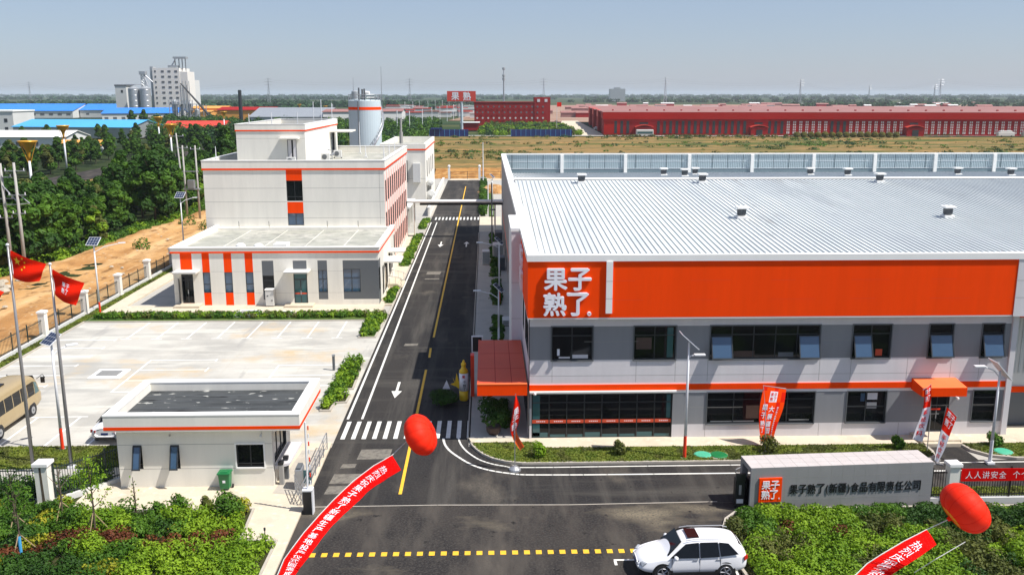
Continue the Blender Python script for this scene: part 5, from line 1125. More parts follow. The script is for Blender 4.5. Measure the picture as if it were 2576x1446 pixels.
def streamer(label, Lpx, Rpx, z0, z1, txt, v0, dv, su, zb=None):
    n = len(Lpx); Lw = [G(*p, z0+(z1-z0)*i/(n-1)) for i, p in enumerate(Lpx)]; Rw = [G(*p, z0+(z1-z0)*i/(n-1)-.12) for i, p in enumerate(Rpx)]
    t = thing('streamer', label, 'streamer banner', tuple(Lw[n//2])); N = Vector((-.1, -.75, .7)).normalized()
    f = surf(sm3(Lw, 4), sm3(Rw, 4), N, .03, .6); f_ = f; f = lambda u, v, w: f_(u, v, w+.022*math.sin(v*61)*math.sin(u*3+v*17)); m = MB(); cloth(m, f, 3, 44, 'red'); c = m.build('cloth', t)
    m = MB(); ff = lambda u, v, w: f(u, -v, w)
    for i, chh in enumerate(txt):
        v = v0+dv*i
        if v < 1: put(m, chh, ff, .5, -v, su, dv*.86, 'wht', 0, .02, bold=.008)
    m.build('lettering', c); return Lw
L1 = [cr(p) for p in ZS]; R1 = [cr(p) for p in ZE]
L1.append((690/1.0606*1.0+2, 1500)); R1.append((745/1.0606+2, 1500))
Lw = streamer('long red streamer with white characters trailing from the balloon over the crosswalk', L1, R1, 7.6, 5.4, TXT, .085, .0395, .43)
bc = G(1058, 1093, 8.2); ax1 = (Lw[0]-Lw[2]).normalized(); VR, VU, VF = Vector(_r), Vector(_u), Vector(_f); ax1 = (VR*.90+VU*.43-VF*.22).normalized()
p0 = balloon('red flattened balloon floating over the crosswalk', bc, ax1, .76, .47)
t = thing('tether_rope', 'grey rope from the balloon over the crosswalk along its streamer', 'rope', tuple(Lw[0])); m = MB(); m.tube([p0, Lw[0]]+[q+Vector((-.02, 0, .02)) for q in Lw[1:]]+[Vector((Lw[-1].x-1.2, Lw[-1].y-2.5, .1))], .014, 5, 'offwhite'); m.build('line', t)
def c2(x, y): return ((2032+x/3.68)/1.0606, (1200+y/3.68)/1.0606)
L2 = [c2(1620, 780), c2(1400, 900), c2(1180, 1030), c2(1040, 1120), c2(930, 1229), (2080, 1500), (2030, 1560)]
R2 = [c2(1720, 925), c2(1560, 1040), c2(1420, 1130), c2(1340, 1180), c2(1270, 1229), (2150, 1512), (2095, 1575)]
Lw2 = streamer('short visible red streamer with white characters over the shrubs at lower right', L2, R2, 7.4, 6.2, TXT[:12], .135, .082, .46)
bc2 = G(2428, 1277, 8.0); p2 = balloon('large red flattened balloon with orange underside over the right shrubs', bc2, (VR*.80+VU*.60-VF*.10).normalized(), .80, .52)
t = thing('tether_rope', 'grey rope from the right balloon along its streamer', 'rope', tuple(Lw2[0])); m = MB(); m.tube([p2, Lw2[0]]+[q+Vector((-.02, 0, .02)) for q in Lw2[1:]], .014, 5, 'offwhite'); m.build('line', t)
t = thing('guy_rope', 'thin grey guy rope slanting over the right shrubs below the streamer', 'rope', (20, 37, 2)); m = MB(); m.tube([G(*c2(2000, 900), 6.5), G(*c2(1700, 1075), 6.0), G(*c2(1500, 1200), 5.2)], .012, 5, 'offwhite'); m.build('line', t)
# ================================================================== DISPLAY PROPS AT THE CANOPY
t = thing('bottle_display', 'giant yellow drink bottle figure standing beside the orange entrance canopy', 'display figure', (-1.58, 58.1, 0))
m = MB(); m.lathe([(.27, .0), (.30, .06), (.30, .7)], (-1.58, 58.1, 0), 14, 'yellow'); m.lathe([(.30, 1.9), (.29, 2.05), (.15, 2.25), (.13, 2.4)], (-1.58, 58.1, 0), 14, 'yellow'); m.build('bottle', t, smooth=True)
m = MB(); m.lathe([(.305, .7), (.305, 1.9)], (-1.58, 58.1, 0), 14, 'wht'); lb = m.build('label_wrap', t, smooth=True)
m = MB(); f = planar((-1.58, 57.785, 0), X3, Z3, -Y3); put(m, '果', f, 0, 1.7, .22, .22, 'red', 0, .0); put(m, '子', f, .05, 1.35, .2, .2, 'dgrey', 0, .0); put(m, '熟', f, .05, 1.1, .2, .2, 'dgrey', 0, 0); put(m, '了', f, .05, .87, .2, .2, 'dgrey', 0, 0); m.build('label_print', lb)
m = MB(); m.lathe([(.17, 2.4), (.17, 2.55), (.1, 2.6), (.06, 2.75), (0, 2.8)], (-1.58, 58.1, 0), 14, 'yellow'); m.build('cap', t)
m = MB(); m.add([(-1.88, 58.0, 1.2), (-2.3, 57.95, 1.6), (-2.15, 57.95, 1.25), (-2.45, 57.95, 1.15), (-2.1, 57.95, 1.0), (-1.88, 58.0, .8), (-2.05, 57.95, 1.9)]+[(-1.88, 58.12, 1.2), (-2.3, 58.05, 1.6), (-2.15, 58.05, 1.25), (-2.45, 58.05, 1.15), (-2.1, 58.05, 1.0), (-1.88, 58.12, .8), (-2.05, 58.05, 1.9)], [(0, 2, 4, 5), (0, 6, 2), (2, 1, 4), (2, 3, 4), (7, 12, 11, 9), (7, 9, 13), (9, 11, 8), (9, 11, 10)], 'yellow'); m.build('splash', t)
t = thing('sign_pylon', 'tall narrow orange red sign pylon with framed black board behind the bottle figure', 'sign pylon', (-1.0, 58.6, 0))
m = MB(); m.box(-1.12, 58.4, 0, -.88, 59.0, 3.0, 'redpole'); m.build('column', t)
m = MB(); m.box(-1.1, 61.5, 2.3, -.3, 61.62, 3.5, 'pole'); fr = m.build('board_frame', t); m = MB(); m.box(-1.02, 61.48, 2.38, -.38, 61.5, 3.42, 'black'); m.build('board', fr); m = MB(); m.box(-1.05, 61.5, .1, -.98, 61.6, 2.3, 'steel'); m.build('board_leg', t)
t = thing('pennant', 'small white pointed pennant sticking out of the round bush in the shade', 'pennant', (-2.75, 58.2, .5)); m = MB(); m.add([(-3.0, 58.2, .75), (-2.5, 58.2, .75), (-2.72, 58.2, 1.35), (-3.0, 58.24, .75), (-2.5, 58.24, .75), (-2.72, 58.24, 1.35)], [(0, 1, 2), (3, 5, 4), (0, 3, 4, 1), (1, 4, 5, 2), (2, 5, 3, 0)], 'wht'); m.build('cloth', t); m = MB(); m.tube([(-2.75, 58.25, .1), (-2.75, 58.25, .9)], .02, 5, 'steel'); m.build('stick', t)
# clutter along the shaded flank: machines and cabinets
for x, y, sx, sy, h, k, lb in ((1.75, 78, .8, 1.4, .55, 'offwhite', 'low white condenser unit on the shaded flank pavement, nearest of the row'), (1.7, 104, .8, 2.0, 1.5, 'dgrey', 'dark outdoor unit on the shaded flank pavement beyond the red footed lamp'), (1.4, 112, 1.3, 2.2, 1.7, 'offwhite', 'white outdoor unit with pipes on the shaded flank pavement'), (1.6, 121, 1.0, 2.4, 1.9, 'dgrey', 'dark outdoor machine farthest along the shaded flank'), (-.1, 107.5, .9, 1.6, 1.6, 'offwhite', 'white rounded machine in the shaded hedge gap')):
    t = thing('outdoor_unit', lb, 'air conditioner', (x, y, .13)); m = MB(); m.box(x-sx/2, y-sy/2, .2, x+sx/2, y+sy/2, .13+h, k); m.build('casing', t, bevel=.04)
    m = MB(); [m.box(x-sx/2+.08*i, y-sy/2-.02, .3, x-sx/2+.08*i+.03, y-sy/2, .08+h, 'frame') for i in range(1, int(sx/.08))]; m.build('grille', t); m = MB(); m.box(x-sx/2+.05, y-sy/2+.05, .13, x+sx/2-.05, y+sy/2-.05, .2, 'frame'); m.build('feet', t)
t = thing('utility_pole', 'thin dark pole standing on the flank pavement near the pipe bridge', 'pole', (1.3, 120, 0)); m = MB(); m.tube([(.7, 118, .1), (.7, 118, 8.8)], .09, 8, 'dgrey'); m.build('pole', t); m = MB(); m.box(.5, 117.9, 5.2, 1.2, 118.1, 5.4, 'dgrey'); m.build('arm', t)
# ================================================================== VEHICLES (built at the origin, nose to +X)
def vehicle(name, label, cat, paint, st, wheels, wr, glass_rng, loc, rz, extras):
    """st: stations (x, zb, zmid, zbelt, zroof, wb, wbelt, wroof)"""
    t = thing(name, label, cat, (0, 0, 0)); m = MB(); g = MB()
    rings = []
    for (x, zb, zm, zs, zr, wb, ws, wf) in st:
        half = [(0, zb), (wb*.82, zb), (wb, zb+.12), (wb+.015, zm), (ws, zs-.06), (ws-.03, zs), (wf+.03, zr-.10), (wf-.06, zr-.02), (wf*.5, zr+.015), (0, zr+.02)]
        rings.append([(x, y, z) for y, z in half]+[(x, -y, z) for y, z in half[-2:0:-1]])
    n = len(rings[0]); vs = [p for r in rings for p in r]; fs = []
    for i in range(len(rings)-1):
        for j in range(n): a = i*n+j; b = i*n+(j+1) % n; fs.append((a, b, b+n, a+n))
    fs.append(tuple(range(n))); fs.append(tuple(range(len(vs)-1, len(vs)-n-1, -1)))
    m.add(vs, fs, paint); body = m.build('body', t, smooth=True)
    md = body.modifiers.new('sub', 'SUBSURF'); md.levels = md.render_levels = 2
    def V(i, j): return Vector(vs[i*n+j])
    for q, (i0, i1, j0, j1, nm, s) in enumerate(glass_rng):
        for side in (1, -1):
            g = MB()
            A = [V(i0, j0), V(i1, j0), V(i1, j1), V(i0, j1)] if nm == 'side_window' else None
            if nm != 'side_window': continue
            a, b, c, d = A; cc = (a+b+c+d)/4; pts = [cc+(p-cc)*s for p in (a, b, c, d)]
            pts = [Vector((p.x, abs(p.y)+.012, p.z)) for p in pts]
            if side < 0: pts = [Vector((p.x, -p.y, p.z)) for p in pts][::-1]
            g.add(pts+[p-Vector((0, .05*side, 0)) for p in pts], [(0, 1, 2, 3), (7, 6, 5, 4), (0, 4, 5, 1), (1, 5, 6, 2), (2, 6, 7, 3), (3, 7, 4, 0)], 'glass'); g.build(nm, t)
    for (x, ys) in wheels:
        for s in (1, -1):
            y = ys*s; m = MB(); m.tube([(x, y-.12*s, wr), (x, y+.025*s, wr)], wr+.085, 24, 'black'); m.build('wheel_arch', t)
            w_ = MB(); w_.tube([(x, y-.15*s, wr), (x, y+.035*s, wr)], wr, 24, 'rubber'); wo = w_.build('wheel', t)
            r = MB(); r.tube([(x, y+.03*s, wr), (x, y+.045*s, wr)], wr*.66, 20, 'black')
            for k in range(5):
                a = k*2*math.pi/5; r.tube([(x, y+.055*s, wr), (x+wr*.62*math.cos(a), y+.05*s, wr+wr*.62*math.sin(a))], .035, 4, 'rim')
            r.tube([(x+wr*.64*math.cos(a/24*2*math.pi), y+.05*s, wr+wr*.64*math.sin(a/24*2*math.pi)) for a in range(25)], .02, 4, 'rim'); r.build('rim', wo)
    for nm, fn in extras: mm = MB(); fn(mm); mm.build(nm, t)
    t.location = loc; t.rotation_euler = (0, 0, rz); return t
suv = [(-2.30, .62, .75, .90, .98, .62, .60, .50), (-2.24, .42, .68, 1.02, 1.12, .84, .80, .66), (-2.05, .30, .62, 1.06, 1.42, .91, .87, .66), (-1.70, .26, .6, 1.05, 1.60, .925, .90, .66), (-1.0, .26, .6, 1.03, 1.67, .925, .91, .66), (-.1, .26, .6, 1.01, 1.68, .925, .91, .66), (.45, .26, .6, 1.0, 1.62, .925, .91, .64), (1.15, .26, .6, .99, 1.08, .925, .90, .72), (1.30, .26, .6, .97, 1.03, .925, .89, .72), (1.85, .28, .6, .86, .93, .91, .84, .64), (2.2, .34, .55, .74, .82, .82, .74, .5), (2.34, .42, .55, .66, .70, .62, .55, .4)]
def suv_extra(m): pass
def ss(pts, d, k):
    def fn(m):
        d_ = Vector(d)
        P = [Vector(p) for p in pts]; n = len(P)
        m.add(P+[p+d_ for p in P], [tuple(range(n-1, -1, -1)), tuple(range(n, 2*n))]+[(i, (i+1) % n, n+(i+1) % n, n+i) for i in range(n)], k)
    return fn
def mir(pts): return [(x, -y, z) for x, y, z in pts][::-1]
ex = []
wsd = [(1.09, .74, 1.045), (1.09, -.74, 1.045), (.52, -.60, 1.615), (.52, .60, 1.615)]
ex.append(('windscreen', ss(wsd, (.03, 0, .03), 'glass'))); ex.append(('rear_window', ss([(-2.13, .62, 1.12), (-2.13, -.62, 1.12), (-1.93, -.56, 1.46), (-1.93, .56, 1.46)][::-1], (-.05, 0, .03), 'glass')))
ex.append(('sunroof', ss([(.22, -.42, 1.69), (.22, .42, 1.69), (-.28, .42, 1.695), (-.28, -.42, 1.695)], (0, 0, .015), 'glass')))
for s in (1, -1):
    def wf(pts, s=s): return pts if s > 0 else mir(pts)
    for pts in ([(1.06, .915, 1.03), (.36, .695, 1.55), (-.19, .69, 1.60), (-.19, .915, 1.01)], [(-.24, .915, 1.01), (-.24, .69, 1.60), (-1.0, .69, 1.60), (-1.05, .915, 1.04)], [(-1.10, .915, 1.05), (-1.05, .69, 1.59), (-1.45, .70, 1.54), (-1.86, .90, 1.13)]):
        q = [(x, y*s, z) for x, y, z in pts]; ex.append(('side_window', ss(q if s < 0 else q[::-1], (0, .022*s, .01), 'glass')))
    ex.append(('headlight', ss([(2.12, .80*s, .66), (2.2, .56*s, .63), (2.14, .55*s, .76), (1.98, .80*s, .79)], (.09, .045*s, .0), 'lamp')))
    ex.append(('tail_light', ss([(-2.1, .90*s, .85), (-2.1, .88*s, 1.03), (-2.27, .72*s, 1.03), (-2.29, .72*s, .88)], (-.02, .035*s, 0), 'taillight')))
    ex.append(('wing_mirror', lambda m, s=s: m.lathe([(0, -.13), (.07, -.1), (.1, 0), (.07, .1), (0, .13)], (.82, 1.03*s, 1.08), 10, 'pearl', Matrix.Rotation(R(90), 3, 'X'))))
    ex.append(('sill_trim', lambda m, s=s: m.box(-1.0, .90*s-.04, .22, 1.0, .90*s+.04, .36, 'black')))
    ex.append(('roof_rail', lambda m, s=s: m.tube([(.35, .62*s, 1.66), (0, .62*s, 1.71), (-1.5, .62*s, 1.70), (-1.75, .62*s, 1.62)], .018, 5, 'steel')))
    for xh in (-.02, -1.0): ex.append(('door_handle', lambda m, s=s, xh=xh: m.box(xh-.1, .925*s-.01, .9, xh+.1, .925*s+.012, .925, 'steel')))
    for xh in (.96, -.22, -1.1): ex.append(('door_gap', lambda m, s=s, xh=xh: m.box(xh-.008, .925*s-.012, .4, xh+.008, .925*s+.008, .98, 'frame')))
ex.append(('grille', ss([(2.27, -.42, .5), (2.27, .42, .5), (2.22, .45, .70), (2.22, -.45, .70)], (.07, 0, 0), 'black'))); ex.append(('bumper_intake', ss([(2.26, -.6, .32), (2.26, .6, .32), (2.3, .55, .44), (2.3, -.55, .44)], (.05, 0, 0), 'black')))
ex.append(('number_plate', ss([(2.36, -.22, .52), (2.36, .22, .52), (2.36, .22, .62), (2.36, -.22, .62)], (.015, 0, 0), 'bluebox')))
vehicle('parked_car', 'white SUV with dark sunroof parked at the bottom edge beside the shrubs', 'car', 'pearl', suv, [(1.34, .90), (-1.32, .90)], .355, [], (8.62, 35.62, 0), R(180+1.5), ex)
sed = [(-2.35, .5, .7, .9, .98, .6, .58, .45), (-2.3, .34, .6, .95, 1.03, .82, .76, .62), (-1.9, .24, .55, .96, 1.06, .9, .85, .62), (-1.6, .22, .55, .96, 1.10, .9, .87, .62), (-.9, .22, .55, .95, 1.42, .9, .88, .58), (0, .22, .55, .93, 1.47, .9, .88, .58), (.4, .22, .55, .92, 1.42, .9, .88, .57), (1.1, .22, .55, .92, 1.0, .9, .87, .66), (1.6, .24, .55, .85, .92, .9, .84, .64), (2.2, .3, .5, .72, .8, .82, .72, .5), (2.35, .4, .5, .62, .68, .6, .5, .4)]
ex = [('windscreen', ss([(1.04, .68, .98), (1.04, -.68, .98), (.48, -.53, 1.36), (.48, .53, 1.36)], (.03, 0, .03), 'glass')), ('rear_window', ss([(-1.58, -.6, 1.09), (-1.58, .6, 1.09), (-1.0, .52, 1.39), (-1.0, -.52, 1.39)][::1], (-.02, 0, .035), 'glass')),
      ('number_plate', ss([(-2.33, -.2, .62), (-2.33, .2, .62), (-2.33, .2, .74), (-2.33, -.2, .74)], (-.03, 0, 0), 'bluebox')), ('rear_bumper_trim', ss([(-2.3, -.6, .34), (-2.3, .6, .34), (-2.34, .55, .45), (-2.34, -.55, .45)], (-.03, 0, 0), 'black'))]
for s in (1, -1):
    ex.append(('tail_light', ss([(-2.2, .84*s, .74), (-2.2, .82*s, .92), (-2.34, .5*s, .90), (-2.36, .5*s, .78)], (-.03, .02*s, 0), 'taillight')))
    for pts in ([(.9, .885, .98), (.3, .63, 1.34), (-.15, .63, 1.38), (-.15, .885, .97)], [(-.22, .885, .97), (-.22, .63, 1.38), (-.85, .63, 1.34), (-1.3, .87, .99)]):
        q = [(x, y*s, z) for x, y, z in pts]; ex.append(('side_window', ss(q if s < 0 else q[::-1], (0, .025*s, .01), 'glass')))
    ex.append(('wing_mirror', lambda m, s=s: m.box(.75, .9*s-.08, .95, .9, .9*s+.12, 1.07, 'pearl')))
vehicle('parked_car', 'white saloon car half hidden behind the left corner of the gatehouse', 'car', 'pearl', sed, [(1.4, .875), (-1.35, .875)], .32, [], (-22.25, 52.95, .03), R(90), ex)
# minibus
t = thing('minibus', 'gold minibus parked at the left edge of the car park', 'minibus', (0, 0, 0)); m = MB()
rings = []
for (x, zb, zs, zr, w_) in [(-3.45, .5, 1.4, 2.3, .90), (-3.3, .35, 1.4, 2.56, .99), (-2.5, .32, 1.4, 2.62, 1.02), (2.2, .32, 1.4, 2.62, 1.02), (2.7, .32, 1.4, 2.52, 1.01), (3.2, .34, 1.35, 2.05, .98), (3.45, .45, 1.15, 1.45, .90)]:
    half = [(0, zb), (w_*.85, zb), (w_, zb+.18), (w_+.01, zs), (w_-.06, zr-.3), (w_-.16, zr-.1), (w_*.55, zr), (0, zr+.03)]
    rings.append([(x, y, z) for y, z in half]+[(x, -y, z) for y, z in half[-2:0:-1]])
n = len(rings[0]); vs = [p for r in rings for p in r]; fs = []
for i in range(len(rings)-1):
    for j in range(n): a = i*n+j; b = i*n+(j+1) % n; fs.append((a, b, b+n, a+n))
fs += [tuple(range(n)), tuple(range(len(vs)-1, len(vs)-n-1, -1))]
m.add(vs, fs, 'bus'); o = m.build('body', t, smooth=True); md = o.modifiers.new('sub', 'SUBSURF'); md.levels = md.render_levels = 2
for s in (1, -1):
    for x0, x1 in ((-3.0, -2.1), (-2.02, -1.15), (-1.07, -.2), (-.12, .75), (.83, 1.55), (1.63, 2.45)):
        q = [(x0, 1.0*s, 1.32), (x1, 1.0*s, 1.32), (x1, .955*s, 2.14), (x0, .955*s, 2.14)]; m = MB(); ss(q if s > 0 else q[::-1], (0, .025*s, .0), 'glass')(m); m.build('side_window', t)
    q = [(2.53, .995*s, 1.3), (3.12, .95*s, 1.3), (2.85, .93*s, 1.98), (2.53, .955*s, 2.1)]; m = MB(); ss(q if s > 0 else q[::-1], (0, .03*s, 0), 'glass_teal')(m); m.build('side_window', t)
    m = MB(); m.box(-3.1, .985*s-.01, 1.26, 2.5, .985*s+.03, 1.29, 'steel'); m.build('trim_strip', t)
    m = MB(); m.tube([(3.0, .95*s, 2.15), (3.45, 1.12*s, 2.3), (3.55, 1.22*s, 2.05)], .025, 5, 'black'); m.box(3.5, 1.14*s-.05, 1.72, 3.58, 1.14*s+.2, 2.1, 'black'); m.build('mirror', t)
    for x in (2.05, -1.95):
        m = MB(); m.tube([(x, .86*s, .4), (x, 1.01*s, .4)], .48, 20, 'black'); m.build('wheel_arch', t); w_ = MB(); w_.tube([(x, .8*s, .38), (x, 1.025*s, .38)], .38, 20, 'rubber'); wo = w_.build('wheel', t)
        r = MB(); r.tube([(x, 1.02*s, .38), (x, 1.04*s, .38)], .23, 16, 'steel'); r.tube([(x, 1.03*s, .38), (x, 1.06*s, .38)], .07, 8, 'dgrey'); r.build('rim', wo)
m = MB(); ss([(3.44, -.8, 1.3), (3.44, .8, 1.3), (2.82, .8, 2.36), (2.82, -.8, 2.36)], (.05, 0, .05), 'glass')(m); m.build('windscreen', t)
m = MB(); m.box(-.6, -.35, 2.63, .3, .35, 2.72, 'black'); m.build('roof_hatch', t)
m = MB(); m.box(-2.4, -.55, 2.6, -1.2, .55, 2.76, 'bus'); m.build('roof_unit', t, bevel=.05)
t.location = (-29.85, 53.7, .03); t.rotation_euler = (0, 0, R(90))
# ================================================================== VEGETATION
def blob_pts(c, r, n, squash=(1, 1, .8), shell=.55):
    d = rng.normal(size=(n, 3)); d /= np.linalg.norm(d, axis=1, keepdims=True)
    rad = (shell+(1-shell)*rng.random(n)**.6)[:, None]*r; sq = np.array(squash)
    return np.array(c)+d*rad*sq, d+rng.normal(size=(n, 3))*.45+np.array([0, 0, .25])
def crown_mesh(mb, h0, h1, rad, nb, per, size, mats, br=(.28, .45)):
    for b in range(nb):
        t_ = (b+.5)/nb; z = h0+(h1-h0)*t_; env = rad*math.sin(math.pi*min(1, .18+.82*t_)**.8)**.7 if t_ < 1 else .2*rad
        a = b*2.4+random.random(); rr = env*(.15+.62*random.random())
        r = rad*random.uniform(*br)*(1.1-.4*t_)
        P, Nn = blob_pts((rr*math.cos(a), rr*math.sin(a), z), r, per, (1, 1, .75)); k = random.choice(mats); mb.cards(P, Nn, size, k)
def tree_proto(kind, h, rad, nb, per, size, mats, name, trunk=.16, h0=.22):
    t = thing(name, 'x', 'tree', (0, 0, 0)); m = MB(); m.tube([(0, 0, -.3), (.05, .03, h*.3), (.0, .08, h*.62), (0, 0, h*.85)], [trunk, trunk*.8, trunk*.5, trunk*.15], 7, 'bark')
    for q in range(5): a = q*1.3; z = h*(.3+.09*q); m.tube([(0, 0, z), (math.cos(a)*rad*.3, math.sin(a)*rad*.3, z+h*.10), (math.cos(a)*rad*.6, math.sin(a)*rad*.6, z+h*.2)], [trunk*.4, trunk*.25, trunk*.08], 5, 'bark')
    m.build('trunk', t); m = MB(); crown_mesh(m, h*h0, h*.92, rad, nb, per, size, mats); m.build('crown', t); return t
# --- woodland left
protos = [tree_proto(0, 9.5, 2.9, 26, 190, .36, ['leaf_dark', 'leaf_dark', 'leaf_mid'], 'broadleaf_tree'), tree_proto(1, 8.0, 2.6, 24, 190, .34, ['leaf_mid', 'leaf_mid', 'leaf_dark'], 'broadleaf_tree'),
          tree_proto(2, 10.8, 2.5, 28, 180, .34, ['leaf_dark', 'leaf_mid'], 'broadleaf_tree'), tree_proto(3, 6.0, 2.2, 20, 170, .3, ['leaf_mid', 'leaf_light', 'leaf_olive'], 'young_tree', .1, .12),
          tree_proto(4, 8.8, 3.1, 26, 180, .38, ['leaf_olive', 'leaf_mid', 'leaf_dark'], 'broadleaf_tree')]
KL = ['dense dark green broadleaf tree', 'mid green broadleaf tree', 'tall narrow dark green tree', 'young light green tree', 'olive green spreading tree']
used = set(); NT = [0]
def plant_tree(k, x, y, sc, where, group, z=-.1):
    r = protos[k]
    rz = random.random()*6.28
    if k not in used:
        used.add(k); r.location = (x, y, z); r.rotation_euler = (0, 0, rz); r.scale = (sc, sc, sc); r['label'] = KL[k]+' '+where; r['group'] = group+', '+KL[k]
    else: dup(r, (x, y, z), rz, sc, KL[k]+' '+where, group+', '+KL[k])
    NT[0] += 1
rs = random.Random(11)
y = 72.
while y < 205:
    step = 4.2 if y < 130 else 5.6; x = float(ledge(max(y, 56)))-2.6
    lim = -88 if y < 148 else -84
    while x > lim:
        dist_from_edge = float(ledge(max(y, 56)))-x
        if rs.random() < (.97 if dist_from_edge < 14 else .88):
            k = rs.choice([0, 0, 1, 2, 4, 1, 3]) if dist_from_edge > 4 else rs.choice([0, 1, 1, 4, 3, 0])
            sc = rs.uniform(.82, 1.38)*(1 if y < 130 else .97)
            if dist_from_edge > 13: sc *= .72
            if x < -73 and y > 135: sc *= .62
            plant_tree(k, x+rs.uniform(-1.3, 1.3), y+rs.uniform(-1.5, 1.5), sc, ('on the edge of the wood, ' if dist_from_edge < 5 else ('inside the wood, ' if dist_from_edge < 17 else 'deep in the wood, '))+('left of the flags' if y < 92 else ('behind the solar lamps' if y < 118 else ('below the golden lamps' if y < 150 else 'left of the office block'))), 'woodland trees beside the sandy track')
        x -= step*(1 if dist_from_edge < 16 else 1.35)
    y += step
y = 112.
while y < 380:
    for x in (-113.5, -119, -126, -134):
        if rs.random() < .8: plant_tree(rs.choice([0, 1, 3, 4, 2]), x+rs.uniform(-2.5, 2.5), y+rs.uniform(-3, 3), rs.uniform(.65, .95), 'on the far side of the avenue with the golden lamps', 'trees beyond the avenue')
    y += 8.5 if y < 200 else 11
for i in range(34):
    y = 212+i*6; plant_tree(rs.choice([0, 1, 2, 4]), -55-.16*(y-200)-rs.uniform(0, 26), y, rs.uniform(.7, 1.0), 'far back in the wood above the office roof', 'trees behind the office')
for i in range(26): y = 215+i*7; plant_tree(rs.choice([0, 1, 4, 3]), -38-.03*y+rs.uniform(-8, 8), y, rs.uniform(.55, .8), 'behind the storage tank left of the field', 'trees around the storage tank')
# undergrowth along the wood's edge
def foliage_stuff(name, label, blobs, size, dens, shell=.5, cat='shrubs'):
    """blobs: (x,y,z,r,rz,mat)"""
    m = MB(); by = {}
    for (x, y, z, r, rzv, k) in blobs:
        n = max(6, int(dens*r*r)); P, Nn = blob_pts((x, y, z), 1., n, (r, r, rzv), shell); keep = P[:, 2] > -.05; by.setdefault(k, []).append((P[keep], Nn[keep]))
    for k, L in by.items(): m.cards(np.concatenate([a for a, b in L]), np.concatenate([b for a, b in L]), size, k)
    return m.build(name, kind='stuff', label=label, category=cat)
bl = []
for i in range(330):
    y = 55+i*.5; e = float(ledge(y)); bl.append((e-rs.uniform(-.6, 3), y, .25, rs.uniform(.7, 1.5), rs.uniform(.5, 1.1), rs.choice(['leaf_light', 'leaf_mid', 'leaf_mid', 'leaf_dark'])))
for x, y, r in ((-45.5, 120, 1.2), (-46.5, 142, 1.5), (-43, 150, 1.4), (-42, 137, 1.3), (-44.8, 71, .7), (-47, 160, 1.8), (-42.5, 165, 1.6)): bl.append((x, y, .5, r, r*.9, 'leaf_mid'))
foliage_stuff('undergrowth', 'low green undergrowth along the edge of the wood', bl, .2, 130, cat='undergrowth')
# --- big shrub beds in the foreground
def inpoly(x, y, P):
    c = False; j = len(P)-1
    for i in range(len(P)):
        if (P[i][1] > y) != (P[j][1] > y) and x < (P[j][0]-P[i][0])*(y-P[i][1])/(P[j][1]-P[i][1])+P[i][0]: c = not c
        j = i
    return c
bl = []
for i in range(1500):
    x = rs.uniform(10.8, 34); y = rs.uniform(29, 41.0)
    if not inpoly(x, y, [(12.9, 40.9), (11.9, 40.2), (11.35, 39), (11.2, 37.5), (11.3, 35.5), (11.5, 29), (34, 29), (34, 40.9)]): continue
    nzv = nz(x, y, .28, 3); r = rs.uniform(.34, .7); row = 40.9-y
    hz = .35+.45*(.5+.5*nzv)+(.12 if row > 3 else 0)
    if y > 40.2: hz *= .55
    k = 'leaf_red' if (nz(x+40, y*2, .5, 2) > .42 and row < 5) else ('leaf_olive' if nz(x, y+70, .4, 2) > .25 else ('leaf_light' if (row > 2.6 and nzv > -.35) or nzv > .05 else ('leaf_mid' if nzv > -.25 else 'leaf_dark')))
    bl.append((x, y, hz*.5+rs.uniform(-.1, .22), r*.82, hz*.62, k))
foliage_stuff('shrub_bed', 'dense mixed green and brown shrub bed below the stone sign wall', bl, .082, 800, .72)
bl = []
PL = [(-34, 24), (-9.9, 24), (-9.95, 38.2), (-11.5, 38.3), (-11.75, 41.5), (-19.6, 41.55), (-21, 42.2), (-22.5, 42.2), (-34, 42.4)]
for i in range(1500):
    x = rs.uniform(-30, -9.9); y = rs.uniform(30, 42.4)
    if not inpoly(x, y, PL): continue
    nzv = nz(x, y+9, .25, 3); r = rs.uniform(.32, .62); hz = .35+.4*(.5+.5*nzv)
    d_red = abs(y-(38.2+.16*(x+16)+.8*math.sin(x*.6)))
    if d_red < .5 and x > -25: k = 'leaf_red'; hz *= .8
    elif x > -15.5 and y < 38.3: k = 'leaf_light'; hz += .15
    elif nz(x+11, y, .5, 2) > .38: k = 'leaf_yellow'
    else: k = 'leaf_light' if nzv > .15 else ('leaf_mid' if nzv > -.2 else 'leaf_dark')
    bl.append((x, y, hz*.5+rs.uniform(-.1, .24), r*.85, hz*.6, k))
foliage_stuff('shrub_bed', 'dense mixed green, yellow and red brown shrub bed at lower left', bl, .082, 800, .72)
bl = [(rs.uniform(-29, -20.2), 0, 0, 0, 0, 0) for _ in range(0)]
for i in range(130):
    x = rs.uniform(-29, -19.9); y = 43.2+rs.random()*1.0+max(0, (x+22))*.8
    if y > 46.0 or (x > -22.6 and x < -21.2 and y < 43.6): continue
    bl.append((x, y, .45, rs.uniform(.3, .55), rs.uniform(.5, .8), rs.choice(['leaf_mid', 'leaf_dark', 'leaf_mid', 'leaf_light'])))
for i in range(40): bl.append((rs.uniform(-29, -22.4), 42.3+rs.random()*.4, .5, rs.uniform(.35, .5), rs.uniform(.6, .9), rs.choice(['leaf_mid', 'leaf_dark'])))
foliage_stuff('hedge', 'ragged green hedge growing through the iron fence at lower left', bl, .09, 520)
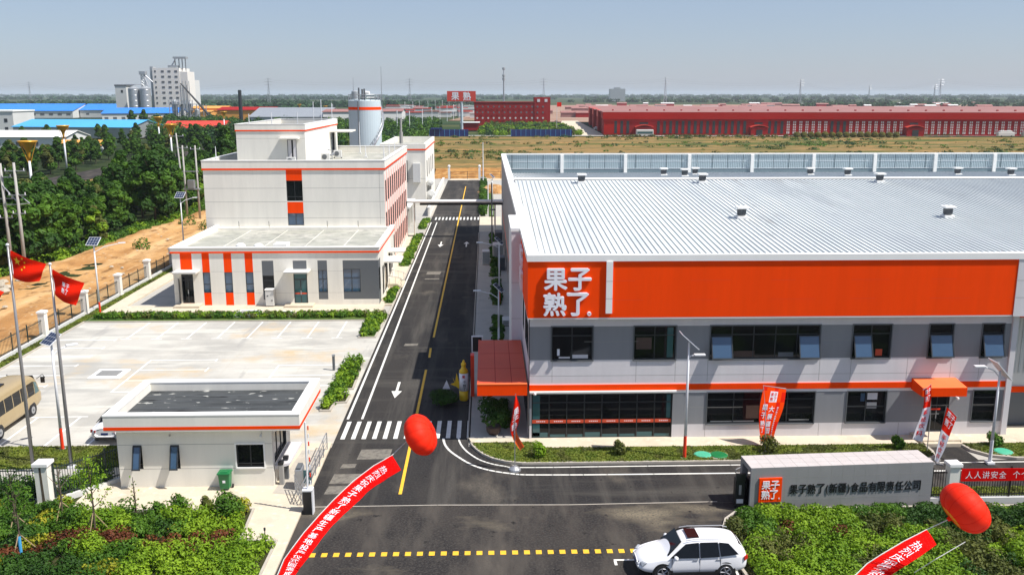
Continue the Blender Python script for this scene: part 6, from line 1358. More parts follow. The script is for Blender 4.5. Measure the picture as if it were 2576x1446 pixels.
# --- clipped hedges and ground cover strips
def strip(name, label, poly, n, h, size, mats, dens=520, r=(.22, .4)):
    xs = [p[0] for p in poly]; ys = [p[1] for p in poly]; bl = []
    while len(bl) < n:
        x = rs.uniform(min(xs), max(xs)); y = rs.uniform(min(ys), max(ys))
        if inpoly(x, y, poly): q = rs.uniform(*r); bl.append((x, y, .1+h*.4, q, h*rs.uniform(.45, .75), rs.choice(mats)))
    return foliage_stuff(name, label, bl, size, dens, cat='hedge' if 'hedge' in name else 'ground cover')
strip('hedge', 'long low green hedge between the parking lot and the annex', [(-35.8, 81.0), (-9.4, 81.0), (-9.3, 82.2), (-35.8, 82.2)], 330, .5, .12, ['leaf_mid', 'leaf_olive', 'leaf_mid', 'leaf_light'])
strip('hedge', 'short green hedge at the parking lot corner by the road', [(-10.6, 74.3), (-9.5, 74.3), (-9.3, 81), (-10.6, 81)], 70, .6, .13, ['leaf_light', 'leaf_mid'])
strip('hedge', 'stepped green planting bed between parking lot and road', [(-10.65, 66.9), (-9.6, 66.9), (-9.45, 60.5), (-10.1, 60.3), (-10.05, 59.2), (-9.45, 59), (-9.5, 57.7), (-10.2, 57.6), (-10.25, 56.15), (-10.65, 56.15)], 110, .75, .11, ['leaf_light', 'leaf_mid', 'leaf_light'])
for a, b, lb in ((86.7, 93.4, 'beside the annex flank before the steps'), (95.5, 97.1, 'tiny patch between the entrance steps'), (106, 130.5, 'along the office flank beyond the steps'), (136, 147, 'by the service shed')):
    strip('ground_cover', 'green roadside planting '+lb, [(-10.2 if a > 100 else -9.9, a), (-9.3, a), (-9.3, b), (-10.2 if a > 100 else -9.9, b)], int((b-a)*6), .4, .16, ['leaf_mid', 'leaf_light'], 300)
for a, b in ((52.5, 57), (62, 69), (71.5, 80.5), (85.5, 97), (99.5, 118), (122, 131)):
    strip('ground_cover', 'shaded green strip on the factory flank, %s' % {52.5: 'beside the entrance canopy', 62: 'just beyond the canopy', 71.5: 'around the first lamp', 85.5: 'around the second lamp', 99.5: 'by the outdoor units', 122: 'near the pipe bridge'}[a], [(.55, a), (1.3, a), (1.3, b), (.55, b)], int((b-a)*5), .4, .16, ['leaf_dark', 'leaf_mid'], 300)
strip('hedge', 'dark clipped hedge along the right kerb beyond the pipe bridge', [(-1.0, 152), (-.2, 152), (-.2, 215), (-1.0, 215)], 260, 1.1, .2, ['leaf_mid', 'leaf_dark'], 260, (.4, .6))
def lawn(name, label, poly, n, size=.07, h=.06):
    P = []; xs = [p[0] for p in poly]; ys = [p[1] for p in poly]
    while len(P) < n:
        x = rng.uniform(min(xs), max(xs), 4000); y = rng.uniform(min(ys), max(ys), 4000); P += [(a, b, .09+h*rng.random()+.05*max(0, nz(a, b, 1.2, 2))) for a, b in zip(x, y) if inpoly(a, b, poly)]
    P = np.array(P[:n]); Nn = rng.normal(size=(n, 3))*.7+np.array([0, -.3, .8]); m = MB(); sel = np.array([nz(a, b, .8, 3) for a, b, c in P])
    m.cards(P[sel < .25], Nn[sel < .25], size, 'leaf_grass'); m.cards(P[sel >= .25], Nn[sel >= .25], size, 'leaf_olive'); return m.build(name, kind='stuff', label=label, category='grass')
lawn('grass', 'rough grass around the flagpoles left of the gatehouse', [(-36, 47.15), (-19.3, 47.15), (-19.3, 50.25), (-36, 50.25)], 30000)
lawn('grass', 'strip of lawn between the factory pavement and the entrance drive', corner+[(24.6, 47.2), (25.2, 47.6), (25.3, 49.25), (2.6, 49.25), (2.6, 50.1), (-.8, 50.1)], 34000)
lawn('grass', 'lawn right of the side driveway', [(34, 47.2), (29.6, 47.2), (28.4, 47.6), (27.7, 48.4), (27.6, 49.2), (34, 49.2)], 8000)
lawn('grass', 'narrow grass verge along the boundary fence', [(-36.9, 50.5), (-36.2, 50.5), (-36.2, 110), (-36.9, 110)], 16000, .1)
lawn('grass', 'grass behind the right iron fence', [(22.7, 41.9), (34, 41.9), (34, 43.3), (22.7, 43.3)], 9000)
# --- single shrubs, saplings, pots
def shrub(x, y, r, h, k, label, z=.05, name='shrub', cat='shrub', size=.09, n=650):
    t = thing(name, label, cat, (x, y, z)); m = MB()
    for q in range(3): m.tube([(x, y, z), (x+r*.3*math.cos(q*2.1), y+r*.3*math.sin(q*2.1), z+h*.6)], [.03, .012], 5, 'bark')
    m.build('stem', t); m = MB()
    for q in range(6): a = q*1.05; P, Nn = blob_pts((x+r*.4*math.cos(a), y+r*.4*math.sin(a), z+h*(.35+.1*(q % 4))), r*.62, n//6, (1, 1, h/r*.45)); m.cards(P, Nn, size, k)
    m.build('foliage', t); return t
g0 = G(1357, 1158); shrub(g0.x, 47.9, .42, 1.15, 'leaf_light', 'small round green bush on the lawn right of the feather banner'); g1 = G(1560, 1150); shrub(g1.x, 48.1, .36, 1.05, 'leaf_olive', 'small thin bush on the lawn midway before the shopfront window')
shrub(16.0, 48.3, .62, 1.2, 'leaf_olive', 'leafy bush under the broad orange banner'); g2 = G(2262, 1135); shrub(g2.x, 48.6, .42, .95, 'leaf_mid', 'round dark green bush on the lawn left of the side door'); g3 = G(2495, 1120); shrub(g3.x, 48.9, .5, 1.0, 'leaf_mid', 'round dark green bush right of the side driveway')
shrub(-2.85, 57.3, 1.05, 1.0, 'leaf_dark', 'wide round dark bush in the shade beside the yellow bottle figure', n=1600)
shrub(-12.35, 40.6, .72, 1.7, 'leaf_mid', 'big rounded green shrub at the corner of the lower left bed', n=1500); shrub(-14.9, 41.3, .42, 1.25, 'leaf_mid', 'small dark shrub against the pavement below the wheelie bin'); shrub(-13.55, 41.2, .28, 1.2, 'leaf_olive', 'thin upright shrub near the big rounded shrub'); shrub(-15.9, 41.3, .3, .8, 'leaf_mid', 'low dark shrub at the back edge of the lower left bed')
t = shrub(.35, 51.5, .95, 2.1, 'leaf_dark', 'large potted shrub under the entrance canopy', .6, 'potted_shrub', 'potted plant', .12, 1300); m = MB(); m.lathe([(.28, .13), (.42, .3), (.46, .6), (.38, .68)], (.35, 51.5, 0), 16, 'pot'); m.build('pot', t)
def sapling(x, y, h, label, leaves=420, kk='leaf_light', bare=False, stakes=True, blue=False, spread=1.0):
    t = thing('sapling', label, 'sapling', (x, y, .05)); m = MB(); m.tube([(x, y, .05), (x+.03, y, h*.4), (x-.02, y+.04, h*.95)], [.055, .04, .012], 6, 'bark')
    tips = []
    for q in range(9):
        a = q*2.4; z = h*(.38+.055*q); L_ = spread*(.75-.05*q)*h*.28; e = (x+L_*math.cos(a), y+L_*math.sin(a), z+L_*1.15); mid = (x+L_*.5*math.cos(a), y+L_*.5*math.sin(a), z+L_*.45)
        m.tube([(x, y, z), mid, e], [.022, .016, .006], 4, 'bark'); tips += [e, mid]
    tips.append((x, y, h)); m.build('trunk', t)
    if not bare:
        m = MB(); 
        for e in tips: P, Nn = blob_pts(e, .22*h/3.5, int(leaves*.55)//len(tips), (1, 1, 1.3), .1); m.cards(P, Nn, .075, kk)
        m.build('crown', t)
    if stakes:
        for q in range(3): a = q*2.1+.5; m = MB(); m.tube([(x+.75*math.cos(a), y+.75*math.sin(a), .05), (x, y, h*.33)], .022, 5, 'stake'); m.build('stake', t)
    if blue: m = MB(); m.tube([(x, y, .1), (x, y, .95)], .075, 8, 'cyanr'); m.build('trunk_wrap', t)
sapling(-18.1, 39.2, 3.9, 'leafy staked sapling standing tall in front of the gatehouse wall', 900, 'leaf_light'); sapling(-20.7, 37.6, 3.3, 'staked sapling with a blue wrapped trunk in the lower left bed', 500, 'leaf_mid', blue=True)
sapling(-20.4, 41.0, 3.0, 'nearly bare forked sapling near the pavement corner', 0, bare=True); sapling(-21.9, 39.6, 3.2, 'thin sapling with dark sparse leaves left of the forked one', 420, 'leaf_dark'); sapling(-24.2, 40.2, 3.2, 'sapling at the left bottom edge beside the fence pillar', 520, 'leaf_mid')
sapling(-23.3, 37.2, 3.0, 'slender pale sapling near the bottom left corner', 320, 'leaf_olive'); sapling(-26, 39.5, 2.8, 'sapling leaning at the far left edge of the bed', 300, 'leaf_mid'); sapling(-17.0, 41.2, 2.2, 'very thin sapling twig against the pale pavement', 60, 'leaf_light', stakes=False, spread=.4)
sapling(27.3, 38.9, 3.6, 'slender leafy sapling in the right shrub bed near the edge', 700, 'leaf_mid'); sapling(25.2, 37.9, 2.6, 'young sapling behind the large right balloon', 350, 'leaf_olive')
for x, y in ((-10.1, 38.25), (-11.9, 41.0)): t = thing('garden_light', 'short dark garden spike light at the %s of the lower left bed' % ('front corner' if y < 40 else 'upper corner'), 'garden light', (x, y, .05)); m = MB(); m.tube([(x, y, .05), (x, y, .75)], .025, 5, 'frame'); m.build('spike', t); m = MB(); m.tube([(x, y, .75), (x, y, .87)], .05, 8, 'frame'); m.build('head', t)
# rubble by the track
t = None
for i in range(9):
    x = -51.5+rs.uniform(-1.5, 2.5); y = 95+rs.uniform(-3, 3); m = MB(); s_ = rs.uniform(.35, .9); P, _n = blob_pts((0, 0, 0), 1, 1)
    m.lathe([(0, -.5*s_), (.8*s_, -.3*s_), (s_, 0), (.7*s_, .35*s_), (0, .5*s_)], (x, y, .3), 7, 'rock'); o = m.build('boulder'); tag(o, 'pale rubble boulder in the heap beside the sandy track', 'boulder', 'rubble heap by the sandy track')
for i in range(22):
    x = rs.uniform(-51, -39); y = rs.uniform(62, 135); m = MB(); s_ = rs.uniform(.1, .3); m.lathe([(0, -.3*s_), (s_, 0), (.6*s_, .4*s_), (0, .5*s_)], (x, y, .12), 6, 'rock'); o = m.build('stone'); tag(o, 'small pale stone lying on the sandy track', 'stone', 'loose stones on the sandy track')
# ================================================================== UTILITY POLES
def upole(x, y, h, label, arms, lean=(0, 0), r=.19):
    t = thing('utility_pole', label, 'utility pole', (x, y, 0)); m = MB(); m.tube([(x, y, -.2), (x+lean[0], y+lean[1], h)], [r, r*.6], 8, 'stilt'); m.build('pole', t, smooth=True)
    for z, w_ in arms:
        m = MB(); cx = x+lean[0]*z/h; m.box(cx-w_/2, y-.07, z-.05, cx+w_/2, y+.07, z+.05, 'steel')
        for q in (-.45, 0, .45): m.tube([(cx+w_*q, y, z+.05), (cx+w_*q, y, z+.3)], .05, 6, 'wht')
        m.build('crossarm', t)
    return t
upole(-50.8, 100, 12.8, 'pair pole with three crossarms at far left, the right one of two', [(11.9, 2.2), (9.3, 1.9), (7.3, 1.4)], r=.22); upole(-52.4, 100.3, 12.7, 'pair pole with crossarms at far left, the left one of two', [(11.2, 2.1), (8.9, 1.9), (6.8, 1.4)], r=.22)
t = thing('pole_platform', 'steel bracing between the two far left utility poles', 'bracket', (-51.6, 100, 8)); m = MB(); m.box(-52.5, 100.1, 8.2, -50.7, 100.25, 8.32, 'steel'); m.tube([(-52.4, 100.2, 10.4), (-50.8, 100.1, 8.4)], .06, 5, 'steel'); m.tube([(-50.7, 100.1, 9.4), (-49.6, 100.1, 8.4)], .05, 5, 'steel'); m.tube([(-50.7, 100.1, 8.3), (-49.6, 100.1, 8.4)], .05, 5, 'steel'); m.build('brace', t)
upole(-51.3, 156, 13.6, 'single tall concrete pole between the wood and the office block', [(13.1, 2.4)], (-.6, 0))
upole(-48.4, 148, 12.0, 'left pole of the transformer pair beside the office block', [(11.6, 1.6)], r=.2); upole(-46.4, 148, 12.0, 'right pole of the transformer pair beside the office block', [(11.4, 1.6)], r=.2)
t = thing('transformer', 'grey pole mounted transformer on two concrete poles', 'transformer', (-47.4, 148, 5)); m = MB(); m.box(-47.9, 147.6, 5.2, -46.9, 148.5, 6.5, 'steel'); m.build('tank_body', t); m = MB(); m.box(-48.7, 147.7, 4.95, -46.1, 148.4, 5.15, 'steel'); m.box(-48.7, 147.9, 7.8, -46.1, 148.1, 7.95, 'steel'); m.build('platform', t)
# end gate of the road
for x, lb in ((-8.8, 'left'), (-1.6, 'right')):
    t = thing('gate_post_lamp', 'white post with ball lamp at the %s of the far road end' % lb, 'gate post', (x, 216.8, 0)); m = MB(); m.box(x-.25, 216.6, 0, x+.25, 217.1, 2.9, 'white'); m.build('post', t); m = MB(); m.lathe([(0, 2.9), (.3, 3.1), (.35, 3.35), (.2, 3.6), (0, 3.65)], (x, 216.85, 0), 12, 'white'); m.build('lamp', t)
t = thing('end_fence', 'dark wire fence before the earth bank at the far road end', 'fence', (-4, 219, 0)); m = MB()
for z in (.6, 1.2, 1.8): m.tube([(-8.5, 219, z), (4, 219, z)], .03, 4, 'frame')
m.build('wires', t)
for x in (-8.5, -4.5, -.5, 3.5): m = MB(); m.box(x-.05, 218.95, 0, x+.05, 219.05, 2.0, 'frame'); m.build('post', t)
t = thing('spoil_heap', 'small tan earth heap beside the far right kerb', 'earth heap', (2, 196, 0)); m = MB(); m.lathe([(3.6, -.1), (2.6, .9), (1.2, 1.5), (0, 1.7)], (1.6, 190, 0), 14, 'dirt'); m.build('heap', t)
for x, y, h, lb in ((-.7, 205, 9.5, 'tall slim white pole at the right kerb near the far road end'), (.3, 165, 4.5, 'short slim white pole beside the right hedge')):
    t = thing('lamp_pole', lb, 'pole', (x, y, 0)); m = MB(); m.tube([(x, y, 0), (x, y, h)], [.14, .07], 8, 'pole'); m.build('pole', t)
# ================================================================== DISTANCE
def gable(name, label, a, b, c, d, he, hr, wk, rk, wins=None, cat='warehouse', ov=.6, extra=None):
    """long hall, corners a,b,c,d (2d, anticlockwise, ridge parallel to a-b)"""
    A, B, C_, D = [Vector((*p, 0)) for p in (a, b, c, d)]
    t = thing(name, label, cat, tuple((A+C_)/2)); m = MB(); e = Z3*he; r1 = (A+D)/2+Z3*hr; r2 = (B+C_)/2+Z3*hr
    m.poly([A, B, B+e, A+e], wk); m.poly([B, C_, C_+e, r2, B+e], wk); m.poly([C_, D, D+e, C_+e], wk); m.poly([D, A, A+e, r1, D+e], wk); m.build('wall', t)
    m = MB(); u = (B-A).normalized()*ov; w_ = (A-D).normalized()*ov; dz = Z3*(.18)
    dn = Z3*(-(hr-he)/((A-D).length/2)*ov)
    P = [A-u+w_+e+dn, B+u+w_+e+dn, r2+u, r1-u, D-u-w_+e+dn, C_+u-w_+e+dn]
    P = [p+dz for p in P]; Q = [p-dz for p in P]
    m.add(P+Q, [(0, 1, 2, 3), (3, 2, 5, 4), (6, 9, 8, 7), (9, 10, 11, 8), (0, 6, 7, 1), (1, 7, 8, 2), (2, 8, 11, 5), (4, 10, 9, 3), (3, 9, 6, 0), (4, 5, 11, 10)], rk); m.build('roof', t)
    if wins:
        n, w1, z0, z1, k = wins; d_ = (B-A); Lw = d_.length; d_.normalize(); nn = Vector((d_.y, -d_.x, 0))
        for i in range(n):
            u0 = Lw*(i+.5)/n-w1/2; m = MB(); fbox(m, A, d_, nn, u0, z0, 0, u0+w1, z1, .08, k); m.build('window', t)
        m = MB(); fbox(m, B, (C_-B).normalized(), Vector(((C_-B).normalized().y, -(C_-B).normalized().x, 0)), (C_-B).length*.3, z0, 0, (C_-B).length*.3+w1, z1, .08, k); m.build('window', t)
    return t
gable('warehouse', 'very long white warehouse with a bright blue roof at far left', (-440, 800), (-352, 800), (-352, 850), (-440, 850), 6.0, 11.6, 'offwhite', 'bluer', (12, 3.5, 2.2, 4.0, 'dgrey'))
gable('warehouse', 'blue roofed warehouse wing with a white gable, behind left of the silos', (-351, 812), (-312, 812), (-305, 850), (-351, 850), 6.5, 11.4, 'offwhite', 'bluer', (3, 2.5, 2.5, 4, 'dgrey'))
gable('warehouse', 'blue roofed pale warehouse directly below the silos', (-262, 640), (-216, 655), (-220, 690), (-268, 675), 7.0, 10.4, 'offwhite', 'bluer', (9, 2.4, 3.0, 4.6, 'dgrey'))
gable('warehouse', 'long grey walled warehouse with a cyan roof among the trees', (-222, 440), (-163, 428), (-156, 452), (-215, 466), 5.0, 8.0, 'silo', 'cyanr', (0, 1, 1, 1, 'dgrey'))
gable('warehouse', 'white rounded roof hall at the left edge nearest the wood', (-200, 350), (-157, 348), (-154, 362), (-200, 364), 4.4, 6.4, 'offwhite', 'white', (6, 1.2, 1.0, 2.6, 'dgrey'))
gable('shed', 'small ochre roofed shed half hidden by trees in front of the white hall', (-146, 318), (-131, 316), (-130, 324), (-146, 326), 3, 4.4, 'offwhite', 'ochre', None, 'shed')
gable('red_roofed_hall', 'low building with a long bright red roof behind the golden lamps', (-150, 436), (-124, 440), (-123, 452), (-150, 448), 4.6, 7.4, 'ochre', 'redroof', (5, 1.2, 1.4, 2.6, 'dgrey'), 'building')
t = thing('white_building', 'white three storey block cut by the left picture edge', 'building', (-248, 475, 0)); m = MB(); m.box(-262, 470, 0, -236.5, 492, 11.4, 'offwhite'); m.build('wall', t)
m = MB(); m.box(-262.4, 469.6, 11.4, -236.1, 492.4, 12, 'white'); m.build('roof', t)
for x in (-246, -241):
    for z in (2, 6.2): m = MB(); m.box(x, 469.9, z, x+1.6, 470, z+1.8, 'frame'); m.build('window', t)
gable('ochre_hall', 'ochre walled hall with brown roof right of the dark chimney', (-178, 620), (-141, 620), (-141, 640), (-178, 648), 9.6, 11.4, 'ochre', 'brickred', (0, 1, 1, 1, 'dgrey'))
gable('ochre_hall', 'smaller ochre block below the white tower building', (-222, 706), (-196, 706), (-196, 726), (-222, 726), 9.5, 11, 'ochre', 'ochre')
gable('ochre_hall', 'ochre annex right of the white tower building', (-216, 690), (-203, 690), (-203, 705), (-216, 705), 7.2, 8, 'ochre', 'ochre')
gable('grey_hall', 'white walled hall with a wide mauve grey roof behind the office penthouse', (-142, 560), (-96, 560), (-96, 620), (-145, 630), 6.5, 11.5, 'offwhite', 'silo', (8, 2.5, 2, 4, 'dgrey'))
gable('pink_roof_hall', 'pale hall with a thin red roof edge left of the tank', (-98, 560), (-52, 575), (-52, 600), (-98, 590), 9.5, 10.8, 'offwhite', 'pinkroof', (8, 1.5, 3, 6, 'dgrey'))
gable('canopy_building', 'petrol station style flat canopy at the red billboard foot', (-14, 520), (-4, 520), (-4, 530), (-14, 530), 4.2, 4.5, 'brickred', 'offwhite', None, 'building')
# white tower works
t = thing('tower_building', 'tall white multi storey mill building with rows of windows', 'building', (-245, 740, 0))
m = MB(); m.box(-261, 740, 0, -240, 766, 40, 'towerw'); m.box(-240, 740.3, 0, -234, 758, 37.2, 'towerw'); m.box(-263.5, 742, 0, -261, 750, 41, 'silo'); m.build('wall', t)
m = MB(); m.box(-240, 758, 0, -234.3, 771, 31, 'offwhite'); m.build('stair_wing', t)
for r_ in range(9):
    for c_ in range(4):
        z = 36.6-4.05*r_; x = -259.4+5.2*c_; m = MB(); m.box(x, 739.85, z, x+(1.2 if c_ == 0 else 2.2), 740, z+1.5, 'dgrey'); m.build('window', t)
m = MB(); m.box(-249, 741, 40, -242, 747, 42, 'silo')
for x in (-244, -241, -238.5, -236): m.tube([(x, 744, 37.5), (x, 744, 47)], .35, 6, 'dgrey')
m.box(-245, 742, 47, -235, 748, 48.6, 'silo'); m.tube([(-248, 744, 40), (-244, 744, 46)], .5, 6, 'steel'); m.build('roof_plant', t)
for x in (-238, -235.5, -233): m = MB(); m.tube([(x, 739.4, 4), (x, 739.4, 30)], .3, 6, 'silo'); m.build('external_pipe', t)
for x, lb in ((-261.2, 'right'), (-269.9, 'left')):
    t = thing('grain_silo', 'round grey metal grain silo with cone roof, %s one of two beside the tower building' % lb, 'silo', (x, 722, 0)); m = MB(); m.lathe([(4.1, 0), (4.1, 24)], (x, 722, 0), 24, 'silo')
    for q in range(6): m.lathe([(4.12, 3+4*q), (4.2, 3.15+4*q), (4.12, 3.3+4*q)], (x, 722, 0), 24, 'steel')
    m.build('shell', t); m = MB(); m.lathe([(4.25, 24), (2.2, 25.3), (.4, 26.2), (0, 26.3)], (x, 722, 0), 24, 'silo'); m.build('roof', t)
t = thing('silo_building', 'plain white block with dark roof edge left of the silos', 'building', (-285, 735, 0)); m = MB(); m.box(-289, 735, 0, -280.5, 750, 26, 'offwhite'); m.box(-289.3, 734.7, 26, -280, 750, 27.2, 'dgrey'); m.box(-284.6, 734.9, 21, -283, 735, 23, 'frame'); m.build('wall', t)
t = thing('grain_elevator', 'metal elevator tower and chutes rising above the silos', 'elevator', (-268, 726, 24)); m = MB()
for dx, dy in ((0, 0), (2.4, 0), (0, 2.4), (2.4, 2.4)): m.tube([(-265+dx, 726+dy, 0), (-265+dx, 726+dy, 35)], .25, 4, 'silo')
for z in range(26, 36, 2): m.tube([(-265, 726, z), (-262.6, 726, z+2)], .18, 4, 'silo'); m.tube([(-262.6, 726, z), (-265, 726, z+2)], .18, 4, 'silo')
m.box(-266, 725, 34.5, -261.5, 730, 37, 'silo'); m.build('tower', t); m = MB(); m.tube([(-263, 727, 35), (-257, 728, 29)], .6, 6, 'steel'); m.tube([(-263, 727, 34), (-260, 726, 26)], .5, 6, 'steel'); m.tube([(-276, 724, 27), (-264, 724, 27)], .5, 6, 'steel'); m.build('chute', t)
t = thing('process_plant', 'grey steel frame process plant below the tower building', 'plant', (-215, 640, 0))
m = MB()
for i in range(6):
    for j in range(2): m.tube([(-216+4.6*i, 640+6*j, 0), (-216+4.6*i, 640+6*j, 16-3*(i > 3))], .3, 4, 'steel')
for z in (5, 9, 13): m.box(-216, 639.8, z, -197, 640.1, z+.4, 'silo'); m.box(-216, 640, z, -200, 646, z+.15, 'dgrey')
for i in range(5): m.tube([(-216+4.6*i, 640, 5), (-211.4+4.6*i, 640, 9)], .18, 4, 'steel')
m.build('frame', t)
for x, h, r_ in ((-213, 15, 1.6), (-208.5, 12, 1.3), (-203, 14, 1.1), (-198.5, 9, 1.8)): m = MB(); m.lathe([(r_, 2), (r_, h), (r_*.4, h+1.2), (0, h+1.3)], (x, 643, 0), 14, 'silo'); m.build('vessel', t)
t = thing('crane_boom', 'long dark slanting boom in front of the tower building', 'crane', (-186, 600, 0)); b0 = VY(535, 300, 600); b1 = VY(454, 210, 600); m = MB(); m.tube([b0, b1], [.9, .4], 6, 'frame'); m.build('boom', t); m = MB(); m.box(b0.x-2, 598, 0, b0.x+4, 603, 3.2, 'frame'); m.build('cab', t)
t = thing('chimney', 'dark rust tipped standing chimney pipe left of the office', 'chimney', (0, 0, 0)); c0 = VY(607, 300, 520); t.location = (c0.x, 520, 0); ORG[t.name] = Vector(t.location); m = MB(); m.lathe([(1.15, 0), (1.0, 21.6), (.9, 22.2), (0, 22.2)], (c0.x, 520, 0), 12, 'frame'); m.build('stack', t)
# red works buildings
t = thing('red_office', 'dark red three storey block with small windows and a stair tower', 'building', (17, 600, 0)); m = MB(); m.box(-7.5, 600, 0, 41.5, 614, 14.6, 'brickred'); m.box(31.5, 599.6, 0, 41.7, 614, 17.9, 'brickred'); m.build('wall', t)
for r_ in range(3):
    for c_ in range(13):
        m = MB(); x = -5.6+3.55*c_; z = 12.0-3.6*r_; m.lathe([(0, 0), (.62, .0), (.62, .12), (0, .12)], (x, 599.55, z), 10, 'dgrey' if r_ < 2 else 'offwhite', Matrix.Rotation(R(90), 3, 'X')); m.build('window', t)
for x in (33.2, 38): m = MB(); m.box(x, 599.4, 15.0, x+1.8, 599.6, 16.8, 'lilac'); m.build('window', t)
m = MB(); m.box(-7.8, 599.7, 14.6, 31.5, 614.3, 15.1, 'brickred'); m.build('parapet', t)
rw = thing('red_warehouse', 'huge low bright red factory with pale roof and rows of slot windows', 'factory', (160, 450, 0))
A = Vector((58.3, 456, 0)); B = Vector((420, 424, 0)); RU = (B-A).normalized(); RN = Vector((RU.y, -RU.x, 0)); BK = -RN
m = MB(); Lr = (B-A).length
fbox(m, A, RU, RN, 0, 0, -30, Lr, 7.9, 0, 'brickred'); m.build('wall', rw)
m = MB(); fbox(m, A, RU, RN, -.5, 7.9, -31, Lr, 11.2, .5, 'brightred'); fbox(m, A, RU, RN, 0, 0, 0, 8, 7.9, .08, 'brightred'); m.build('fascia', rw)
m = MB(); fbox(m, A, RU, RN, -.5, 11.2, -30, Lr, 11.35, .5, 'pinkroof'); 
for k_ in range(1, 5):
    fbox(m, A, RU, RN, -1.2*k_, 11.0, -30-48*k_, Lr, 11.36+.03*(k_ % 2), -30-48*(k_-1), 'pinkroof')
m.build('roof', rw)
for k_ in range(3):
    m = MB(); fbox(m, A, RU, RN, -1.2*(k_+1), 0, -32-48*(k_+1), 1, 11.3, -32-48*k_-18, 'brickred'); fbox(m, A, RU, RN, -1.3*(k_+1), 7.8, -32-48*(k_+1)+4, .5, 11.4, -32-48*k_-20, 'redroof')
    m.build('rear_wing', rw)
pc = [14.5+i for i in ()]
us = 5.2; i = 0; porches = [(15.6, 23.8), (71.5, 79.5), (145.8, 153.8), (222, 230)]
while us < 290 and i < 100:
    if not any(a-1.5 < us < b+.3 for a, b in porches):
        pale = 88 < us < 110 or 119 < us < 400
        m = MB(); fbox(m, A, RU, RN, us, 1.0, 0, us+1.35, 7.0, .12, 'offwhite' if pale else 'frame')
        if pale:
            for z in (2.2, 3.4, 4.6, 5.8): fbox(m, A, RU, RN, us, z, .12, us+1.35, z+.35, .16, 'brickred')
            fbox(m, A, RU, RN, us+.55, 1, .12, us+.8, 7, .155, 'brickred')
        m.build('window', rw); i += 1
    us += 3.0
for a, b in porches[:3]:
    m = MB(); fbox(m, A, RU, RN, a, 0, 0, b, 4.2, 3, 'brickred'); fbox(m, A, RU, RN, a+2.5, 0, 3, b-2.5, 3, 3.1, 'frame'); fbox(m, A, RU, RN, a+2, 5.4, .12, b-2, 6.4, .2, 'frame'); p_ = m.build('porch', rw)
    m = MB(); P = [A+RU*(a-.4+(b-a+.8)*q/8)+Z3*(4.3+1.0*math.sin(math.pi*q/8))+RN*3.3 for q in range(9)]; Q = [p-RN*3.3 for p in P]
    for q in range(8): m.poly([P[q], P[q+1], Q[q+1], Q[q]], 'redroof'); m.poly([P[q]-Z3*.35, P[q+1]-Z3*.35, P[q+1], P[q]], 'redroof')
    m.build('porch_roof', p_)
m = MB()
for i in range(34): c_ = A+RU*(6+9*i)+BK*34; m.box(c_.x-.4, c_.y, 11.3, c_.x+.4, c_.y+1, 12.0, 'brickred')
m.build('roof_vents', rw)
# village rooftops behind
vc = 0
for i in range(120):
    y = rs.uniform(780, 1700); x0v = (rs.uniform(1330, 2500)-1222)/2290*y; 
    if rs.random() < .25: x0v = (rs.uniform(1210, 1340)-1222)/2290*y
    t = thing('village_house', 'tiny low brick house in the village rows beyond the red factory', 'house', (x0v, y, 0), 'village houses beyond the red factory'); w_ = rs.uniform(8, 26); h_ = rs.uniform(3, 4.2); m = MB(); m.box(x0v, y, -.2, x0v+w_, y+6, h_, rs.choice(['offwhite', 'pinkroof', 'brickred'])); m.build('wall', t)
    m = MB(); m.add([(x0v-.4, y-.4, h_), (x0v+w_+.4, y-.4, h_), (x0v+w_+.4, y+6.4, h_), (x0v-.4, y+6.4, h_), (x0v-.4, y+3, h_+1.7), (x0v+w_+.4, y+3, h_+1.7)], [(0, 1, 5, 4), (2, 3, 4, 5), (0, 4, 3), (1, 2, 5), (3, 2, 1, 0)], rs.choice(['pinkroof', 'pinkroof', 'offwhite'])); m.build('roof', t)
for i in range(46):
    y = rs.uniform(760, 1300); x0v = (rs.uniform(900, 1190)-1222)/2290*y; t = thing('village_house', 'tiny house with red or white roof beyond the tank and lamp rows', 'house', (x0v, y, 0), 'village houses beyond the lamp rows'); w_ = rs.uniform(9, 20); h_ = rs.uniform(3.5, 5); m = MB(); m.box(x0v, y, -.2, x0v+w_, y+8, h_, 'offwhite'); m.build('wall', t); m = MB(); m.box(x0v-.4, y-.4, h_, x0v+w_+.4, y+8.4, h_+.9, rs.choice(['redroof', 'pinkroof', 'offwhite'])); m.build('roof', t)
# hoardings, billboard, buses
for x0v, x1v, lb in ((-27.2, -8.5, 'dark blue hoarding row left of the field gate'), (12, 41.6, 'longer dark blue hoarding row in front of the orchard')):
    t = thing('blue_hoarding', lb, 'hoarding', ((x0v+x1v)/2, 445, 0)); m = MB(); m.box(x0v, 445, 0, x1v, 445.6, 3.3, 'bluebox')
    if x0v < 0: m.box(x0v+.6, 444, 3.3, x0v+6, 446, 4.1, 'bluebox')
    m.build('panel', t); x = x0v
    while x < x1v: m = MB(); m.box(x, 444.9, 0, x+.12, 445, 3.4, 'cyanr'); m.build('post', t); x += 2.4
t = thing('billboard', 'red and white roadside billboard on a single pale blue column', 'billboard', (-13.5, 520, 0)); m = MB(); m.tube([(-13.5, 520, 0), (-13.5, 520, 16)], .75, 12, 'tank'); m.build('column', t)
m = MB(); m.box(-21.6, 519.2, 16.0, -5.6, 520.8, 21.6, 'redroof'); bo = m.build('board', t); f = planar((0, 519.2, 0), X3, Z3, -Y3); m = MB(); put(m, '果', f, -17, 18.8, 4.2, 4.4, 'wht', 0, .05, bold=.04); put(m, '熟', f, -10.5, 18.8, 4.2, 4.6, 'wht', 0, .05, bold=.04); m.build('lettering', bo)
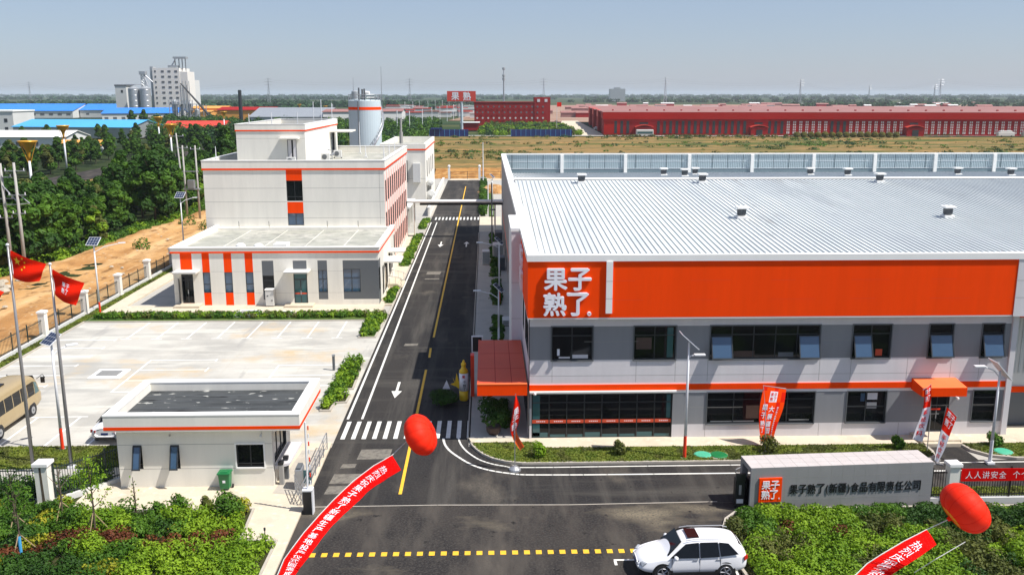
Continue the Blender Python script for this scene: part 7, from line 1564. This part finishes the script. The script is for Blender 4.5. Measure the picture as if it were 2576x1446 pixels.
t = thing('coach', 'pale green and white coach parked before the red factory porch', 'bus', (76.7, 444, 0)); m = MB(); m.box(72.6, 443, .4, 80.8, 445.4, 3.2, 'offwhite'); m.build('body', t, bevel=.15); m = MB(); m.box(73, 442.95, 1.3, 80.4, 443, 2.3, 'glass_teal'); m.build('side_window', t)
for x in (74.2, 79.2): m = MB(); m.tube([(x, 442.9, .45), (x, 443.3, .45)], .45, 12, 'rubber'); m.build('wheel', t)
for x, y, lb in ((246.5, 431, 'small white truck parked far right before the red factory'), (258, 430, 'grey tanker truck farthest right before the red factory'), (64, 468, 'pale parked car on the drive beside the red factory'), (63, 520, 'second pale parked car up the drive beside the red factory')):
    t = thing('truck' if x > 100 else 'parked_car', lb, 'truck' if x > 100 else 'car', (x, y, 0)); Lc = 8 if x > 100 else 4.4; m = MB(); m.box(x-Lc/2, y-1, .5, x+Lc/2, y+1, 1.5 if x < 100 else 2.3, 'offwhite' if x < 250 else 'silo'); m.box(x-Lc/2+.8, y-.9, 1.5, x+Lc/2-1.2, y+.9, 2.1 if x < 100 else 3.0, 'offwhite'); m.build('body', t, bevel=.2)
    for dx in (-Lc*.3, Lc*.3): m = MB(); m.tube([(x+dx, y-1.05, .4), (x+dx, y-.8, .4)], .4, 10, 'rubber'); m.build('wheel', t)
# round bushes in a row
tb = None
for i in range(15):
    x = 147+3.35*i; y = 432.5-.12*i
    if i == 0:
        tb = thing('round_bush', 'round yellow green bush in the row before the red factory, leftmost and yellowest', 'bush', (0, 0, 0), 'round bushes before the red factory'); m = MB(); P, Nn = blob_pts((0, 0, 1.2), 1.55, 900, (1, 1, .85), .75); m.cards(P, Nn, .35, 'hay'); m.build('foliage', tb); tb.location = (x, y, 0)
    else: dup(tb, (x, y, 0), i, .95+.1*rs.random(), 'round yellow green bush in the regular row before the red factory', 'round bushes before the red factory')
bl = []
for i in range(2600):
    x = rs.uniform(-20, 330); y = rs.uniform(238, 438); q = nz(x*.6, y*1.8, .03, 3)
    if q < .12 and rs.random() > .06: continue
    r = rs.uniform(.4, 1.6)*(1+max(0, q)*1.1); bl.append((x, y, fh(x, y), r, r*.55, rs.choice(['leaf_olive', 'leaf_olive', 'leaf_mid', 'leaf_far'])))
foliage_stuff('field_scrub', 'scattered green scrub clumps on the dry field behind the factory', bl, .42, 22, cat='scrub')
# hedge along the far road & orchard
bl = [(rs.uniform(55, 300), 441+rs.random(), .3, rs.uniform(.6, 1.1), .8, 'leaf_olive') for i in range(260)]
foliage_stuff('hedge', 'low dull hedge at the foot of the red factory', bl, .35, 40, cat='hedge')
bl = []
for i in range(420):
    y = rs.uniform(452, 590); x = rs.uniform(-5+(y-450)*.05, 48-(y-450)*.02)
    bl.append((x, y, rs.uniform(.8, 1.6), rs.uniform(1.3, 2.4), rs.uniform(1.2, 2.4), rs.choice(['leaf_mid', 'leaf_olive', 'leaf_far', 'leaf_light'])))
foliage_stuff('orchard', 'dense young orchard between the blue hoardings and the red office', bl, .6, 26, cat='trees')
bl = []
for i in range(620):
    y = rs.uniform(250, 640); lo_ = -.052*y-4 if y > 380 else -24; hi_ = -12-.0*y if y > 455 else -14-.03*y; 
    x = rs.uniform(-.155*y, -.04*y-6) if y > 330 else rs.uniform(-.14*y, -22); h = rs.uniform(2.0, 4.0)
    if y < 455 and x > -28: continue
    bl.append((x, y, h*.6, rs.uniform(1.8, 3.2), h, rs.choice(['leaf_mid', 'leaf_dark', 'leaf_far', 'leaf_mid'])))
foliage_stuff('lampside_trees', 'band of trees around the rows of slim white lamp poles', bl, .7, 24, cat='trees')
bl = []
for i in range(520):
    y = rs.uniform(380, 700); x = rs.uniform(-.36*y, -.155*y)
    if -111 < x < -91: continue
    h = rs.uniform(2.4, 5); bl.append((x, y, h*.6, rs.uniform(2.2, 3.8), h, rs.choice(['leaf_mid', 'leaf_dark', 'leaf_far'])))
foliage_stuff('far_woodland', 'woodland mass around the distant warehouses at left', bl, .8, 20, cat='woodland')
for i, (x, y, s_) in enumerate(((-212, 560, 1.2), (-203, 556, 1.25), (-197, 420, .8), (-176, 424, .9), (-171, 419, .8), (-190, 417, .7), (-150, 400, .9), (-207, 418, .8), (-152, 345, .6))): plant_tree(rs.choice([0, 1, 4]), x, y, s_, 'standing in front of the distant blue roofed warehouses', 'trees before the warehouses')
def far_belt(name, label, segs, size, dens, k='leaf_far'):
    m = MB(); P = []; Nn = []
    for (x0v, y0v, x1v, y1v, h, n) in segs:
        for i in range(n):
            s_ = rs.random(); hh = h*rs.uniform(.6, .95); c_ = (x0v+(x1v-x0v)*s_, y0v+(y1v-y0v)*s_+rs.uniform(-h, h), hh*.42); a, b = blob_pts(c_, 1, dens, (hh*1.5, hh*.9, hh*.5), .6); P.append(a); Nn.append(b)
    m.cards(np.concatenate(P), np.concatenate(Nn), size, k); return m.build(name, kind='stuff', label=label, category='tree belt')
far_belt('tree_belt', 'row of dark trees beyond the red factory at right', [(330, 640, 640, 620, 11, 110), (300, 900, 700, 860, 9, 60)], 1.6, 55, 'leaf_dark')
far_belt('tree_belt', 'tree line beyond the blue roofed warehouses', [(-520, 900, -290, 900, 11, 90), (-210, 800, -100, 760, 9, 60), (-330, 860, -210, 860, 9, 40)], 1.8, 50)
far_belt('tree_belt', 'green plantation belts across the plain at middle distance', [(-900, 1500, -100, 1500, 10, 150), (-1000, 1900, 0, 1800, 11, 130), (-700, 1200, -200, 1180, 9, 110), (500, 1500, 1500, 1400, 9, 130), (200, 2300, 2200, 2100, 11, 150), (-100, 1300, 80, 1300, 8, 40)], 4., 34)
far_belt('tree_belt', 'hazy tree lines near the horizon', [(-2600, 3600, 3200, 3600, 11, 330), (-3500, 5200, 4200, 5200, 15, 380), (-5200, 8000, 6500, 8000, 24, 420)], 9., 34)
t = thing('apartment_block', 'hazy mauve stepped block standing alone on the horizon', 'building', (370, 2600, 0)); m = MB(); m.box(349, 2600, 0, 362, 2630, 34, 'silo'); m.box(362, 2600, 0, 377, 2630, 38, 'silo'); m.box(377, 2600, 0, 391, 2630, 34.5, 'silo'); m.build('wall', t)
# pylons
def pylon(px, py, h, label, thin=False):
    s = (py-237)/2290*-1.0*.96; Y = (h-20)/max(.004, s); c_ = VY(px, py, Y); x = c_.x
    t = thing('power_pylon', label, 'pylon', (x, Y, 0)); m = MB(); q = h*.055
    for sx, sy in ((-1, -1), (1, -1), (1, 1), (-1, 1)): m.tube([(x+sx*q, Y+sy*q, 0), (x+sx*q*.35, Y+sy*q*.35, h*.6), (x, Y, h)], .28, 4, 'steel')
    n = 9
    for i in range(n):
        z0 = h*i/n; z1 = h*(i+1)/n; w0 = q*(1-.65*min(1, z0/(h*.6)))*(1 if z0 < h*.6 else (h-z0)/(h*.4)); w1 = q*(1-.65*min(1, z1/(h*.6)))*(1 if z1 < h*.6 else (h-z1)/(h*.4))
        m.tube([(x-w0, Y-w0, z0), (x+w1, Y-w1, z1)], .16, 3, 'steel'); m.tube([(x+w0, Y-w0, z0), (x-w1, Y-w1, z1)], .16, 3, 'steel')
    m.build('lattice', t)
    for z, w_ in ((h*.94, h*.12), (h*.84, h*.16), (h*.74, h*.13)): m = MB(); m.tube([(x-w_, Y, z), (x, Y, z+.8), (x+w_, Y, z)], .3, 4, 'steel'); m.build('crossarm', t)
    return Vector((x, Y, h*.92))
PP = [pylon(72, 206, 48, 'power pylon on the horizon at far left'), pylon(674, 196, 50, 'power pylon on the horizon right of the tower building'), pylon(1030, 197, 50, 'power pylon on the horizon right of the storage tank'), pylon(1368, 196, 50, 'power pylon on the horizon right of the telecom mast'), pylon(1675, 193.5, 52, 'power pylon right of the mauve apartment block'), pylon(2015, 198.5, 50, 'power pylon above the middle of the red factory'), pylon(2188, 214, 42, 'smaller power pylon alone right of the middle of the red factory'), pylon(2353, 211, 42, 'shorter of the two adjoining power pylons at right'), pylon(2368, 197, 52, 'taller of the two adjoining power pylons at right')]
t = thing('power_lines', 'sagging power cables strung between the horizon pylons', 'cable', tuple(PP[0])); m = MB()
chain = [PP[0]+Vector((-500, 0, 0)), PP[0], PP[1], PP[2], PP[3], PP[4], PP[5], PP[6], PP[8], PP[8]+Vector((420, 40, -4))]
for a, b in zip(chain[:-1], chain[1:]):
    for dz in (0, -4): m.tube([a.lerp(b, q/12)+Z3*(dz-((b-a).length*.022)*4*(q/12)*(1-q/12)) for q in range(13)], .07, 3, 'wire', cap=False)
m.build('cable', t)
c_ = VY(1267, 170, 700); t = thing('telecom_mast', 'tall grey telecom mast with antennas right of the red billboard', 'mast', (c_.x, 700, 0)); m = MB(); m.tube([(c_.x, 700, 0), (c_.x, 700, 34), (c_.x, 700, c_.z)], [.7, .45, .1], 8, 'steel'); m.build('mast', t)
for z in (38.5, 33.5, 31): m = MB(); m.lathe([(.5, z-1), (1.1, z-.8), (1.1, z+.8), (.5, z+1)], (c_.x, 700, 0), 10, 'silo'); m.build('antenna_ring', t)
for px, py, Y, lb in ((888, 196, 520, 'thin mast rising from behind the left side of the storage tank'), (958, 167.5, 520, 'tall thin mast rising from behind the right side of the storage tank')):
    c_ = VY(px, py, Y); t = thing('thin_mast', lb, 'mast', (c_.x, Y, 0)); m = MB(); m.tube([(c_.x, Y, 0), (c_.x, Y, c_.z)], [.3, .1], 5, 'steel'); m.build('mast', t)
# golden trumpet lamps along the avenue
gl = thing('golden_street_lamp', 'x', 'street lamp', (0, 0, 0), 'golden avenue lamps'); m = MB(); m.tube([(0, 0, 0), (0, 0, 9.0)], [.26, .2], 10, 'pole'); m.build('pole', gl, smooth=True)
m = MB(); m.lathe([(.22, 8.5), (.26, 9.4), (.42, 10.2), (.85, 10.95), (1.6, 11.8), (1.66, 12.0), (1.45, 11.95), (.75, 11.15), (.25, 10.4)], (0, 0, 0), 20, 'gold'); m.build('trumpet', gl, smooth=True); m = MB()
for q in range(3): a = q*2.1; m.tube([(.25*math.cos(a), .25*math.sin(a), 8.2), (.8*math.cos(a), .8*math.sin(a), 9.9), (1.5*math.cos(a), 1.5*math.sin(a), 11.7)], .07, 5, 'gold')
m.build('bracket', gl)
first = True
for px, py, lb in ((68, 352, 'golden trumpet street lamp nearest, at far left above the wood'), (157, 314, 'golden trumpet street lamp second from left'), (397, 293, 'golden trumpet street lamp left of the close pair'), (427, 311, 'golden trumpet street lamp right of the close pair, slightly lower'), (562, 280, 'golden trumpet street lamp beside the dark chimney'), (753, 262, 'golden trumpet street lamp behind the penthouse roof'), (818, 266, 'golden trumpet street lamp right of the penthouse roof')):
    s = (py-237)/2290*.96; Y = 7.9/s; c_ = VY(px, py, Y)
    if first: gl.location = (c_.x, Y, 0); gl['label'] = lb; first = False
    else: dup(gl, (c_.x, Y, 0), 0, 1, lb)
# slim lamp poles in rows behind
lp = thing('slim_lamp_pole', 'slim white lamp pole in the rows between the tank and the billboard', 'lamp pole', (0, 0, 0), 'slim white lamp poles'); m = MB(); m.tube([(0, 0, 0), (0, 0, 9.5), (0, 0, 12)], [.22, .2, .3], 6, 'pole'); m.build('pole', lp)
first = True
for px, yb, yt in [(965+f_, b_, t_) for f_, b_, t_ in ((35, 340, 262), (66, 343, 262), (98, 330, 258), (122, 318, 257), (142, 312, 256), (160, 306, 256), (176, 302, 255), (190, 297, 254), (54, 285, 252), (74, 283, 252), (90, 280, 251), (112, 278, 251), (130, 276, 251), (148, 275, 250), (165, 274, 250))]+[(884, 335, 266), (838, 300, 262), (1240, 290, 256), (1225, 288, 256)]:
    g_ = G(px, yb)
    if first: lp.location = (g_.x, g_.y, 0); first = False
    else: dup(lp, (g_.x, g_.y, 0), 0, 1.0)
c_ = VY(1406, 262, 480); t = thing('red_flag', 'small square red flag on a pole beside the orchard', 'flag', (c_.x, 480, 0)); m = MB(); m.tube([(c_.x-1, 480, 0), (c_.x-1, 480, 15.5)], .1, 5, 'pole'); m.build('pole', t); m = MB(); m.box(c_.x-1, 479.9, 13.6, c_.x+1.3, 480.1, 15.8, 'redflag'); m.build('cloth', t)
# ================================================================== HAZE
hz = bpy.data.materials.new('haze_air'); hz.use_nodes = True; n_ = hz.node_tree; n_.nodes.clear()
vo = n_.nodes.new('ShaderNodeVolumePrincipled'); vo.inputs['Color'].default_value = (.78, .88, 1.0, 1); vo.inputs['Density'].default_value = .00007; vo.inputs['Anisotropy'].default_value = .0
oo = n_.nodes.new('ShaderNodeOutputMaterial'); n_.links.new(vo.outputs[0], oo.inputs['Volume'])
M['haze_air'] = hz
MB().box(-15990, -58, -2, 15990, 16990, 62, 'haze_air').build('haze', kind='stuff', label='pale blue summer haze over the plain', category='haze')
